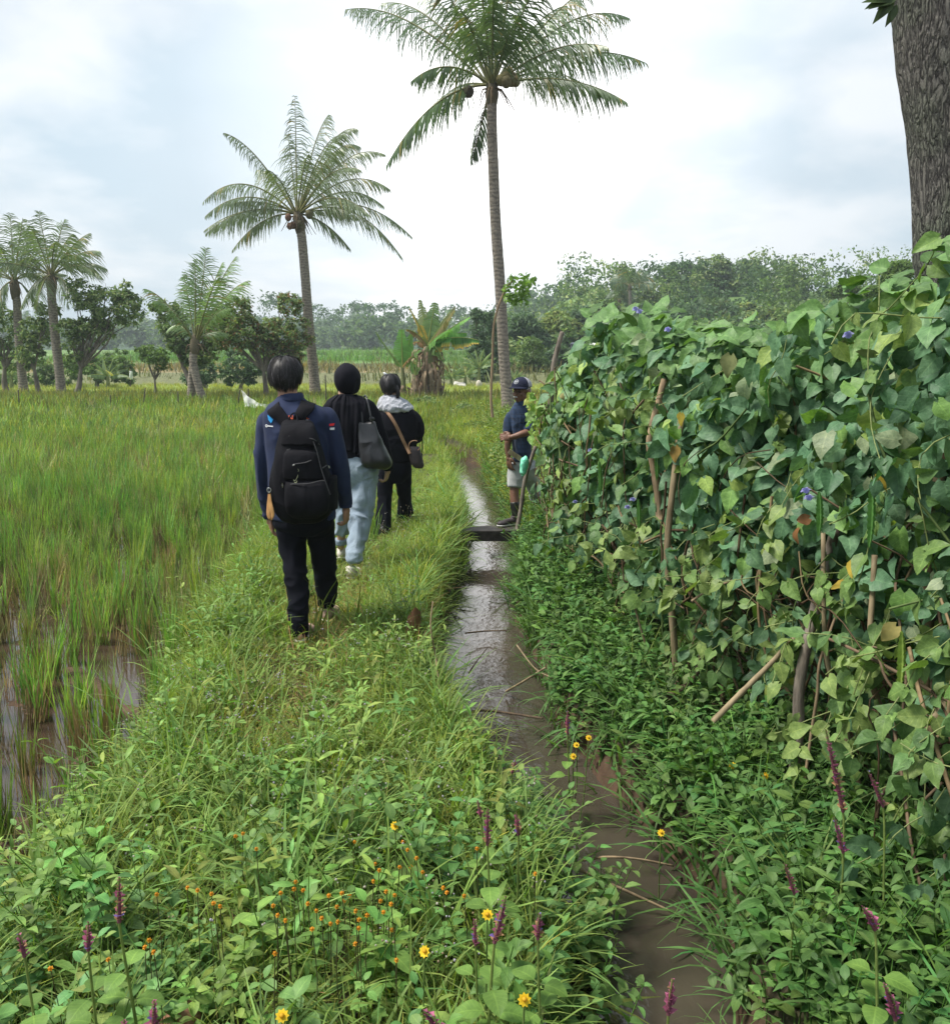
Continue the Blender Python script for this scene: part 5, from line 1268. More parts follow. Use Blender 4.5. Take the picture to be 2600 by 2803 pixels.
# ------------------------------------------------------------------ purple flower-spike plants
def spike_plant(label, x, yt, yb, hz, lean=0.0, big=1.0, brown=.4, leafy=True, colr=(.11, .22, .05)):
    Y = zpt(x, yb, hz)[2]; pb_, pt_ = np.array(PX(x, yb, Y)), np.array(PX(x + lean, yt, Y)); gx_, gy_2 = pb_[0] - (pt_[0] - pb_[0]) * .6 + R(-.03, .03), Y + R(-.02, .05)
    gz = max(float(terrain(gx_, gy_2)), -.3); root = empty('spike_plant', (gx_, gy_2, gz), label, 'flowering plant', 'plants with purple flower spikes')
    st_ = smooth_path([(gx_, gy_2, gz), ((gx_ + pb_[0]) / 2, (gy_2 + Y) / 2, (gz + pb_[2]) / 2), tuple(pb_), tuple(pt_)], 20)
    V, Q, T, U = tube_np(st_, np.linspace(.0042, .002, 20) * big, 5, (.16, .24, .07)); mesh_np('stem', V, Q, MAT['leaf'], root, T, U)
    ln = np.linalg.norm(pt_ - pb_); s = Soup(); nfl = int(14 + ln * 260); r0 = .0105 * big
    for i in range(nfl):
        t = i / nfl; a = i * 2.4; c = pb_ + (pt_ - pb_) * t; rr = r0 * (1 - .75 * t ** 2.2)
        d = np.array([math.cos(a), math.sin(a), .5 + .3 * t]); c_ = np.array((.40, .12, .23)) if R(0, 1) > brown * (1 - t) else np.array((.42, .25, .14))
        if R(0, 1) < .07: c_ = np.array((.22, .15, .5))
        q_ = R(.6, 1.5); b = leaf(rr * 1.35 * q_, rr * 1.1 * q_, 2, 2, obl, bend=.4, fold=.5, a0=.3); s.add(*place(b, frames(d[None], np.array([[-d[0] * .4, -d[1] * .4, 1.]]), np.array([1.0]))[0], c, c_ * R(.7, 1.35)))
    s.add(*tube_np([pb_, (pb_ + pt_) / 2, pt_], [r0 * .4, r0 * .36, r0 * .1], 7, (.26, .10, .14))); s.build('flower_spike', MAT['petal'], root)
    if leafy:
        H = np.linalg.norm(pb_ - np.array([gx_, gy_2, gz])); nl = 3
        for i in range(nl):
            t = .35 + .5 * i / nl; c = st_[int(t * 14)]
            for w_ in range(2):
                a = i * 1.57 + w_ * 3.14 + R(-.3, .3) + lean; s = Soup(); k = (1 - .35 * t) * big * R(.85, 1.1)
                b = leaf(.085 * k, .062 * k, 6, 4, ovate, bend=.8, fold=.15, wave=.02, a0=.25, seed=i); V, Q, T, U = place(b, rotz(a), c + .014 * np.array([-math.sin(a), math.cos(a), .2])); s.add(V, Q, T * np.array(colr) * R(.8, 1.2), U)
                s.add(*tube_np([c, c + .016 * np.array([-math.sin(a), math.cos(a), .2])], [.0015, .0015], 3, (.14, .22, .07))); s.build('leaf', MAT['leaf'], root)
for a in [('tall brownish-purple spike standing in the weeds beside the stream', 948, 1572, 1645, .42), ('thick purple spike left of the yellow daisy, pointing up beside the pool', 962, 1745, 1835, .42, 22, 1.2), ('short purple spike just right of the thick purple one', 1046, 1778, 1828, .40, 4), ('tall faded spike rising alone at the lower left', 232, 1708, 1795, .46, 0, 1.1, .7),
          ('purple spike left of the tall faded spike', 172, 1795, 1850, .44), ('pair-headed purple spike at the lower left edge', 48, 1818, 1862, .46, -12), ('stout purple spike rising from the bottom edge by the clay stone', 300, 1948, 2010, .45, 0, 1.1, .1), ('purple spike leaning left at the bottom middle', 852, 1968, 2005, .42, -28, 1.1, .1),
          ('bright purple spike standing over the brown pool at the bottom', 1300, 1905, 1975, .30, 8, 1.1, .05), ('small purple spike over the stream among grass blades', 1104, 1378, 1430, .12), ('small leaning purple spike at the left stream edge', 996, 1475, 1505, .18, 8), ('faded brown spike over the water in midstream weeds', 1008, 1580, 1625, .35, -4, 1, .9, False),
          ('long drooping purple-brown spike beside the grey stake', 1640, 1420, 1580, .45, -34, 1.2, .5, False), ('dark spike leaning left at the right-hand vines', 1718, 1500, 1570, .5, -30, 1, .2, False), ('slim dark spike low in the right-hand weeds', 1640, 1590, 1660, .35, -18, 1, .2, False), ('dark spike by the large leaves at the lower right', 1702, 1765, 1810, .42, -24, 1.1, .1),
          ('purple spike near the bottom right corner', 1742, 1915, 1985, .42, -22, 1.1, .1), ('small faded spike in the right bank grass', 1545, 1680, 1740, .3, -20, .9, .5, False), ('dark purple spike pointing up at the bottom left edge', 245, 1985, 2020, .42, -4, 1, .1), ('short spike among the orange flowers', 925, 1790, 1840, .34, -2, .9, .3), ('small slim spike beside the tall brownish one', 935, 1558, 1590, .36, -6, .8, .3)]:
    spike_plant(*a)
# ------------------------------------------------------------------ yellow daisies and orange button flowers
def daisy_tpl(npet, r, orange=False):
    s = Soup()
    for i in range(npet):
        b = leaf(r, r * .55, 3, 2, obl, bend=.3, fold=.15, a0=.25); s.add(*place(b, rotz(i * 6.283 / npet)))
    return s.tpl()
dz = daisy_tpl(9, .0145)
def flower(name, label, cat, group, x, y, hz, tpl, colr, cen, rc, tilt, stemc=(.12, .2, .06)):
    Y = zpt(x, y, hz)[2]; p = np.array(PX(x, y, Y)); gz = max(float(terrain(p[0], p[1])), -.3); root = empty(name, (p[0], p[1], gz), label, cat, group)
    V, Q, T, U = tube_np(smooth_path([(p[0] + R(-.02, .02), p[1] + .02, gz), (p[0] + R(-.01, .01), p[1] + .01, (p[2] + gz) / 2), tuple(p)], 8), [.0022 if name == 'daisy' else .0013] * 8, 4, stemc); mesh_np('stem', V, Q, MAT['leaf'], root, T, U)
    nrm = np.array([[R(-.3, .3), -tilt, .8]]); Mx = frames(np.array([[0, .6, .8]]) + rng.normal(0, .2, (1, 3)), nrm, np.array([1.0]))[0]; s = Soup(); s.add(*place(tpl, Mx @ rotz(R(0, 1)), p, colr)); s.build('petals', MAT['petal'], root)
    s = Soup(); s.add(*ball(p + np.array([0, -.003, .004]), rc, 5, cen, .8)); s.build('flower_centre', MAT['petal'], root)
for lb, x, y, h in [('yellow daisy above the pool beneath the hedge', 1425, 1490, .2), ('yellow daisy facing the camera, right one of two under the hedge', 1488, 1510, .22), ('yellow daisy high at the stream edge by the purple spike', 1145, 1436, .05), ('yellow daisy just below the highest stream-edge one', 1121, 1450, .05), ('lowest yellow daisy of the three at the stream edge', 1115, 1472, .05), ('yellow daisy above the thick purple spike', 948, 1781, .42), ('yellow daisy at the very bottom of the picture', 549, 1978, .4),
                    ('small yellow daisy hanging over the brown pool', 1286, 1621, 0.0), ('yellow daisy in the weeds by the tall brownish spike', 768, 1607, .28), ('half-closed yellow daisy near the bottom middle', 1020, 1946, .42), ('small yellow daisy low in the bottom weeds', 826, 1852, .36), ('yellow daisy among the canes at the right', 1626, 1458, .35)]:
    flower('daisy', lb, 'daisy', 'yellow daisies by the stream', x, y, h, dz, (.85, .58, .03), (.7, .42, .03), .0055, .5)
bt = daisy_tpl(6, .007)
reg = [(590, 1735), (575, 1715), (572, 1730), (600, 1760), (615, 1770), (640, 1745), (663, 1740), (672, 1752), (680, 1745), (655, 1765), (690, 1775), (700, 1790), (660, 1795), (645, 1800), (625, 1790), (548, 1737), (538, 1780), (530, 1765), (558, 1790), (605, 1810), (725, 1715), (740, 1752), (750, 1735), (758, 1758), (765, 1742), (748, 1775), (715, 1780), (700, 1805), (775, 1690), (790, 1655), (782, 1640), (800, 1690), (728, 1680), (735, 1695), (690, 1640), (460, 1625), (475, 1622), (500, 1655), (307, 1740), (385, 1735), (412, 1740), (418, 1760), (430, 1765), (365, 1725), (290, 1830), (283, 1845), (210, 1870), (98, 1885), (300, 1855), (765, 1810), (770, 1870), (690, 1840), (535, 1855), (905, 1745), (868, 1740), (860, 1725), (825, 1700), (810, 1670), (1040, 1700), (925, 1650)]
for i, (x, y) in enumerate(reg):
    flower('orange_flower', 'tiny orange button flower on a dark stem in the foreground weeds', 'flower', 'tiny orange button flowers', x + R(-3, 3), y + R(-3, 3), R(.24, .36), bt, (.75, .33, .02), (.62, .26, .02), .0042, .3, (.07, .075, .035))
# pale seed heads and tiny white flowers among the bank grass
s = Soup(); X, Y = scatter(-1.7, .5, 1.8, 8, 120, on_bank, lambda X, Y: np.clip(patch(X, Y, 2.3, 3) * 1.6 - .5, 0, 1))
for x, y in zip(X, Y):
    gz = float(terrain(x, y)); h = R(.12, .34)
    for k in range(int(R(2, 6))): s.add(*ball((x + R(-.025, .025), y + R(-.025, .025), gz + h + R(-.02, .02)), R(.0022, .0042), 3, [(.55, .52, .48), (.38, .30, .2), (.5, .48, .56)][int(R(0, 3))]))
    s.add(*tube_np([(x, y, gz), (x, y, gz + h)], [.0012, .0008], 3, (.2, .2, .08)))
s.build('seed_heads', MAT['petal']); tag(bpy.data.objects['seed_heads'], 'tiny whitish flower and seed heads sprinkled over the bank', 'seed heads', kind='stuff')
# ------------------------------------------------------------------ people
def cloth_mat(name, c1, c2, fold=.5, scale=7, fine=220, rough=.85, spec=.2, sheen=.15, dist=.02, plaid=None, wash=None):
    m, nt, o = new_mat(name)
    tcn = N(nt, 'ShaderNodeTexCoord'); v = tcn.outputs['Object']
    mp = N(nt, 'ShaderNodeMapping'); mp.inputs['Scale'].default_value = (1, 1, .55); L(nt, v, mp.inputs['Vector'])
    n1 = noise_n(nt, mp.outputs[0], scale, 4, .5, .8); n2 = noise_n(nt, v, fine, 2, .5)
    c = ramp(nt, n1, [(.32, c2), (.66, c1)])
    if wash:
        c = mixc(nt, ramp(nt, noise_n(nt, v, 3.0, 5, .6), [(.4, 0.0), (.65, .8)]), c, wash)
        c = mixc(nt, M(nt, 'MULTIPLY', n2, .35), c, (.75, .8, .85))
    if plaid:
        sp = N(nt, 'ShaderNodeSeparateXYZ'); L(nt, v, sp.inputs[0])
        sx = M(nt, 'GREATER_THAN', M(nt, 'SINE', M(nt, 'MULTIPLY', M(nt, 'ADD', sp.outputs[0], sp.outputs[1]), 190)), .6)
        sz = M(nt, 'GREATER_THAN', M(nt, 'SINE', M(nt, 'MULTIPLY', sp.outputs[2], 150)), .72)
        c = mixc(nt, M(nt, 'MULTIPLY', M(nt, 'MAXIMUM', sx, sz), .55), c, plaid)
    pb = N(nt, 'ShaderNodeBsdfPrincipled'); L(nt, c, pb.inputs['Base Color']); pb.inputs['Roughness'].default_value = rough
    pb.inputs['Specular IOR Level'].default_value = spec; pb.inputs['Sheen Weight'].default_value = sheen
    bp = N(nt, 'ShaderNodeBump'); bp.inputs['Strength'].default_value = fold; bp.inputs['Distance'].default_value = dist
    L(nt, M(nt, 'ADD', n1, M(nt, 'MULTIPLY', n2, .06)), bp.inputs['Height']); L(nt, bp.outputs[0], pb.inputs['Normal']); L(nt, pb.outputs[0], o.inputs['Surface'])
    return m
MAT['skin'] = simple_mat('skin', (.36, .20, .13), .55, (.30, .16, .10), 12, .1, spec=.35)
MAT['skin_light'] = simple_mat('light_skin', (.48, .30, .21), .55, (.42, .25, .17), 12, .1, spec=.35)
MAT['skin_dark'] = simple_mat('weathered_skin', (.20, .10, .065), .5, (.14, .07, .045), 18, .25, spec=.4)
MAT['navy'] = cloth_mat('navy_twill', (.026, .037, .085), (.016, .023, .056), sheen=.04)
MAT['black_cloth'] = cloth_mat('black_cloth', (.009, .009, .014), (.005, .005, .008), sheen=0, spec=.12)
MAT['trouser'] = cloth_mat('black_trouser_cloth', (.007, .008, .014), (.004, .0045, .008), .7, 5, sheen=0, spec=.12)
MAT['nylon'] = cloth_mat('black_nylon', (.009, .009, .012), (.004, .004, .006), .6, 9, 400, .8, .12, 0)
MAT['denim'] = cloth_mat('light_denim', (.13, .20, .28), (.07, .115, .17), .9, 9, 300, .85, .15, .1, .03, wash=(.25, .33, .40))
MAT['fleece'] = cloth_mat('pale_grey_knit', (.46, .47, .51), (.28, .29, .33), 1.0, 26, 200, .95, .1, .3)
MAT['plaid'] = cloth_mat('dark_blue_plaid', (.020, .042, .092), (.011, .024, .055), .7, 9, plaid=(.012, .02, .04))
MAT['shorts'] = cloth_mat('grey_shorts', (.42, .43, .42), (.27, .28, .28), .8, 8)
MAT['rubber'] = simple_mat('black_rubber', (.012, .012, .012), .35, (.02, .018, .015), 10, .1, spec=.5)
MAT['hair'] = col_mat('black_hair', .5, 60, .2, .35, .004)
MAT['leather'] = simple_mat('black_leather', (.020, .021, .024), .32, (.012, .012, .014), 14, .35, spec=.55)
MAT['tan'] = simple_mat('tan_leather', (.50, .28, .11), .5, (.36, .19, .07), 20, .2)
MAT['tanstrap'] = simple_mat('tan_strap', (.34, .20, .12), .6, (.26, .15, .09), 20, .2)
MAT['brownbag'] = simple_mat('dark_brown_leather', (.055, .042, .045), .5, (.03, .024, .026), 12, .3)
MAT['canvas'] = simple_mat('off_white_canvas', (.66, .62, .55), .8, (.5, .46, .4), 20, .2)
MAT['pinkcanvas'] = simple_mat('dusty_pink_canvas', (.48, .33, .28), .8, (.38, .26, .21), 20, .2)
MAT['sole'] = simple_mat('white_sole', (.7, .69, .66), .6, (.5, .47, .42), 14, .1)
MAT['metal'] = simple_mat('brushed_metal', (.6, .6, .58), .3, (.45, .45, .44), 30, .1, metal=1.0)
MAT['orange_ink'] = simple_mat('orange_print', (.75, .13, .03), .7, (.6, .1, .03), 30, .1)
MAT['white_ink'] = simple_mat('white_print', (.75, .76, .78), .7, (.6, .62, .65), 30, .1)
MAT['blue_ink'] = simple_mat('blue_print', (.03, .33, .75), .7, (.03, .28, .65), 30, .1)
MAT['red_ink'] = simple_mat('red_patch', (.70, .03, .04), .7, (.55, .03, .03), 30, .1)
MAT['lime_line'] = simple_mat('pale_green_print', (.40, .44, .26), .6, (.3, .33, .2), 30, .1)
MAT['moustache'] = simple_mat('grey_hair', (.55, .54, .52), .7, (.4, .39, .38), 60, .3)
MAT['eye'] = simple_mat('eye', (.05, .03, .02), .2, (.03, .02, .015), 10, 0, spec=.6)

def rtube(rings, n=26, sides=26, pw=2.0):
    """rings: (cx, cy, cz, rx, ry[, yaw]) horizontal superellipses, smoothly interpolated, capped"""
    P_ = smooth_path([tuple(r[:5]) + ((r[5] if len(r) > 5 else 0),) for r in rings], n); V, Q = [], []
    for (x, y, z, a, b, yw) in P_:
        a, b = max(a, .002), max(b, .002)
        for k in range(sides):
            t = 2 * math.pi * k / sides; c, s_ = math.cos(t), math.sin(t); e = 2 / pw
            u, v = a * math.copysign(abs(c) ** e, c), b * math.copysign(abs(s_) ** e, s_)
            V.append((x + u * math.cos(yw) - v * math.sin(yw), y + u * math.sin(yw) + v * math.cos(yw), z))
    for i in range(n - 1):
        for k in range(sides): Q.append((i * sides + k, i * sides + (k + 1) % sides, (i + 1) * sides + (k + 1) % sides, (i + 1) * sides + k))
    for i in (0, n - 1):
        V.append(tuple(P_[i][:3])); c = len(V) - 1
        for k in range(0, sides, 2): Q.append((i * sides + k, i * sides + (k + 1) % sides, i * sides + (k + 2) % sides, c))
    return np.array(V), Q
def ltube(pts, rad, n=22, sides=14):
    n_ = n; P_ = smooth_path([tuple(p) for p in pts], n_); r = smooth_path([(v, 0, 0) for v in rad], n_)[:, 0].clip(.001)
    V, Q, T, U = tube_np(P_, r, sides, cap=True); return V, [tuple(q) for q in Q]
def ell(c, r, n=14, M3=None):
    V, Q, T, U = ball((0, 0, 0), 1.0, n, sq=1.0); V = V * np.array(r)
    if M3 is not None: V = V @ np.asarray(M3).T
    return V + np.array(c), [tuple(q) for q in Q]
def union(name, parts, voxel, smooth, mat, parent, disp=None, label=None, dscale=8.0, zst=.5):
    """closed pieces fused into one continuous surface"""
    V, Q, n = [], [], 0
    for v, q in parts:
        V.append(np.asarray(v)); Q += [tuple(i + n for i in t) for t in q]; n += len(v)
    V = np.concatenate(V); me = bpy.data.meshes.new('tmp'); me.from_pydata([tuple(v) for v in V], [], Q)
    bm = bmesh.new(); bm.from_mesh(me); bmesh.ops.recalc_face_normals(bm, faces=bm.faces); bm.to_mesh(me); bm.free()
    o = bpy.data.objects.new('tmp', me); C.objects.link(o)
    m_ = o.modifiers.new('r', 'REMESH'); m_.mode = 'VOXEL'; m_.voxel_size = voxel
    m_ = o.modifiers.new('s', 'SMOOTH'); m_.factor = .5; m_.iterations = smooth
    dg = bpy.context.evaluated_depsgraph_get(); dg.update(); me2 = bpy.data.meshes.new_from_object(o.evaluated_get(dg))
    bpy.data.objects.remove(o); bpy.data.meshes.remove(me); me2.name = name
    k = len(me2.vertices); co = np.empty(k * 3, dtype=np.float32); me2.vertices.foreach_get('co', co); co = co.reshape(-1, 3)
    if disp:
        nr = np.empty(k * 3, dtype=np.float32); me2.vertices.foreach_get('normal', nr); nr = nr.reshape(-1, 3)
        f = np.array([mnoise.noise(Vector((float(c[0]) * dscale, float(c[1]) * dscale, float(c[2]) * dscale * zst + 1.5 * mnoise.noise(Vector((float(c[0]) * 5, float(c[1]) * 5, float(c[2]) * 5))))) ) for c in co]); f = 1 - np.abs(f) * 2.2
        co = co + nr * (f * disp)[:, None]
    co = co - np.array(parent_loc(parent), dtype=np.float32); me2.vertices.foreach_set('co', co.astype(np.float32).ravel())
    me2.polygons.foreach_set('use_smooth', np.ones(len(me2.polygons), dtype=bool)); me2.materials.clear(); me2.materials.append(mat); me2.update()
    o = bpy.data.objects.new(name, me2); link(o, parent)
    if label: o['label'] = label
    return o
def hand(wrist, down, pn, side, s=1.0, curl=.9, spread=1.0):
    """wrist point, unit direction to the knuckles, unit palm normal, side vector towards the thumb"""
    w, d, pn, sd = [np.array(v, float) for v in (wrist, down, pn, side)]
    d /= np.linalg.norm(d); pn -= d * np.dot(pn, d); pn /= np.linalg.norm(pn); sd = sd - d * np.dot(sd, d) - pn * np.dot(sd, pn); sd /= np.linalg.norm(sd)
    P_ = []
    Mx = np.stack([sd, d, pn], -1)
    P_.append(ell(w + d * .045 * s, (.040 * s, .052 * s, .017 * s), 12, Mx)); P_.append(ltube([w - d * .05 * s, w, w + d * .03 * s], [.025 * s, .023 * s, .026 * s], 8, 12))
    for i, (off, ln, kk) in enumerate([(.030, .072, 1.0), (.010, .080, 1.05), (-.010, .074, 1.1), (-.029, .058, 1.2)]):
        p = w + d * .086 * s + sd * off * s; a = .25 * curl * kk; q = [p - d * .02 * s]; q.append(p.copy())
        for f_, da in ((.42, .25), (.33, .75), (.25, .6)):
            a += da * curl * kk * .9; p = p + (d * math.cos(a) + pn * math.sin(a)) * ln * f_ * s + sd * off * .12 * spread * s; q.append(p.copy())
        P_.append(ltube(q, [.0105 * s, .0098 * s, .009 * s, .0083 * s, .0068 * s], 14, 10))
    p = w + d * .02 * s + sd * .030 * s; q = [p, p + sd * .020 * s + d * .022 * s + pn * .008 * s, p + sd * .026 * s + d * .050 * s + pn * .020 * s, p + sd * .018 * s + d * .070 * s + pn * .028 * s]
    P_.append(ltube(q, [.014 * s, .013 * s, .0108 * s, .008 * s], 12, 10)); return P_
def head_parts(c, f, s=1.0, nose=True):
    """c skull centre, f horizontal facing direction"""
    c = np.array(c, float); f = np.array([f[0], f[1], 0.]); f /= np.linalg.norm(f); r = np.array([f[1], -f[0], 0.]); u = np.array([0, 0, 1.]); Mx = np.stack([r, f, u], -1)
    E = lambda a, b, h, rad: ell(c + (r * a + f * b + u * h) * s, np.array(rad) * s, 10, Mx)
    P_ = [E(0, -.008, .02, (.076, .092, .088)), E(0, .022, -.045, (.062, .068, .068)), E(0, .055, -.088, (.034, .030, .024)), E(0, .076, .012, (.050, .018, .014)), E(.038, .066, -.03, (.022, .020, .02)), E(-.038, .066, -.03, (.022, .020, .02)),
          E(0, .093, -.068, (.025, .012, .007)), E(0, .090, -.081, (.022, .012, .008)), E(.084, -.008, -.012, (.013, .022, .034)), E(-.084, -.008, -.012, (.013, .022, .034)), E(0, .108, -.04, (.016, .016, .011)), E(.013, .1, -.044, (.009, .010, .008)), E(-.013, .1, -.044, (.009, .010, .008))]
    P_.append(ltube([c + (f * .092 + u * .005) * s, c + (f * .104 - u * .018) * s, c + (f * .114 - u * .038) * s], [.010 * s, .010 * s, .012 * s], 8, 8))
    return P_, (lambda a, b, h: c + (r * a + f * b + u * h) * s), Mx
def hair_shell(c, f, rad, end, mat, parent, nst=1500, lift=.006, name='hair', sw=.0035, seed=1, tint=(.010, .009, .010)):
    """cap of hair plus combed strands; end(az) polar angle where the hair stops, az=0 at the face"""
    r_ = np.random.default_rng(seed); c = np.array(c, float); f = np.array([f[0], f[1], 0.]); f /= np.linalg.norm(f); rt = np.array([f[1], -f[0], 0.]); u = np.array([0, 0, 1.])
    def pt(th, az, k=1.0):
        sn = math.sin(th) ** (.75 if th < 1.5708 else .45); return c + (rt * sn * math.sin(az) * rad[0] + f * sn * math.cos(az) * rad[1] + u * math.cos(th) * rad[2]) * k
    s = Soup(); nt_, na = 14, 40; V = []
    for i in range(nt_ + 1):
        for k in range(na): az = 6.2832 * k / na; V.append(pt(max(.001, end(az) * .97 * i / nt_), az, .985))
    s.add(V, [(i * na + k, i * na + (k + 1) % na, (i + 1) * na + (k + 1) % na, (i + 1) * na + k) for i in range(nt_) for k in range(na)], tint)
    bump = lambda az, th: 1 + .035 * math.sin(az * 5 + 1) * math.sin(th * 3) + .03 * math.sin(az * 9 + th * 4)
    ncl = max(30, nst // 22); cl = [(r_.uniform(0, 6.283), r_.uniform(0, .8) ** 1.2, r_.uniform(.3, 1.0), r_.normal(0, .28), r_.uniform(.85, 1.1)) for _ in range(ncl)]
    for j in range(nst):
        ca, ct, clf, cd, ce = cl[r_.integers(ncl)]; az = ca + r_.normal(0, .10); e = end(az) * ce * r_.uniform(.92, 1.05); t0 = max(0.02, ct * e + r_.normal(0, .08)); V = []; lf = (clf + r_.uniform(-.15, .15)) * lift; nn = 8
        for i in range(nn):
            q = i / (nn - 1); th = t0 + (e - t0) * q; a2 = az + cd * q * q + (ca - az) * .5 * q; p = c + (pt(th, a2, 1.0) - c) * bump(a2, th); rad_ = (p - c); rad_ /= np.linalg.norm(rad_); p = p + rad_ * (lf * math.sin(2.2 * q + .25) + .35 * lf * q); tg = np.cross(rad_, [0, 0, 1.]); tg /= np.linalg.norm(tg) + 1e-9; w = sw * (1 - .85 * q)
            V += [p - tg * w * .5, p + tg * w * .5]
        s.add(V, [(2 * i, 2 * i + 1, 2 * i + 3, 2 * i + 2) for i in range(nn - 1)], np.array(tint) * (r_.uniform(.5, 1.6) if r_.uniform() < .82 else r_.uniform(4, 8)))  # some strands tinted much paler, painting sheen streaks into the hair colour
    return s.build(name, mat, parent)
def shoe(heel, toe, parent, up_mat, s=1.0, name='shoe', label=None):
    h, t = np.array(heel, float), np.array(toe, float); d = t - h; ln = np.linalg.norm(d); d /= ln; sd = np.cross(d, [0, 0, 1.]); sd /= np.linalg.norm(sd); u = np.cross(sd, d); Mx = np.stack([sd, d, u], -1)
    P_ = [ell(h + d * .05 + u * .045, (.036 * s, .05, .045), 12, Mx), ell(h + d * ln * .45 + u * .04, (.038 * s, ln * .4, .035), 12, Mx), ell(h + d * (ln - .06) + u * .03, (.045 * s, .065, .028), 12, Mx), ltube([h + d * .06 + u * .04, h + d * .062 + u * .095], [.040, .042], 6, 14)]
    o = union(name, P_, .007, 3, up_mat, parent, label=label)
    S_ = [ell(h + d * .05 + u * .012, (.040 * s, .053, .014), 12, Mx), ell(h + d * ln * .5 + u * .012, (.040 * s, ln * .42, .013), 12, Mx), ell(h + d * (ln - .06) + u * .012, (.049 * s, .068, .014), 12, Mx)]
    q = union('sole', S_, .006, 2, MAT['sole'], o); return o
def text_on(ch, P0, size, mat, parent, target, name='print', rot=0.0, off=.003):
    """flat printed shape laid on the target surface; ch is a character or a list of polygons in unit space"""
    if isinstance(ch, str):
        cu = bpy.data.curves.new('t', 'FONT'); cu.body = ch; cu.size = 1.35; cu.offset = .025; o = bpy.data.objects.new('t', cu); C.objects.link(o); dg = bpy.context.evaluated_depsgraph_get(); dg.update()
        me = bpy.data.meshes.new_from_object(o.evaluated_get(dg)); bpy.data.objects.remove(o)
    else:
        me = bpy.data.meshes.new('t'); V, Q = [], []
        for pl in ch: Q.append(tuple(range(len(V), len(V) + len(pl)))); V += [(a, b, 0) for a, b in pl]
        me.from_pydata(V, [], Q)
    bm = bmesh.new(); bm.from_mesh(me); bmesh.ops.triangulate(bm, faces=bm.faces); bmesh.ops.subdivide_edges(bm, edges=bm.edges, cuts=2, use_grid_fill=True)
    bv = target; c_, s_ = math.cos(rot), math.sin(rot); base = Vector(parent_loc(parent))
    for v in bm.verts:
        x, z = (v.co.x * c_ - v.co.y * s_) * size, (v.co.x * s_ + v.co.y * c_) * size
        p = Vector((P0[0] + x, P0[1], P0[2] + z)); hit = bv.ray_cast(p, Vector((0, 1, 0)))
        y = hit[0].y if hit[0] is not None else P0[1] + .2
        v.co = Vector((p.x, y - off, p.z)) - base
    bm.to_mesh(me); bm.free(); me.materials.clear(); me.materials.append(mat); me.name = name
    return link(bpy.data.objects.new(name, me), parent)
def bvh_world(o):
    base = parent_loc(o); me = o.data; return BVHTree.FromPolygons([v.co + base for v in me.vertices], [tuple(p.vertices) for p in me.polygons])
def c1(x, y, Y): return np.array(PF(x / 2.316 + 650, y / 2.316 + 940, Y))
def c2(x, y, Y): return np.array(PF(x / 3.32 + 1150, y / 3.32 + 900, Y))
def ring(cf, xl, xr, y, Y, dep, yaw=0.0):
    a, b = cf(xl, y, Y), cf(xr, y, Y); m_ = (a + b) / 2; return (m_[0], Y, m_[2], (b[0] - a[0]) / 2, dep, yaw)
def limb(cf, pts, k):
    """pts (x, y, Y, radius in crop px) -> centre points, radii"""
    return [cf(x, y, Y) for x, y, Y, r in pts], [r * k * Y for x, y, Y, r in pts]
K1, K2 = 1.02 / 2400 / 2.316, 1.01 / 2400 / 3.32

# ---- young man with the backpack
Y0 = 5.15
g0 = np.array(PF(845, 1730, 5.1)); P1 = empty('person', (float(g0[0]), 5.12, 0), 'man in navy shirt and black trousers walking away under a big black backpack', 'person', 'people walking along the bank')
hc = c1(309, 212, Y0 + .03); hp, hf, hm = head_parts(hc, (.12, 1, 0), 1.0)
arL = [(205, 480, Y0, 22), (164, 620, Y0, 38), (155, 790, Y0 + .0, 34), (172, 940, Y0 + .03, 30), (203, 1105, Y0 + .05, 24)]
arR = [(550, 470, Y0, 22), (612, 610, Y0, 38), (645, 760, Y0, 34), (668, 890, Y0 + .03, 30), (688, 1035, Y0 + .06, 24)]
legL = [(350, 1090, Y0, 88), (343, 1200, Y0, 84), (352, 1310, Y0 - .0, 70), (368, 1450, Y0 - .04, 58), (382, 1600, Y0 - .08, 56), (389, 1740, Y0 - .11, 50), (390, 1850, Y0 - .12, 42)]
legR = [(515, 1090, Y0, 86), (525, 1200, Y0 + .05, 76), (540, 1310, Y0 + .1, 62), (558, 1450, Y0 + .18, 56), (566, 1550, Y0 + .24, 52), (570, 1650, Y0 + .27, 42)]
B = list(hp)
B.append(ltube([hc + [0, -.02, -.06], c1(318, 300, Y0), c1(322, 380, Y0)], [.056, .054, .07]))
B.append(rtube([ring(c1, 250, 410, 350, Y0, .05), ring(c1, 225, 515, 430, Y0, .07), ring(c1, 225, 545, 600, Y0, .095), ring(c1, 235, 565, 850, Y0, .09), ring(c1, 240, 580, 1080, Y0, .10), ring(c1, 270, 560, 1150, Y0, .09)]))
for pts, sc_ in ((arL, .8), (arR, .8), (legL, .78), (legR, .78)):
    p, r = limb(c1, pts, K1 * sc_); B.append(ltube(p, r))
hl_ = hand(c1(205, 1112, Y0 + .05), (.15, .12, -1), (.9, .3, 0), (.1, 1, 0), .95, 1.1); hr_ = hand(c1(688, 1040, Y0 + .06), (-.03, .1, -1), (-.9, .25, 0), (-.1, 1, 0), .95, 1.15)
B += hl_ + hr_
union('body', B, .0045, 2, MAT['skin'], P1)
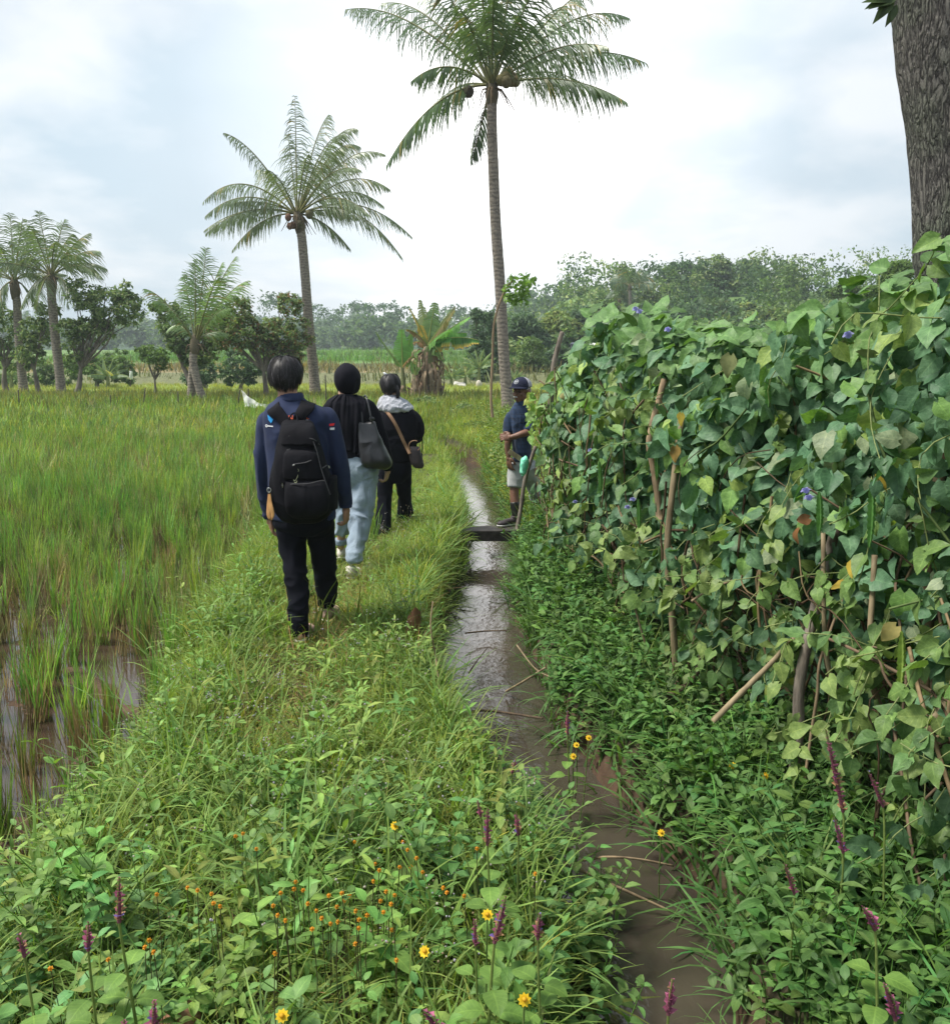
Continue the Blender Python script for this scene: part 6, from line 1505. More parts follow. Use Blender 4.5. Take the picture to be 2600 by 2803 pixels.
hair_shell(hc + [0, -.006, .012], (.12, 1, 0), (.086, .100, .104), lambda az: 1.35 + 1.0 * (0.5 - 0.5 * math.cos(az)) ** 1.1 - .34 * (math.exp(-((az - 1.5) / .35) ** 2) + math.exp(-((az - 4.78) / .35) ** 2)) + .07 * math.sin(az * 9) + .05 * math.sin(az * 23), MAT['hair'], P1, 4200, .017, sw=.0045)
# shirt
T_ = [rtube([ring(c1, 262, 402, 338, Y0, .060), ring(c1, 235, 440, 372, Y0, .078), ring(c1, 185, 545, 415, Y0, .100), ring(c1, 165, 592, 475, Y0, .118), ring(c1, 178, 588, 600, Y0, .13), ring(c1, 192, 590, 760, Y0, .125), ring(c1, 200, 600, 950, Y0, .122), ring(c1, 205, 612, 1075, Y0, .128), ring(c1, 208, 612, 1110, Y0, .126)], 40, 36, 2.3)]
for pts, kk in (([(218, 432, Y0, 16), (190, 462, Y0, 46), (172, 520, Y0, 52), (163, 600, Y0, 50), (156, 780, Y0, 44), (170, 930, Y0 + .03, 40), (196, 1050, Y0 + .05, 36), (203, 1108, Y0 + .05, 34)], 1), ([(532, 422, Y0, 16), (562, 452, Y0, 46), (585, 515, Y0, 54), (606, 600, Y0, 53), (642, 750, Y0, 50), (668, 880, Y0 + .03, 46), (682, 980, Y0 + .05, 42), (686, 1032, Y0 + .06, 38)], 1)):
    p, r = limb(c1, pts, K1); T_.append(ltube(p, r, 30, 18))
shirt = union('shirt', T_, .0075, 3, MAT['navy'], P1, disp=.011, dscale=7)
cl = rtube([ring(c1, 250, 425, 362, Y0, .078), ring(c1, 256, 420, 335, Y0 + .003, .074), ring(c1, 262, 412, 312, Y0 + .01, .066), ring(c1, 266, 406, 316, Y0 + .01, .056), ring(c1, 262, 408, 340, Y0, .060)], 20, 28)
union('collar', [cl], .006, 2, MAT['navy'], shirt)
for nm, w_, hx, hy in (('cuff', (203, 1085, Y0 + .05), 35, 30), ('cuff', (686, 1012, Y0 + .06), 39, 30)):
    p = c1(w_[0], w_[1], w_[2]); q = c1(w_[0] + 1, w_[1] + 28, w_[2]); union('cuff', [ltube([p, q], [hx * K1 * w_[2] * 1.05] * 2, 6, 20)], .006, 1, MAT['navy'], shirt)
# trousers
T_ = [rtube([ring(c1, 238, 600, 1040, Y0, .115), ring(c1, 236, 605, 1100, Y0, .125), ring(c1, 242, 606, 1150, Y0, .12), ring(c1, 290, 560, 1200, Y0, .08)], 16, 30, 2.3)]
for pts in (legL, legR):
    p, r = limb(c1, [(x, y, Y, r_ + (10 if y > 1250 else 6)) for x, y, Y, r_ in pts], K1); T_.append(ltube(p, r, 34, 20))
union('trousers', T_, .0075, 3, MAT['trouser'], P1, disp=.013, dscale=9, zst=1.0)
a_ = c1(388, 1880, Y0 - .15); shoe((a_[0], Y0 - .18, .0), (a_[0] + .03, Y0 + .08, .0), P1, MAT['pinkcanvas'])
a_ = c1(560, 1700, Y0 + .24); shoe((a_[0], Y0 + .22, .0), (a_[0] + .02, Y0 + .48, .0), P1, MAT['pinkcanvas'])
# printing on the back of the shirt and the flag patch on the sleeve
bs = bvh_world(shirt)
for ch, x, y, sz, m_ in [('A', 306, 476, .040, 'orange_ink'), ('N', 330, 476, .040, 'orange_ink'), ('N', 350, 474, .040, 'orange_ink'), ('L', 458, 470, .036, 'orange_ink'), ('G', 452, 494, .030, 'white_ink')]:
    p = c1(x, y, Y0); text_on(ch, (p[0], Y0 - .35, p[2]), sz * .7, MAT[m_], P1, bs)
p = c1(215, 470, Y0); text_on([[(0, 1), (1.5, -.1), (.9, -1), (.2, -.2)]], (p[0], Y0 - .35, p[2]), .024, MAT['blue_ink'], P1, bs)
ringp = [[(math.cos(a) * .55, math.sin(a) * .55), (math.cos(b) * .55, math.sin(b) * .55), (math.cos(b) * .26, math.sin(b) * .26), (math.cos(a) * .26, math.sin(a) * .26)] for a, b in zip(np.linspace(0, 6.28, 13)[:-1], np.linspace(0, 6.28, 13)[1:])]
p = c1(208, 513, Y0); text_on(ringp + [[(.5, .2), (2.6, .1), (2.6, -.35), (.5, -.2)]], (p[0], Y0 - .35, p[2]), .016, MAT['white_ink'], P1, bs)
p = c1(607, 518, Y0); text_on([[(-.5, 0), (.5, 0.1), (.62, .62), (-.5, .5)]], (p[0], Y0 - .35, p[2]), .026, MAT['red_ink'], P1, bs, 'flag_patch'); p = c1(611, 542, Y0); text_on([[(-.5, 0), (.45, 0), (.5, .52), (-.5, .5)]], (p[0], Y0 - .35, p[2]), .026, MAT['white_ink'], P1, bs, 'flag_patch')

# ---- backpack
pk = c1(400, 800, 4.93); BP = empty('backpack', (float(pk[0]), 4.95, float(c1(400, 1130, 4.93)[2])), 'bulky black nylon backpack with hanging tan leather tag on the man in navy', 'backpack')
Yb = 4.96
body_ = rtube([ring(c1, 305, 450, 488, Yb + .04, .04), ring(c1, 285, 475, 510, Yb + .03, .065), ring(c1, 272, 500, 580, Yb + .01, .10), ring(c1, 250, 530, 680, Yb, .12), ring(c1, 225, 575, 800, Yb, .13), ring(c1, 212, 610, 900, Yb, .135), ring(c1, 220, 628, 985, Yb, .135), ring(c1, 245, 600, 1060, Yb, .125), ring(c1, 285, 540, 1115, Yb + .01, .09), ring(c1, 330, 480, 1132, Yb + .02, .05)], 44, 40, 2.7)
main = union('main_compartment', [body_], .0075, 2, MAT['nylon'], BP, disp=.006, dscale=7)
union('front_pocket', [rtube([ring(c1, 318, 560, 868, Yb - .12, .02), ring(c1, 305, 568, 905, Yb - .125, .045), ring(c1, 305, 580, 980, Yb - .13, .055), ring(c1, 315, 570, 1060, Yb - .12, .05), ring(c1, 350, 510, 1105, Yb - .09, .03)], 26, 30, 3.2)], .006, 2, MAT['nylon'], BP, disp=.004)
union('upper_pocket', [rtube([ring(c1, 320, 430, 668, Yb - .10, .015), ring(c1, 298, 500, 700, Yb - .112, .03), ring(c1, 290, 530, 780, Yb - .12, .034), ring(c1, 292, 545, 860, Yb - .125, .025)], 22, 30, 3.0)], .006, 2, MAT['nylon'], BP, disp=.003)
union('top_flap', [rtube([ring(c1, 292, 478, 505, Yb - .02, .03), ring(c1, 284, 488, 530, Yb - .05, .035), ring(c1, 280, 500, 575, Yb - .07, .04), ring(c1, 276, 515, 640, Yb - .09, .035)], 20, 30, 2.6)], .006, 2, MAT['nylon'], BP, disp=.003)
for sx in ((212, 262, 1), (560, 630, -1)):
    union('side_pocket', [rtube([ring(c1, sx[0] + 10, sx[1], 840, Yb, .07), ring(c1, sx[0] - 4, sx[1], 900, Yb, .085), ring(c1, sx[0] + 2, sx[1] + 4, 990, Yb, .085), ring(c1, sx[0] + 25, sx[1] + 4, 1050, Yb, .06)], 18, 22, 2.6)], .007, 2, MAT['nylon'], BP)
bm_ = bvh_world(main)
def ribbon(name, pts, wd, th, mat, parent, n=30, wvec=None):
    """flat band along a path; wvec is the width direction"""
    P_ = smooth_path([tuple(p) for p in pts], n); tn = np.gradient(P_, axis=0); tn /= np.linalg.norm(tn, axis=1, keepdims=True); V, Q = [], []
    for i, (p, t) in enumerate(zip(P_, tn)):
        w = np.array(wvec if wvec is not None else (0, 1, 0), float); w = w - t * np.dot(w, t); w /= np.linalg.norm(w); nn = np.cross(t, w)
        a, b = (wd if np.isscalar(wd) else np.interp(i / (n - 1), np.linspace(0, 1, len(wd)), wd)) / 2, th / 2
        V += [p - w * a - nn * b, p + w * a - nn * b, p + w * a + nn * b, p - w * a + nn * b]
    for i in range(n - 1):
        for k in range(4): Q.append((4 * i + k, 4 * i + (k + 1) % 4, 4 * i + 4 + (k + 1) % 4, 4 * i + 4 + k))
    Q += [(0, 1, 2, 3), (4 * n - 4, 4 * n - 3, 4 * n - 2, 4 * n - 1)]
    o = mesh_np(name, V, Q, mat, parent); m_ = o.modifiers.new('b', 'BEVEL'); m_.width = .0015; m_.limit_method = 'ANGLE'; return o
def on_shirt(x, y, off=.012):
    p = c1(x, y, Y0); h = bs.ray_cast(Vector((p[0], Y0 - .5, p[2])), Vector((0, 1, 0))); yy = h[0].y if h[0] is not None else Y0
    q = c1(x, y, yy - off); return q
for pts in ([(322, 530), (302, 500), (276, 464), (250, 436), (228, 414)], [(378, 520), (388, 490), (404, 452), (422, 424), (440, 400)]):
    q = [on_shirt(x, y) for x, y in pts]; last = q[-1]; q += [last + [-.004, .05, .016], last + [-.006, .12, .01], last + [-.008, .2, -.06]]
    ribbon('strap', q, [.055, .065, .075, .085, .08, .07], .012, MAT['nylon'], BP, 40, (1, .0, .75) if pts[0][0] < 350 else (1, 0, -.3))
ribbon('haul_loop', [c1(322, 500, Yb + .0), c1(335, 462, Yb + .03), c1(360, 440, Yb + .05), c1(378, 460, Yb + .04), c1(384, 498, Yb + .0)], .02, .006, MAT['nylon'], BP, 24, (0, 1, 0))
def on_pack(x, y, off=.004, tgt=None):
    p = c1(x, y, Yb); h = (tgt or bm_).ray_cast(Vector((p[0], Yb - .4, p[2])), Vector((0, 1, 0))); yy = h[0].y if h[0] is not None else Yb - .1
    return c1(x, y, yy - off)
def allpack():
    V, Q, n = [], [], 0
    for o in BP.children:
        if o.name.split('.')[0] in ('main_compartment', 'front_pocket', 'upper_pocket', 'top_flap', 'side_pocket'):
            b = parent_loc(o); V += [v.co + b for v in o.data.vertices]; Q += [tuple(i + n for i in p.vertices) for p in o.data.polygons]; n = len(V)
    return BVHTree.FromPolygons(V, Q)
ap = allpack()
def zipper(pts, r=.0028, mat='nylon'):
    q = [on_pack(x, y, .001, ap) for x, y in pts]; V, Q, T, U = tube_np(smooth_path([tuple(k) for k in q], 40), r, 6, cap=True); mesh_np('zipper', V, Q, MAT[mat], BP)
MAT['zip'] = simple_mat('zip_tape', (.045, .045, .05), .5, (.03, .03, .035), 90, .4)
for z_ in ([(300, 930), (312, 900), (350, 892), (440, 890), (520, 872), (556, 870)], [(298, 1060), (296, 980), (300, 930)], [(340, 768), (385, 762), (430, 755), (468, 740)], [(290, 900), (280, 800), (282, 720), (300, 685), (335, 668)], [(480, 620), (505, 690), (530, 790), (560, 880), (590, 960)], [(285, 640), (300, 600), (330, 585)], [(455, 600), (490, 612), (520, 640)], [(262, 700), (240, 760), (222, 800)], [(540, 790), (570, 772), (585, 790)]):
    zipper(z_, mat='zip')
for (x, y, dx, dy) in [(222, 795, 2, 22), (285, 885, 2, 30), (308, 1035, 3, 42), (362, 768, -12, 6), (578, 775, 6, 16)]:
    a, b = on_pack(x, y, .006, ap), on_pack(x + dx, y + dy, .008, ap); V, Q, T, U = tube_np([a, (a + b) / 2, b], [.003, .0042, .003], 6, cap=True); mesh_np('zip_pull', V, Q, MAT['metal'], BP)
# emblem: pale green outlined diamond with strokes
for i, pl in enumerate([[(360, 800), (335, 835), (345, 850), (365, 870), (383, 830), (360, 800)], [(342, 840), (362, 822), (372, 806)], [(352, 858), (372, 846)], [(360, 878), (372, 884), (378, 870)], [(384, 795), (388, 808), (378, 815)]]):
    q = [on_pack(x, y, .001, ap) for x, y in pl]; V, Q, T, U = tube_np(smooth_path([tuple(k) for k in q], 30), .0013, 5); mesh_np('emblem_line', V, Q, MAT['lime_line'], BP)
q = [on_pack(x, y, .001, ap) for x, y in [(492, 1084), (520, 1072), (568, 1050)]]; V, Q, T, U = tube_np(smooth_path([tuple(k) for k in q], 16), .0016, 5); mesh_np('small_mark', V, Q, MAT['lime_line'], BP)
# clip and tan leather tag hanging at the left
V, Q, T, U = tube_np(smooth_path([tuple(on_pack(222, 830, .01, ap)), tuple(c1(205, 880, Yb - .1)), tuple(c1(200, 920, Yb - .1))], 14), .0016, 6); mesh_np('tag_cord', V, Q, MAT['nylon'], BP)
V, Q, T, U = tube_np([c1(200 + 12 * math.cos(a), 930 + 14 * math.sin(a), Yb - .1) for a in np.linspace(0, 6.28, 18)], .0028, 6); mesh_np('clip', V, Q, MAT['metal'], BP)
ribbon('leather_tag', [c1(203, 952, Yb - .1), c1(208, 1000, Yb - .105), c1(216, 1050, Yb - .11), c1(222, 1085, Yb - .11), c1(208, 1112, Yb - .105), c1(196, 1080, Yb - .1), c1(198, 1020, Yb - .095), c1(201, 955, Yb - .095)], [.016, .02, .03, .026, .02, .026, .024, .014], .004, MAT['tan'], BP, 50, (.9, -.5, 0))

# ---- woman in the black hijab
Y2 = 6.75
P2 = empty('person', (float(c1(740, 1450, Y2)[0]), Y2, 0), 'woman in black hijab, black top and rolled light jeans walking behind the backpacker', 'person', 'people walking along the bank')
hc = c1(692, 225, Y2 + .03); hp, hf, hm = head_parts(hc, (.05, 1, 0), .95)
arR = [(845, 410, Y2, 34), (885, 520, Y2, 32), (920, 640, Y2 + .02, 30), (947, 740, Y2 + .05, 26), (958, 795, Y2 + .06, 22)]
arL = [(585, 410, Y2, 34), (572, 540, Y2, 32), (575, 660, Y2 + .04, 28), (590, 770, Y2 + .12, 22)]
legR = [(800, 780, Y2, 74), (797, 900, Y2 - .02, 68), (793, 1000, Y2 - .06, 62), (781, 1100, Y2 - .1, 54), (765, 1200, Y2 - .16, 46), (747, 1300, Y2 - .22, 38), (738, 1390, Y2 - .26, 32)]
legL = [(715, 780, Y2, 74), (705, 900, Y2 + .02, 62), (688, 1000, Y2 + .04, 52), (672, 1100, Y2 + .08, 44), (660, 1200, Y2 + .12, 36), (655, 1300, Y2 + .16, 26)]
B = list(hp) + [ltube([hc + [0, -.02, -.05], c1(680, 318, Y2), c1(690, 380, Y2)], [.052, .05, .06]),
     rtube([ring(c1, 640, 740, 330, Y2, .045), ring(c1, 575, 830, 395, Y2, .07), ring(c1, 610, 830, 520, Y2, .085), ring(c1, 640, 840, 680, Y2, .08), ring(c1, 640, 870, 780, Y2, .09), ring(c1, 680, 850, 840, Y2, .08)])]
for pts in (arL, arR, legL, legR):
    p, r = limb(c1, pts, K1 * .82); B.append(ltube(p, r))
B += hand(c1(955, 800, Y2 + .06), (-.25, .05, -1), (-.9, .2, 0), (-.1, 1, 0), .92, 1.25) + hand(c1(592, 772, Y2 + .12), (.1, .3, -1), (.9, .2, 0), (0, 1, 0), .9, .9)
union('body', B, .0055, 2, MAT['skin_light'], P2)
union('hijab', [rtube([ring(c1, 675, 708, 126, Y2 + .02, .02), ring(c1, 645, 738, 140, Y2 + .02, .06), ring(c1, 618, 762, 180, Y2 + .02, .105), ring(c1, 612, 772, 225, Y2 + .02, .122), ring(c1, 618, 770, 265, Y2 + .02, .115), ring(c1, 632, 760, 295, Y2 + .02, .095), ring(c1, 640, 752, 311, Y2 + .035, .082)], 34, 34)], .007, 2, MAT['black_cloth'], P2, disp=.013, dscale=9, zst=.4)
T_ = [rtube([ring(c1, 615, 770, 332, Y2, .075), ring(c1, 575, 838, 362, Y2, .098), ring(c1, 552, 868, 405, Y2, .115), ring(c1, 568, 870, 500, Y2, .13), ring(c1, 590, 872, 610, Y2, .12), ring(c1, 605, 885, 690, Y2, .125), ring(c1, 610, 888, 722, Y2, .128)], 34, 34, 2.3)]
for pts in ([(600, 385, Y2, 14), (580, 410, Y2, 36), (568, 470, Y2, 42), (566, 540, Y2, 40), (572, 660, Y2 + .04, 34), (590, 765, Y2 + .12, 28)], [(815, 378, Y2, 14), (840, 402, Y2, 38), (866, 460, Y2, 44), (884, 520, Y2, 42), (922, 640, Y2 + .02, 38), (948, 740, Y2 + .05, 34), (960, 800, Y2 + .06, 30)]):
    p, r = limb(c1, pts, K1); T_.append(ltube(p, r, 26, 18))
top2 = union('top', T_, .008, 3, MAT['black_cloth'], P2, disp=.007, dscale=8); bt2 = bvh_world(top2)
# pleated veil hanging down the back
V, Q = [], []; nu_, nv_ = 90, 40
for j in range(nv_ + 1):
    for i in range(nu_ + 1):
        u, v = i / nu_, j / nv_; xl, xr = np.interp(v, [0, .12, .3, 1], [638, 585, 575, 596]), np.interp(v, [0, .12, .3, 1], [752, 822, 826, 806])
        x = xl + (xr - xl) * u; y = 322 + v * (696 + 14 * math.sin(u * 9)) - 322 * v
        p = c1(x, y, Y2); h = bt2.ray_cast(Vector((p[0], Y2 - .5, p[2])), Vector((0, 1, 0))); yy = (h[0].y if h[0] is not None else Y2 - .06)
        yy = min(yy, Y2 - .05) - .012 - .009 * (math.sin(u * 31 + 2.5 * math.sin(v * 2.2 + u * 5)) + .4 * math.sin(u * 53 + 2 * v)) * (.4 + .6 * math.sin(u * 4 + v * 2) ** 2)
        V.append(c1(x, y, yy))
for j in range(nv_):
    for i in range(nu_): a = j * (nu_ + 1) + i; Q.append((a, a + 1, a + nu_ + 2, a + nu_ + 1))
o = mesh_np('veil', V, Q, MAT['black_cloth'], P2); m_ = o.modifiers.new('t', 'SOLIDIFY'); m_.thickness = .003
T_ = [rtube([ring(c1, 640, 884, 700, Y2, .115), ring(c1, 632, 888, 760, Y2, .13), ring(c1, 636, 886, 830, Y2, .13), ring(c1, 670, 850, 900, Y2, .09)], 16, 30, 2.3)]
for pts, ex in ((legR, 12), (legL, 10)):
    p, r = limb(c1, [(x, y, Y, r_ + ex) for x, y, Y, r_ in pts if y < 1290 or pts is legR], K1); T_.append(ltube(p, r, 34, 20))
jn = union('jeans', T_, .008, 3, MAT['denim'], P2, disp=.016, dscale=9, zst=1.2)
p_, r_ = c1(655, 1240, Y2 + .135), 44 * K1 * Y2; union('cuff', [ltube([p_, p_ + [-.003, .005, -.045]], [r_, r_ * .98], 6, 20)], .007, 1, MAT['denim'], jn)
q = [c1(x, y, Y2 - .135) for x, y in [(742, 765), (745, 830), (790, 850), (838, 825), (835, 765), (742, 765)]]
V, Q, T, U = tube_np(smooth_path([tuple(k) for k in q], 50), .0018, 5); mesh_np('pocket_seam', V + np.array([0, .01, 0]), Q, MAT['denim'], jn)
a_ = c1(738, 1460, Y2 - .28); shoe((a_[0] - .03, Y2 - .33, .0), (a_[0] - .0, Y2 - .09, .0), P2, MAT['canvas'])
a_ = c1(648, 1390, Y2 + .1); shoe((a_[0], Y2 + .12, .055), (a_[0] + .01, Y2 + .32, -.005), P2, MAT['canvas'])
# tote bag
Yg = Y2 - .12
TB = empty('tote_bag', tuple(c1(880, 800, Yg)), 'soft black leather tote bag hanging from the shoulder of the woman in hijab', 'bag')
union('bag_body', [rtube([ring(c1, 757, 868, 497, Yg, .012), ring(c1, 760, 872, 515, Yg, .028), ring(c1, 770, 905, 600, Yg, .052), ring(c1, 782, 945, 690, Yg, .07), ring(c1, 790, 972, 745, Yg, .075), ring(c1, 810, 970, 775, Yg, .06), ring(c1, 850, 940, 797, Yg, .03)], 34, 34, 3.4)], .007, 1, MAT['leather'], TB, disp=.009, dscale=9)
for pts in ([(795, 512, 0), (788, 430, .02), (790, 365, .06), (806, 335, .10), (822, 345, .12)], [(855, 505, 0), (846, 470, -.03), (832, 400, 0), (815, 340, .05), (808, 328, .12)]):
    V, Q, T, U = tube_np(smooth_path([tuple(c1(x, y, Yg - .02 + d)) for x, y, d in pts], 24), .006, 8, cap=True); mesh_np('strap', V, Q, MAT['leather'], TB)
V, Q = ell(c1(852, 478, Yg - .04), (.02, .012, .016)); mesh_np('knot', V, Q, MAT['leather'], TB)

# ---- third walker
Y3 = 8.3
P3 = empty('person', (float(c1(1000, 1150, Y3)[0]), Y3, 0), 'black-haired woman with pale grey hood and wide black jacket leading the walkers', 'person', 'people walking along the bank')
hc = c1(968, 268, Y3 + .02); hp, hf, hm = head_parts(hc, (-.2, 1, 0), .95)
arR = [(1085, 465, Y3, 20), (1130, 520, Y3, 30), (1130, 585, Y3 + .05, 26), (1090, 620, Y3 + .2, 22)]
arL = [(915, 455, Y3, 30), (905, 540, Y3, 28), (905, 620, Y3 + .08, 24), (915, 660, Y3 + .16, 18)]
legL = [(940, 740, Y3, 50), (936, 880, Y3 - .02, 44), (931, 1000, Y3 - .05, 36), (925, 1120, Y3 - .1, 32), (922, 1225, Y3 - .14, 30)]
legR = [(1045, 740, Y3, 50), (1052, 880, Y3 + .05, 42), (1059, 980, Y3 + .14, 34), (1062, 1070, Y3 + .24, 30), (1065, 1165, Y3 + .36, 28)]
B = list(hp) + [ltube([hc + [0, -.02, -.05], c1(975, 340, Y3), c1(990, 390, Y3)], [.05, .05, .06]), rtube([ring(c1, 950, 1040, 375, Y3, .05), ring(c1, 910, 1090, 430, Y3, .08), ring(c1, 925, 1080, 560, Y3, .09), ring(c1, 920, 1085, 720, Y3, .10), ring(c1, 930, 1065, 790, Y3, .09)])]
for pts in (arL, arR, legL, legR):
    p, r = limb(c1, pts, K1 * .82); B.append(ltube(p, r))
B += hand(c1(1086, 622, Y3 + .22), (-.9, .5, -.1), (-.5, -.2, -.8), (0, 0, 1), .9, 1.0) + hand(c1(917, 662, Y3 + .17), (.3, .9, -.1), (.5, 0, -.8), (0, 0, 1), .9, 1.0)
for a_, b_ in (((922, 1260, Y3 - .14), 0), ((1065, 1190, Y3 + .36), 0)): pass
union('body', B, .006, 2, MAT['skin_light'], P3)
hair_shell(hc + [0, -.005, .01], (-.2, 1, 0), (.09, .104, .1), lambda az: 1.35 + 1.15 * (0.5 - 0.5 * math.cos(az)) ** 1.1 + .05 * math.sin(az * 17), MAT['hair'], P3, 1500, .013, sw=.006, seed=3)
s = Soup()
for i in range(90):
    a, b = R(-1, 1), R(-1, 1); q = smooth_path([tuple(c1(1000 + 10 * a, 265 + 12 * b, Y3 - .04 + .02 * b)), tuple(c1(1016 + 9 * a, 300 + 8 * b, Y3 - .07 + .02 * b)), tuple(c1(1018 + 9 * a, 335, Y3 - .07 + .02 * b)), tuple(c1(1012 + 6 * a, 352 + 6 * b, Y3 - .06))], 9); s.add(*tube_np(q, [.004, .006, .006, .006, .005, .005, .004, .003, .001], 4, (.012, .011, .012)))
s.build('ponytail', MAT['hair'], P3)
cpt = c1(935, 190, Y3 - .02); V, Q = ell(cpt, (.022, .008, .014), 10, rotz(0.0) @ rotx(0.0)); 
Mx = np.array([[math.cos(-.7), 0, -math.sin(-.7)], [0, 1, 0], [math.sin(-.7), 0, math.cos(-.7)]]); V, Q = ell(c1(938, 195, Y3 - .02), (.026, .008, .012), 10, Mx); mesh_np('hair_clip', V, Q, MAT['white_ink'], P3)
T_ = [rtube([ring(c1, 930, 1030, 372, Y3, .07), ring(c1, 895, 1100, 410, Y3, .12), ring(c1, 880, 1140, 450, Y3, .15), ring(c1, 884, 1150, 520, Y3, .16), ring(c1, 890, 1140, 600, Y3, .15), ring(c1, 895, 1120, 680, Y3, .14), ring(c1, 892, 1102, 745, Y3, .13)], 34, 32, 2.3),
      ltube(*[l for l in limb(c1, [(1060, 430, Y3, 14), (1092, 455, Y3, 44), (1126, 520, Y3, 50), (1132, 580, Y3 + .03, 44), (1095, 622, Y3 + .2, 32)], K1)]), ltube(*[l for l in limb(c1, [(930, 435, Y3, 12), (912, 470, Y3, 34), (905, 550, Y3, 36), (905, 620, Y3 + .06, 32), (915, 650, Y3 + .12, 28)], K1)])]
jk = union('jacket', T_, .009, 3, MAT['black_cloth'], P3, disp=.012, dscale=8, zst=1.0)
union('hood', [rtube([ring(c1, 938, 995, 328, Y3, .055), ring(c1, 912, 1030, 345, Y3 - .01, .09), ring(c1, 896, 1085, 378, Y3 - .02, .125), ring(c1, 888, 1112, 412, Y3 - .02, .145), ring(c1, 905, 1100, 428, Y3 - .02, .13)], 24, 32)], .008, 1, MAT['fleece'], P3, disp=.014, dscale=17, zst=1.0)
T_ = [rtube([ring(c1, 896, 1098, 715, Y3, .12), ring(c1, 890, 1100, 780, Y3, .13), ring(c1, 893, 1098, 830, Y3, .115), ring(c1, 930, 1060, 880, Y3, .07)], 16, 28)]
for pts, fl_ in ((legL, 22), (legR, 26)):
    p, r = limb(c1, [(x, y, Y, r_ + 6 + (fl_ if i == len(pts) - 1 else fl_ * .5 if i == len(pts) - 2 else 0)) for i, (x, y, Y, r_) in enumerate(pts)], K1); T_.append(ltube(p, r, 30, 18))
union('trousers', T_, .009, 3, MAT['trouser'], P3, disp=.008)
for (x, dy) in ((922, -.16), (1066, .34)):
    a_ = c1(x, 1200, Y3 + dy); shoe((a_[0], Y3 + dy - .06, -.005), (a_[0], Y3 + dy + .19, -.005), P3, MAT['rubber'])
bj = bvh_world(jk)
def on_j(x, y, off=.012):
    p = c1(x, y, Y3); h = bj.ray_cast(Vector((p[0], Y3 - .6, p[2])), Vector((0, 1, 0))); yy = h[0].y if h[0] is not None else Y3 - .1
    return c1(x, y, yy - off)
SB = empty('shoulder_bag', tuple(c1(1130, 790, Y3 - .1)), 'small dark brown bag with tan strap and rings on the leading walker', 'bag')
ribbon('strap', [c1(900, 380, Y3 - .05), on_j(925, 408, .03)] + [on_j(x, y) for x, y in [(965, 455), (1000, 510), (1030, 570), (1055, 625), (1070, 655)]] + [c1(1092, 700, Y3 - .17)], .030, .005, MAT['tanstrap'], SB, 44, (1, 0, .6))
union('bag_body', [rtube([ring(c1, 1090, 1150, 655, Y3 - .12, .03), ring(c1, 1088, 1162, 690, Y3 - .12, .045), ring(c1, 1098, 1176, 750, Y3 - .12, .05), ring(c1, 1112, 1180, 778, Y3 - .12, .04), ring(c1, 1125, 1165, 790, Y3 - .12, .02)], 20, 24, 2.8)], .007, 1, MAT['brownbag'], SB, disp=.005)
for cx_, cy_, rr in ((1122, 650, 36),):
    V, Q, T, U = tube_np([c1(cx_ + rr * math.cos(a), cy_ + rr * .95 * math.sin(a), Y3 - .17 + .02 * math.sin(a)) for a in np.linspace(-.4, 5.2, 30)], .005, 8); mesh_np('ring_handle', V, Q, MAT['tanstrap'], SB)
V, Q, T, U = tube_np(smooth_path([tuple(c1(1158, 500, Y3 - .1)), tuple(c1(1170, 570, Y3 - .1)), tuple(c1(1172, 650, Y3 - .1)), tuple(c1(1170, 720, Y3 - .1))], 20), .005, 6, cap=True); mesh_np('cord', V, Q, MAT['nylon'], SB)

# ---- old man by the hedge
Y4 = 8.62
P4 = empty('person', (float(c2(880, 1700, Y4)[0]), Y4, 0), 'elderly man in cap and dark blue plaid shirt gripping one arm beside the hedge', 'person')
hc = c2(922, 562, Y4); fd = np.array([-.62, -.78, 0]); hp, hf, hm = head_parts(hc, fd, .98)
B = list(hp) + [ltube([hc + [.012, .015, -.05], c2(915, 655, Y4 + .01), c2(925, 720, Y4)], [.052, .052, .065]),
     rtube([ring(c2, 870, 960, 700, Y4, .06), ring(c2, 845, 990, 770, Y4, .085), ring(c2, 840, 1000, 900, Y4, .095), ring(c2, 845, 1000, 1100, Y4, .10), ring(c2, 850, 1010, 1230, Y4, .09)])]
aL = [(842, 760, Y4, 28), (812, 830, Y4 - .01, 38), (800, 930, Y4 - .03, 36), (800, 1010, Y4 - .06, 34), (793, 1085, Y4 - .08, 28), (802, 1155, Y4 - .09, 23)]
aR = [(992, 770, Y4 - .0, 28), (1012, 840, Y4 - .06, 38), (990, 925, Y4 - .12, 36), (920, 957, Y4 - .16, 32), (860, 975, Y4 - .16, 26), (825, 985, Y4 - .155, 23)]
lL = [(880, 1240, Y4, 70), (868, 1330, Y4 - .02, 58), (858, 1440, Y4 - .05, 46), (856, 1510, Y4 - .06, 45), (862, 1600, Y4 - .08, 42), (868, 1700, Y4 - .1, 30), (862, 1765, Y4 - .1, 27)]
lR = [(975, 1240, Y4, 70), (1005, 1350, Y4 + .06, 56), (1040, 1450, Y4 + .14, 44), (1052, 1540, Y4 + .22, 40), (1052, 1620, Y4 + .34, 36), (1058, 1690, Y4 + .44, 27)]
for pts in (aL, aR, lL, lR):
    p, r = limb(c2, pts, K2 * .97); B.append(ltube(p, r, 30))
B += hand(c2(803, 1160, Y4 - .09), (.1, -.05, -1), (.75, .6, 0), (.2, -.9, 0), .98, .55) + hand(c2(832, 985, Y4 - .155), (-1, .0, .02), (.05, .85, -.35), (0, .2, 1), .95, 1.25)
union('body', B, .0048, 2, MAT['skin_dark'], P4)
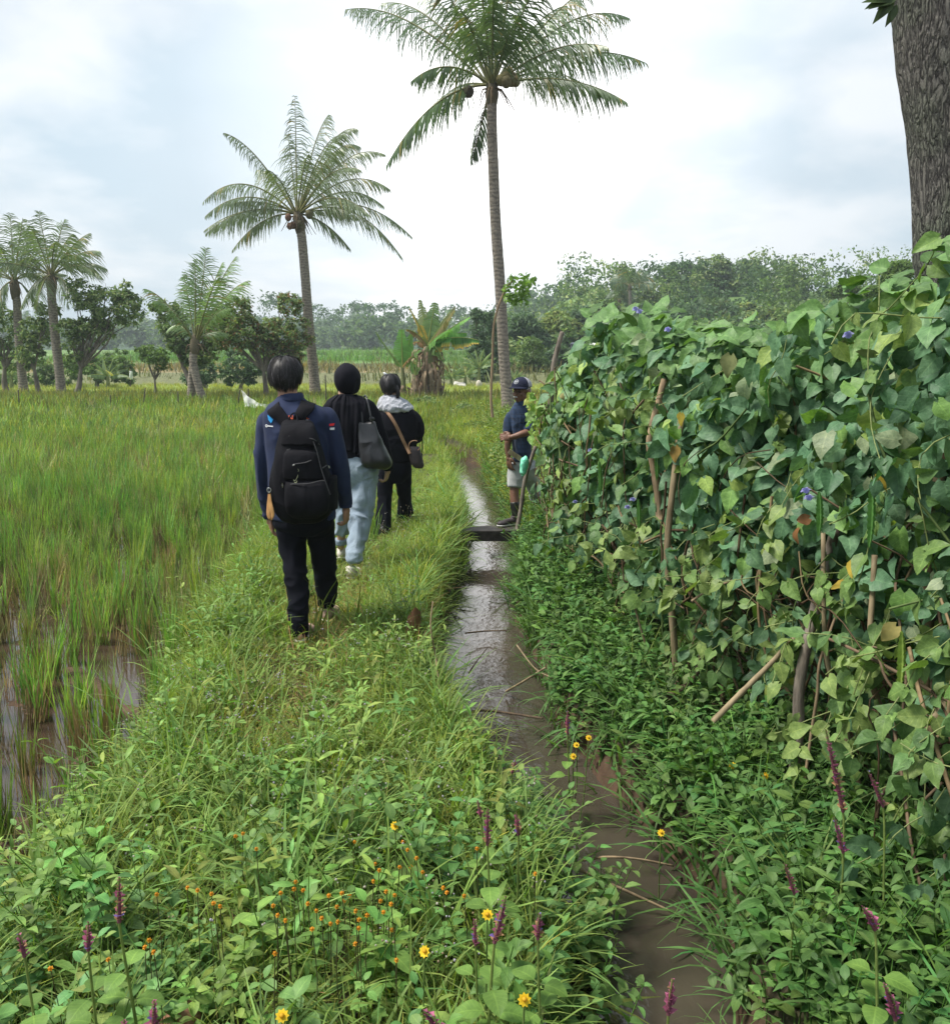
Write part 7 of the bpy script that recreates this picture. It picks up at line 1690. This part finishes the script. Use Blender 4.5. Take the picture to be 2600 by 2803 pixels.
for sgn in (-1, 1):
    V, Q = ell(hf(.03 * sgn, .083, -.006), (.011, .009, .007), 8, hm); mesh_np('eye', V, Q, MAT['eye'], P4)
V, Q = ell(hf(0, .106, -.058), (.026, .010, .007), 10, hm); mesh_np('moustache', V, Q, MAT['moustache'], P4)
hair_shell(hc + [.004, .006, .0], fd, (.083, .098, .09), lambda az: 1.25 + .75 * (0.5 - 0.5 * math.cos(az)) ** 1.2, MAT['moustache'], P4, 500, .002, sw=.003, seed=5)
T_ = [rtube([ring(c2, 862, 955, 672, Y4, .062), ring(c2, 835, 990, 705, Y4, .085), ring(c2, 812, 1018, 750, Y4, .105), ring(c2, 815, 1015, 850, Y4, .12), ring(c2, 826, 1010, 980, Y4, .115), ring(c2, 836, 1008, 1100, Y4, .12), ring(c2, 842, 1008, 1200, Y4, .125)], 34, 32, 2.2)]
for pts in (aL[:3], aR[:3]):
    q_ = [(x, y, Y, r_ + 10) for x, y, Y, r_ in pts]; q_[0] = (q_[0][0], q_[0][1] + 12, q_[0][2], 38); q_.insert(0, (880 if pts is aL[:3] or pts[0][0] < 900 else 960, 705, Y4, 14)); p, r = limb(c2, q_, K2); T_.append(ltube(p, r, 24, 18))
sh4 = union('shirt', T_, .007, 2, MAT['plaid'], P4, disp=.007, dscale=10)
for pts in (aL, aR):
    a_, b_ = np.array(c2(*pts[2][:3])), np.array(c2(*pts[1][:3])); d_ = (b_ - a_) / np.linalg.norm(b_ - a_); union('rolled_cuff', [ltube([a_ - d_ * .012, a_ + d_ * .03], [50 * K2 * Y4] * 2, 6, 20)], .006, 1, MAT['plaid'], sh4)
union('collar', [rtube([ring(c2, 858, 955, 690, Y4 - .01, .07), ring(c2, 866, 950, 660, Y4, .06), ring(c2, 872, 945, 645, Y4, .052), ring(c2, 874, 942, 655, Y4, .046)], 14, 24)], .006, 1, MAT['plaid'], sh4)
V, Q = rtube([ring(c2, 905, 965, 770, Y4 - .115, .008), ring(c2, 903, 967, 800, Y4 - .118, .01), ring(c2, 906, 966, 855, Y4 - .118, .008)], 10, 20, 4); mesh_np('chest_pocket', V, Q, MAT['plaid'], sh4)
T_ = [rtube([ring(c2, 846, 1008, 1150, Y4, .11), ring(c2, 838, 1015, 1230, Y4, .12), ring(c2, 850, 1010, 1290, Y4, .10)], 14, 28)]
for pts in (lL[:3], lR[:4]):
    p, r = limb(c2, [(x, y, Y, r_ + 14) for x, y, Y, r_ in pts], K2); T_.append(ltube(p, r, 22, 18))
union('shorts', T_, .008, 2, MAT['shorts'], P4, disp=.010, dscale=10)
for pts in (lL[4:], lR[4:]):
    p, r = limb(c2, [(x, y, Y, r_ + 5) for x, y, Y, r_ in pts], K2); union('boot_shaft', [ltube([p[0] + (p[0] - p[1]) * .25] + p, [r[0] * .98] + r, 16, 18)], .007, 2, MAT['rubber'], P4)
a_ = c2(*lL[-1][:3]); Mf = frames(np.array([[-.85, -.5, 0]]), np.array([[0, 0, 1.]]), np.array([1.]))[0]
z0 = .005
for an, fdx in ((c2(*lL[-1][:3]), (-.88, -.45)), (c2(*lR[-1][:3]), (-.5, -.85))):
    d = np.array([fdx[0], fdx[1], 0]); shoe(np.array([an[0], an[1], z0]) - d * .06, np.array([an[0], an[1], z0]) + d * .2, P4, MAT['brownbag'], name='shoe')
# cap
cc_ = hf(0, -.004, .045); Mc = hm
s = Soup(); V = []; na, nt_ = 32, 12
for i in range(nt_ + 1):
    th = math.pi / 2 * i / nt_ * 1.06
    for k in range(na): a = 6.2832 * k / na; V.append(cc_ + Mc @ np.array([.093 * math.sin(th) * math.cos(a), .108 * math.sin(th) * math.sin(a), .088 * math.cos(th)]))
Qf = [(i * na + k, i * na + (k + 1) % na, (i + 1) * na + (k + 1) % na, (i + 1) * na + k) for i in range(nt_) for k in range(na)]
MAT['cap'] = cloth_mat('navy_cap_cloth', (.016, .019, .042), (.010, .012, .028), .2, sheen=0)
MAT['capmesh'] = simple_mat('pale_cap_mesh', (.42, .42, .46), .8, (.2, .2, .23), 160, .3)
front = [q for q in Qf if (q[0] % na) in range(1, 15)]; back = [q for q in Qf if q not in front]
cap = mesh_np('cap', V, front, MAT['cap'], P4); m_ = cap.modifiers.new('t', 'SOLIDIFY'); m_.thickness = .003
o = mesh_np('cap_mesh_back', V, back, MAT['capmesh'], cap); m_ = o.modifiers.new('t', 'SOLIDIFY'); m_.thickness = .002
V, Q = [], []; nb = 18
for j in range(7):
    for i in range(nb + 1):
        a = math.pi * (.08 + .84 * i / nb); rr = 1 + .75 * j / 6 * math.sin(a) ** .8; V.append(cc_ + Mc @ np.array([.091 * math.cos(a) * (1 + .06 * j / 6), .106 * math.sin(a) * rr, -.004 - .010 * j / 6 - .012 * abs(math.cos(a)) * j / 6]))
for j in range(6):
    for i in range(nb): a = j * (nb + 1) + i; Q.append((a, a + 1, a + nb + 2, a + nb + 1))
o = mesh_np('brim', V, Q, MAT['cap'], cap); m_ = o.modifiers.new('t', 'SOLIDIFY'); m_.thickness = .004
em = [cc_ + Mc @ np.array([.093 * math.sin(th) * math.cos(a) * 1.03, .108 * math.sin(th) * math.sin(a) * 1.03, .088 * math.cos(th) * 1.03]) for th, a in [(1.05 + .24 * math.cos(t), 1.5708 + .26 * math.sin(t)) for t in np.linspace(0, 6.28, 25)]]
V, Q, T, U = tube_np(em, .0022, 5); mesh_np('emblem_ring', V, Q, MAT['white_ink'], cap)
for k in (-1, 0, 1):
    e2 = [cc_ + Mc @ np.array([.093 * math.sin(th) * math.cos(a) * 1.03, .108 * math.sin(th) * math.sin(a) * 1.03, .088 * math.cos(th) * 1.03]) for th, a in [(.95, 1.57 + .09 * k), (1.05, 1.57 + .12 * k), (1.15, 1.57 + .08 * k)]]; V, Q, T, U = tube_np(e2, .0022, 5); mesh_np('emblem_mark', V, Q, MAT['white_ink'], cap)
# ------------------------------------------------------------------ haze
def haze_box():
    x0, x1, y0, y1, z0, z1 = -430.0, 430.0, -70.0, 520.0, -1.6, 46.0
    V = [(x0, y0, z0), (x1, y0, z0), (x1, y1, z0), (x0, y1, z0), (x0, y0, z1), (x1, y0, z1), (x1, y1, z1), (x0, y1, z1)]
    m, nt, o = new_mat('haze_air'); pv = N(nt, 'ShaderNodeVolumePrincipled'); pv.inputs['Color'].default_value = (.84, .93, 1.0, 1); pv.inputs['Density'].default_value = .0009; pv.inputs['Anisotropy'].default_value = .25
    L(nt, pv.outputs[0], o.inputs['Volume'])
    tag(mesh_np('haze', V, [(0, 3, 2, 1), (4, 5, 6, 7), (0, 1, 5, 4), (1, 2, 6, 5), (2, 3, 7, 6), (3, 0, 4, 7)], m, smooth=False), kind='stuff')
haze_box()
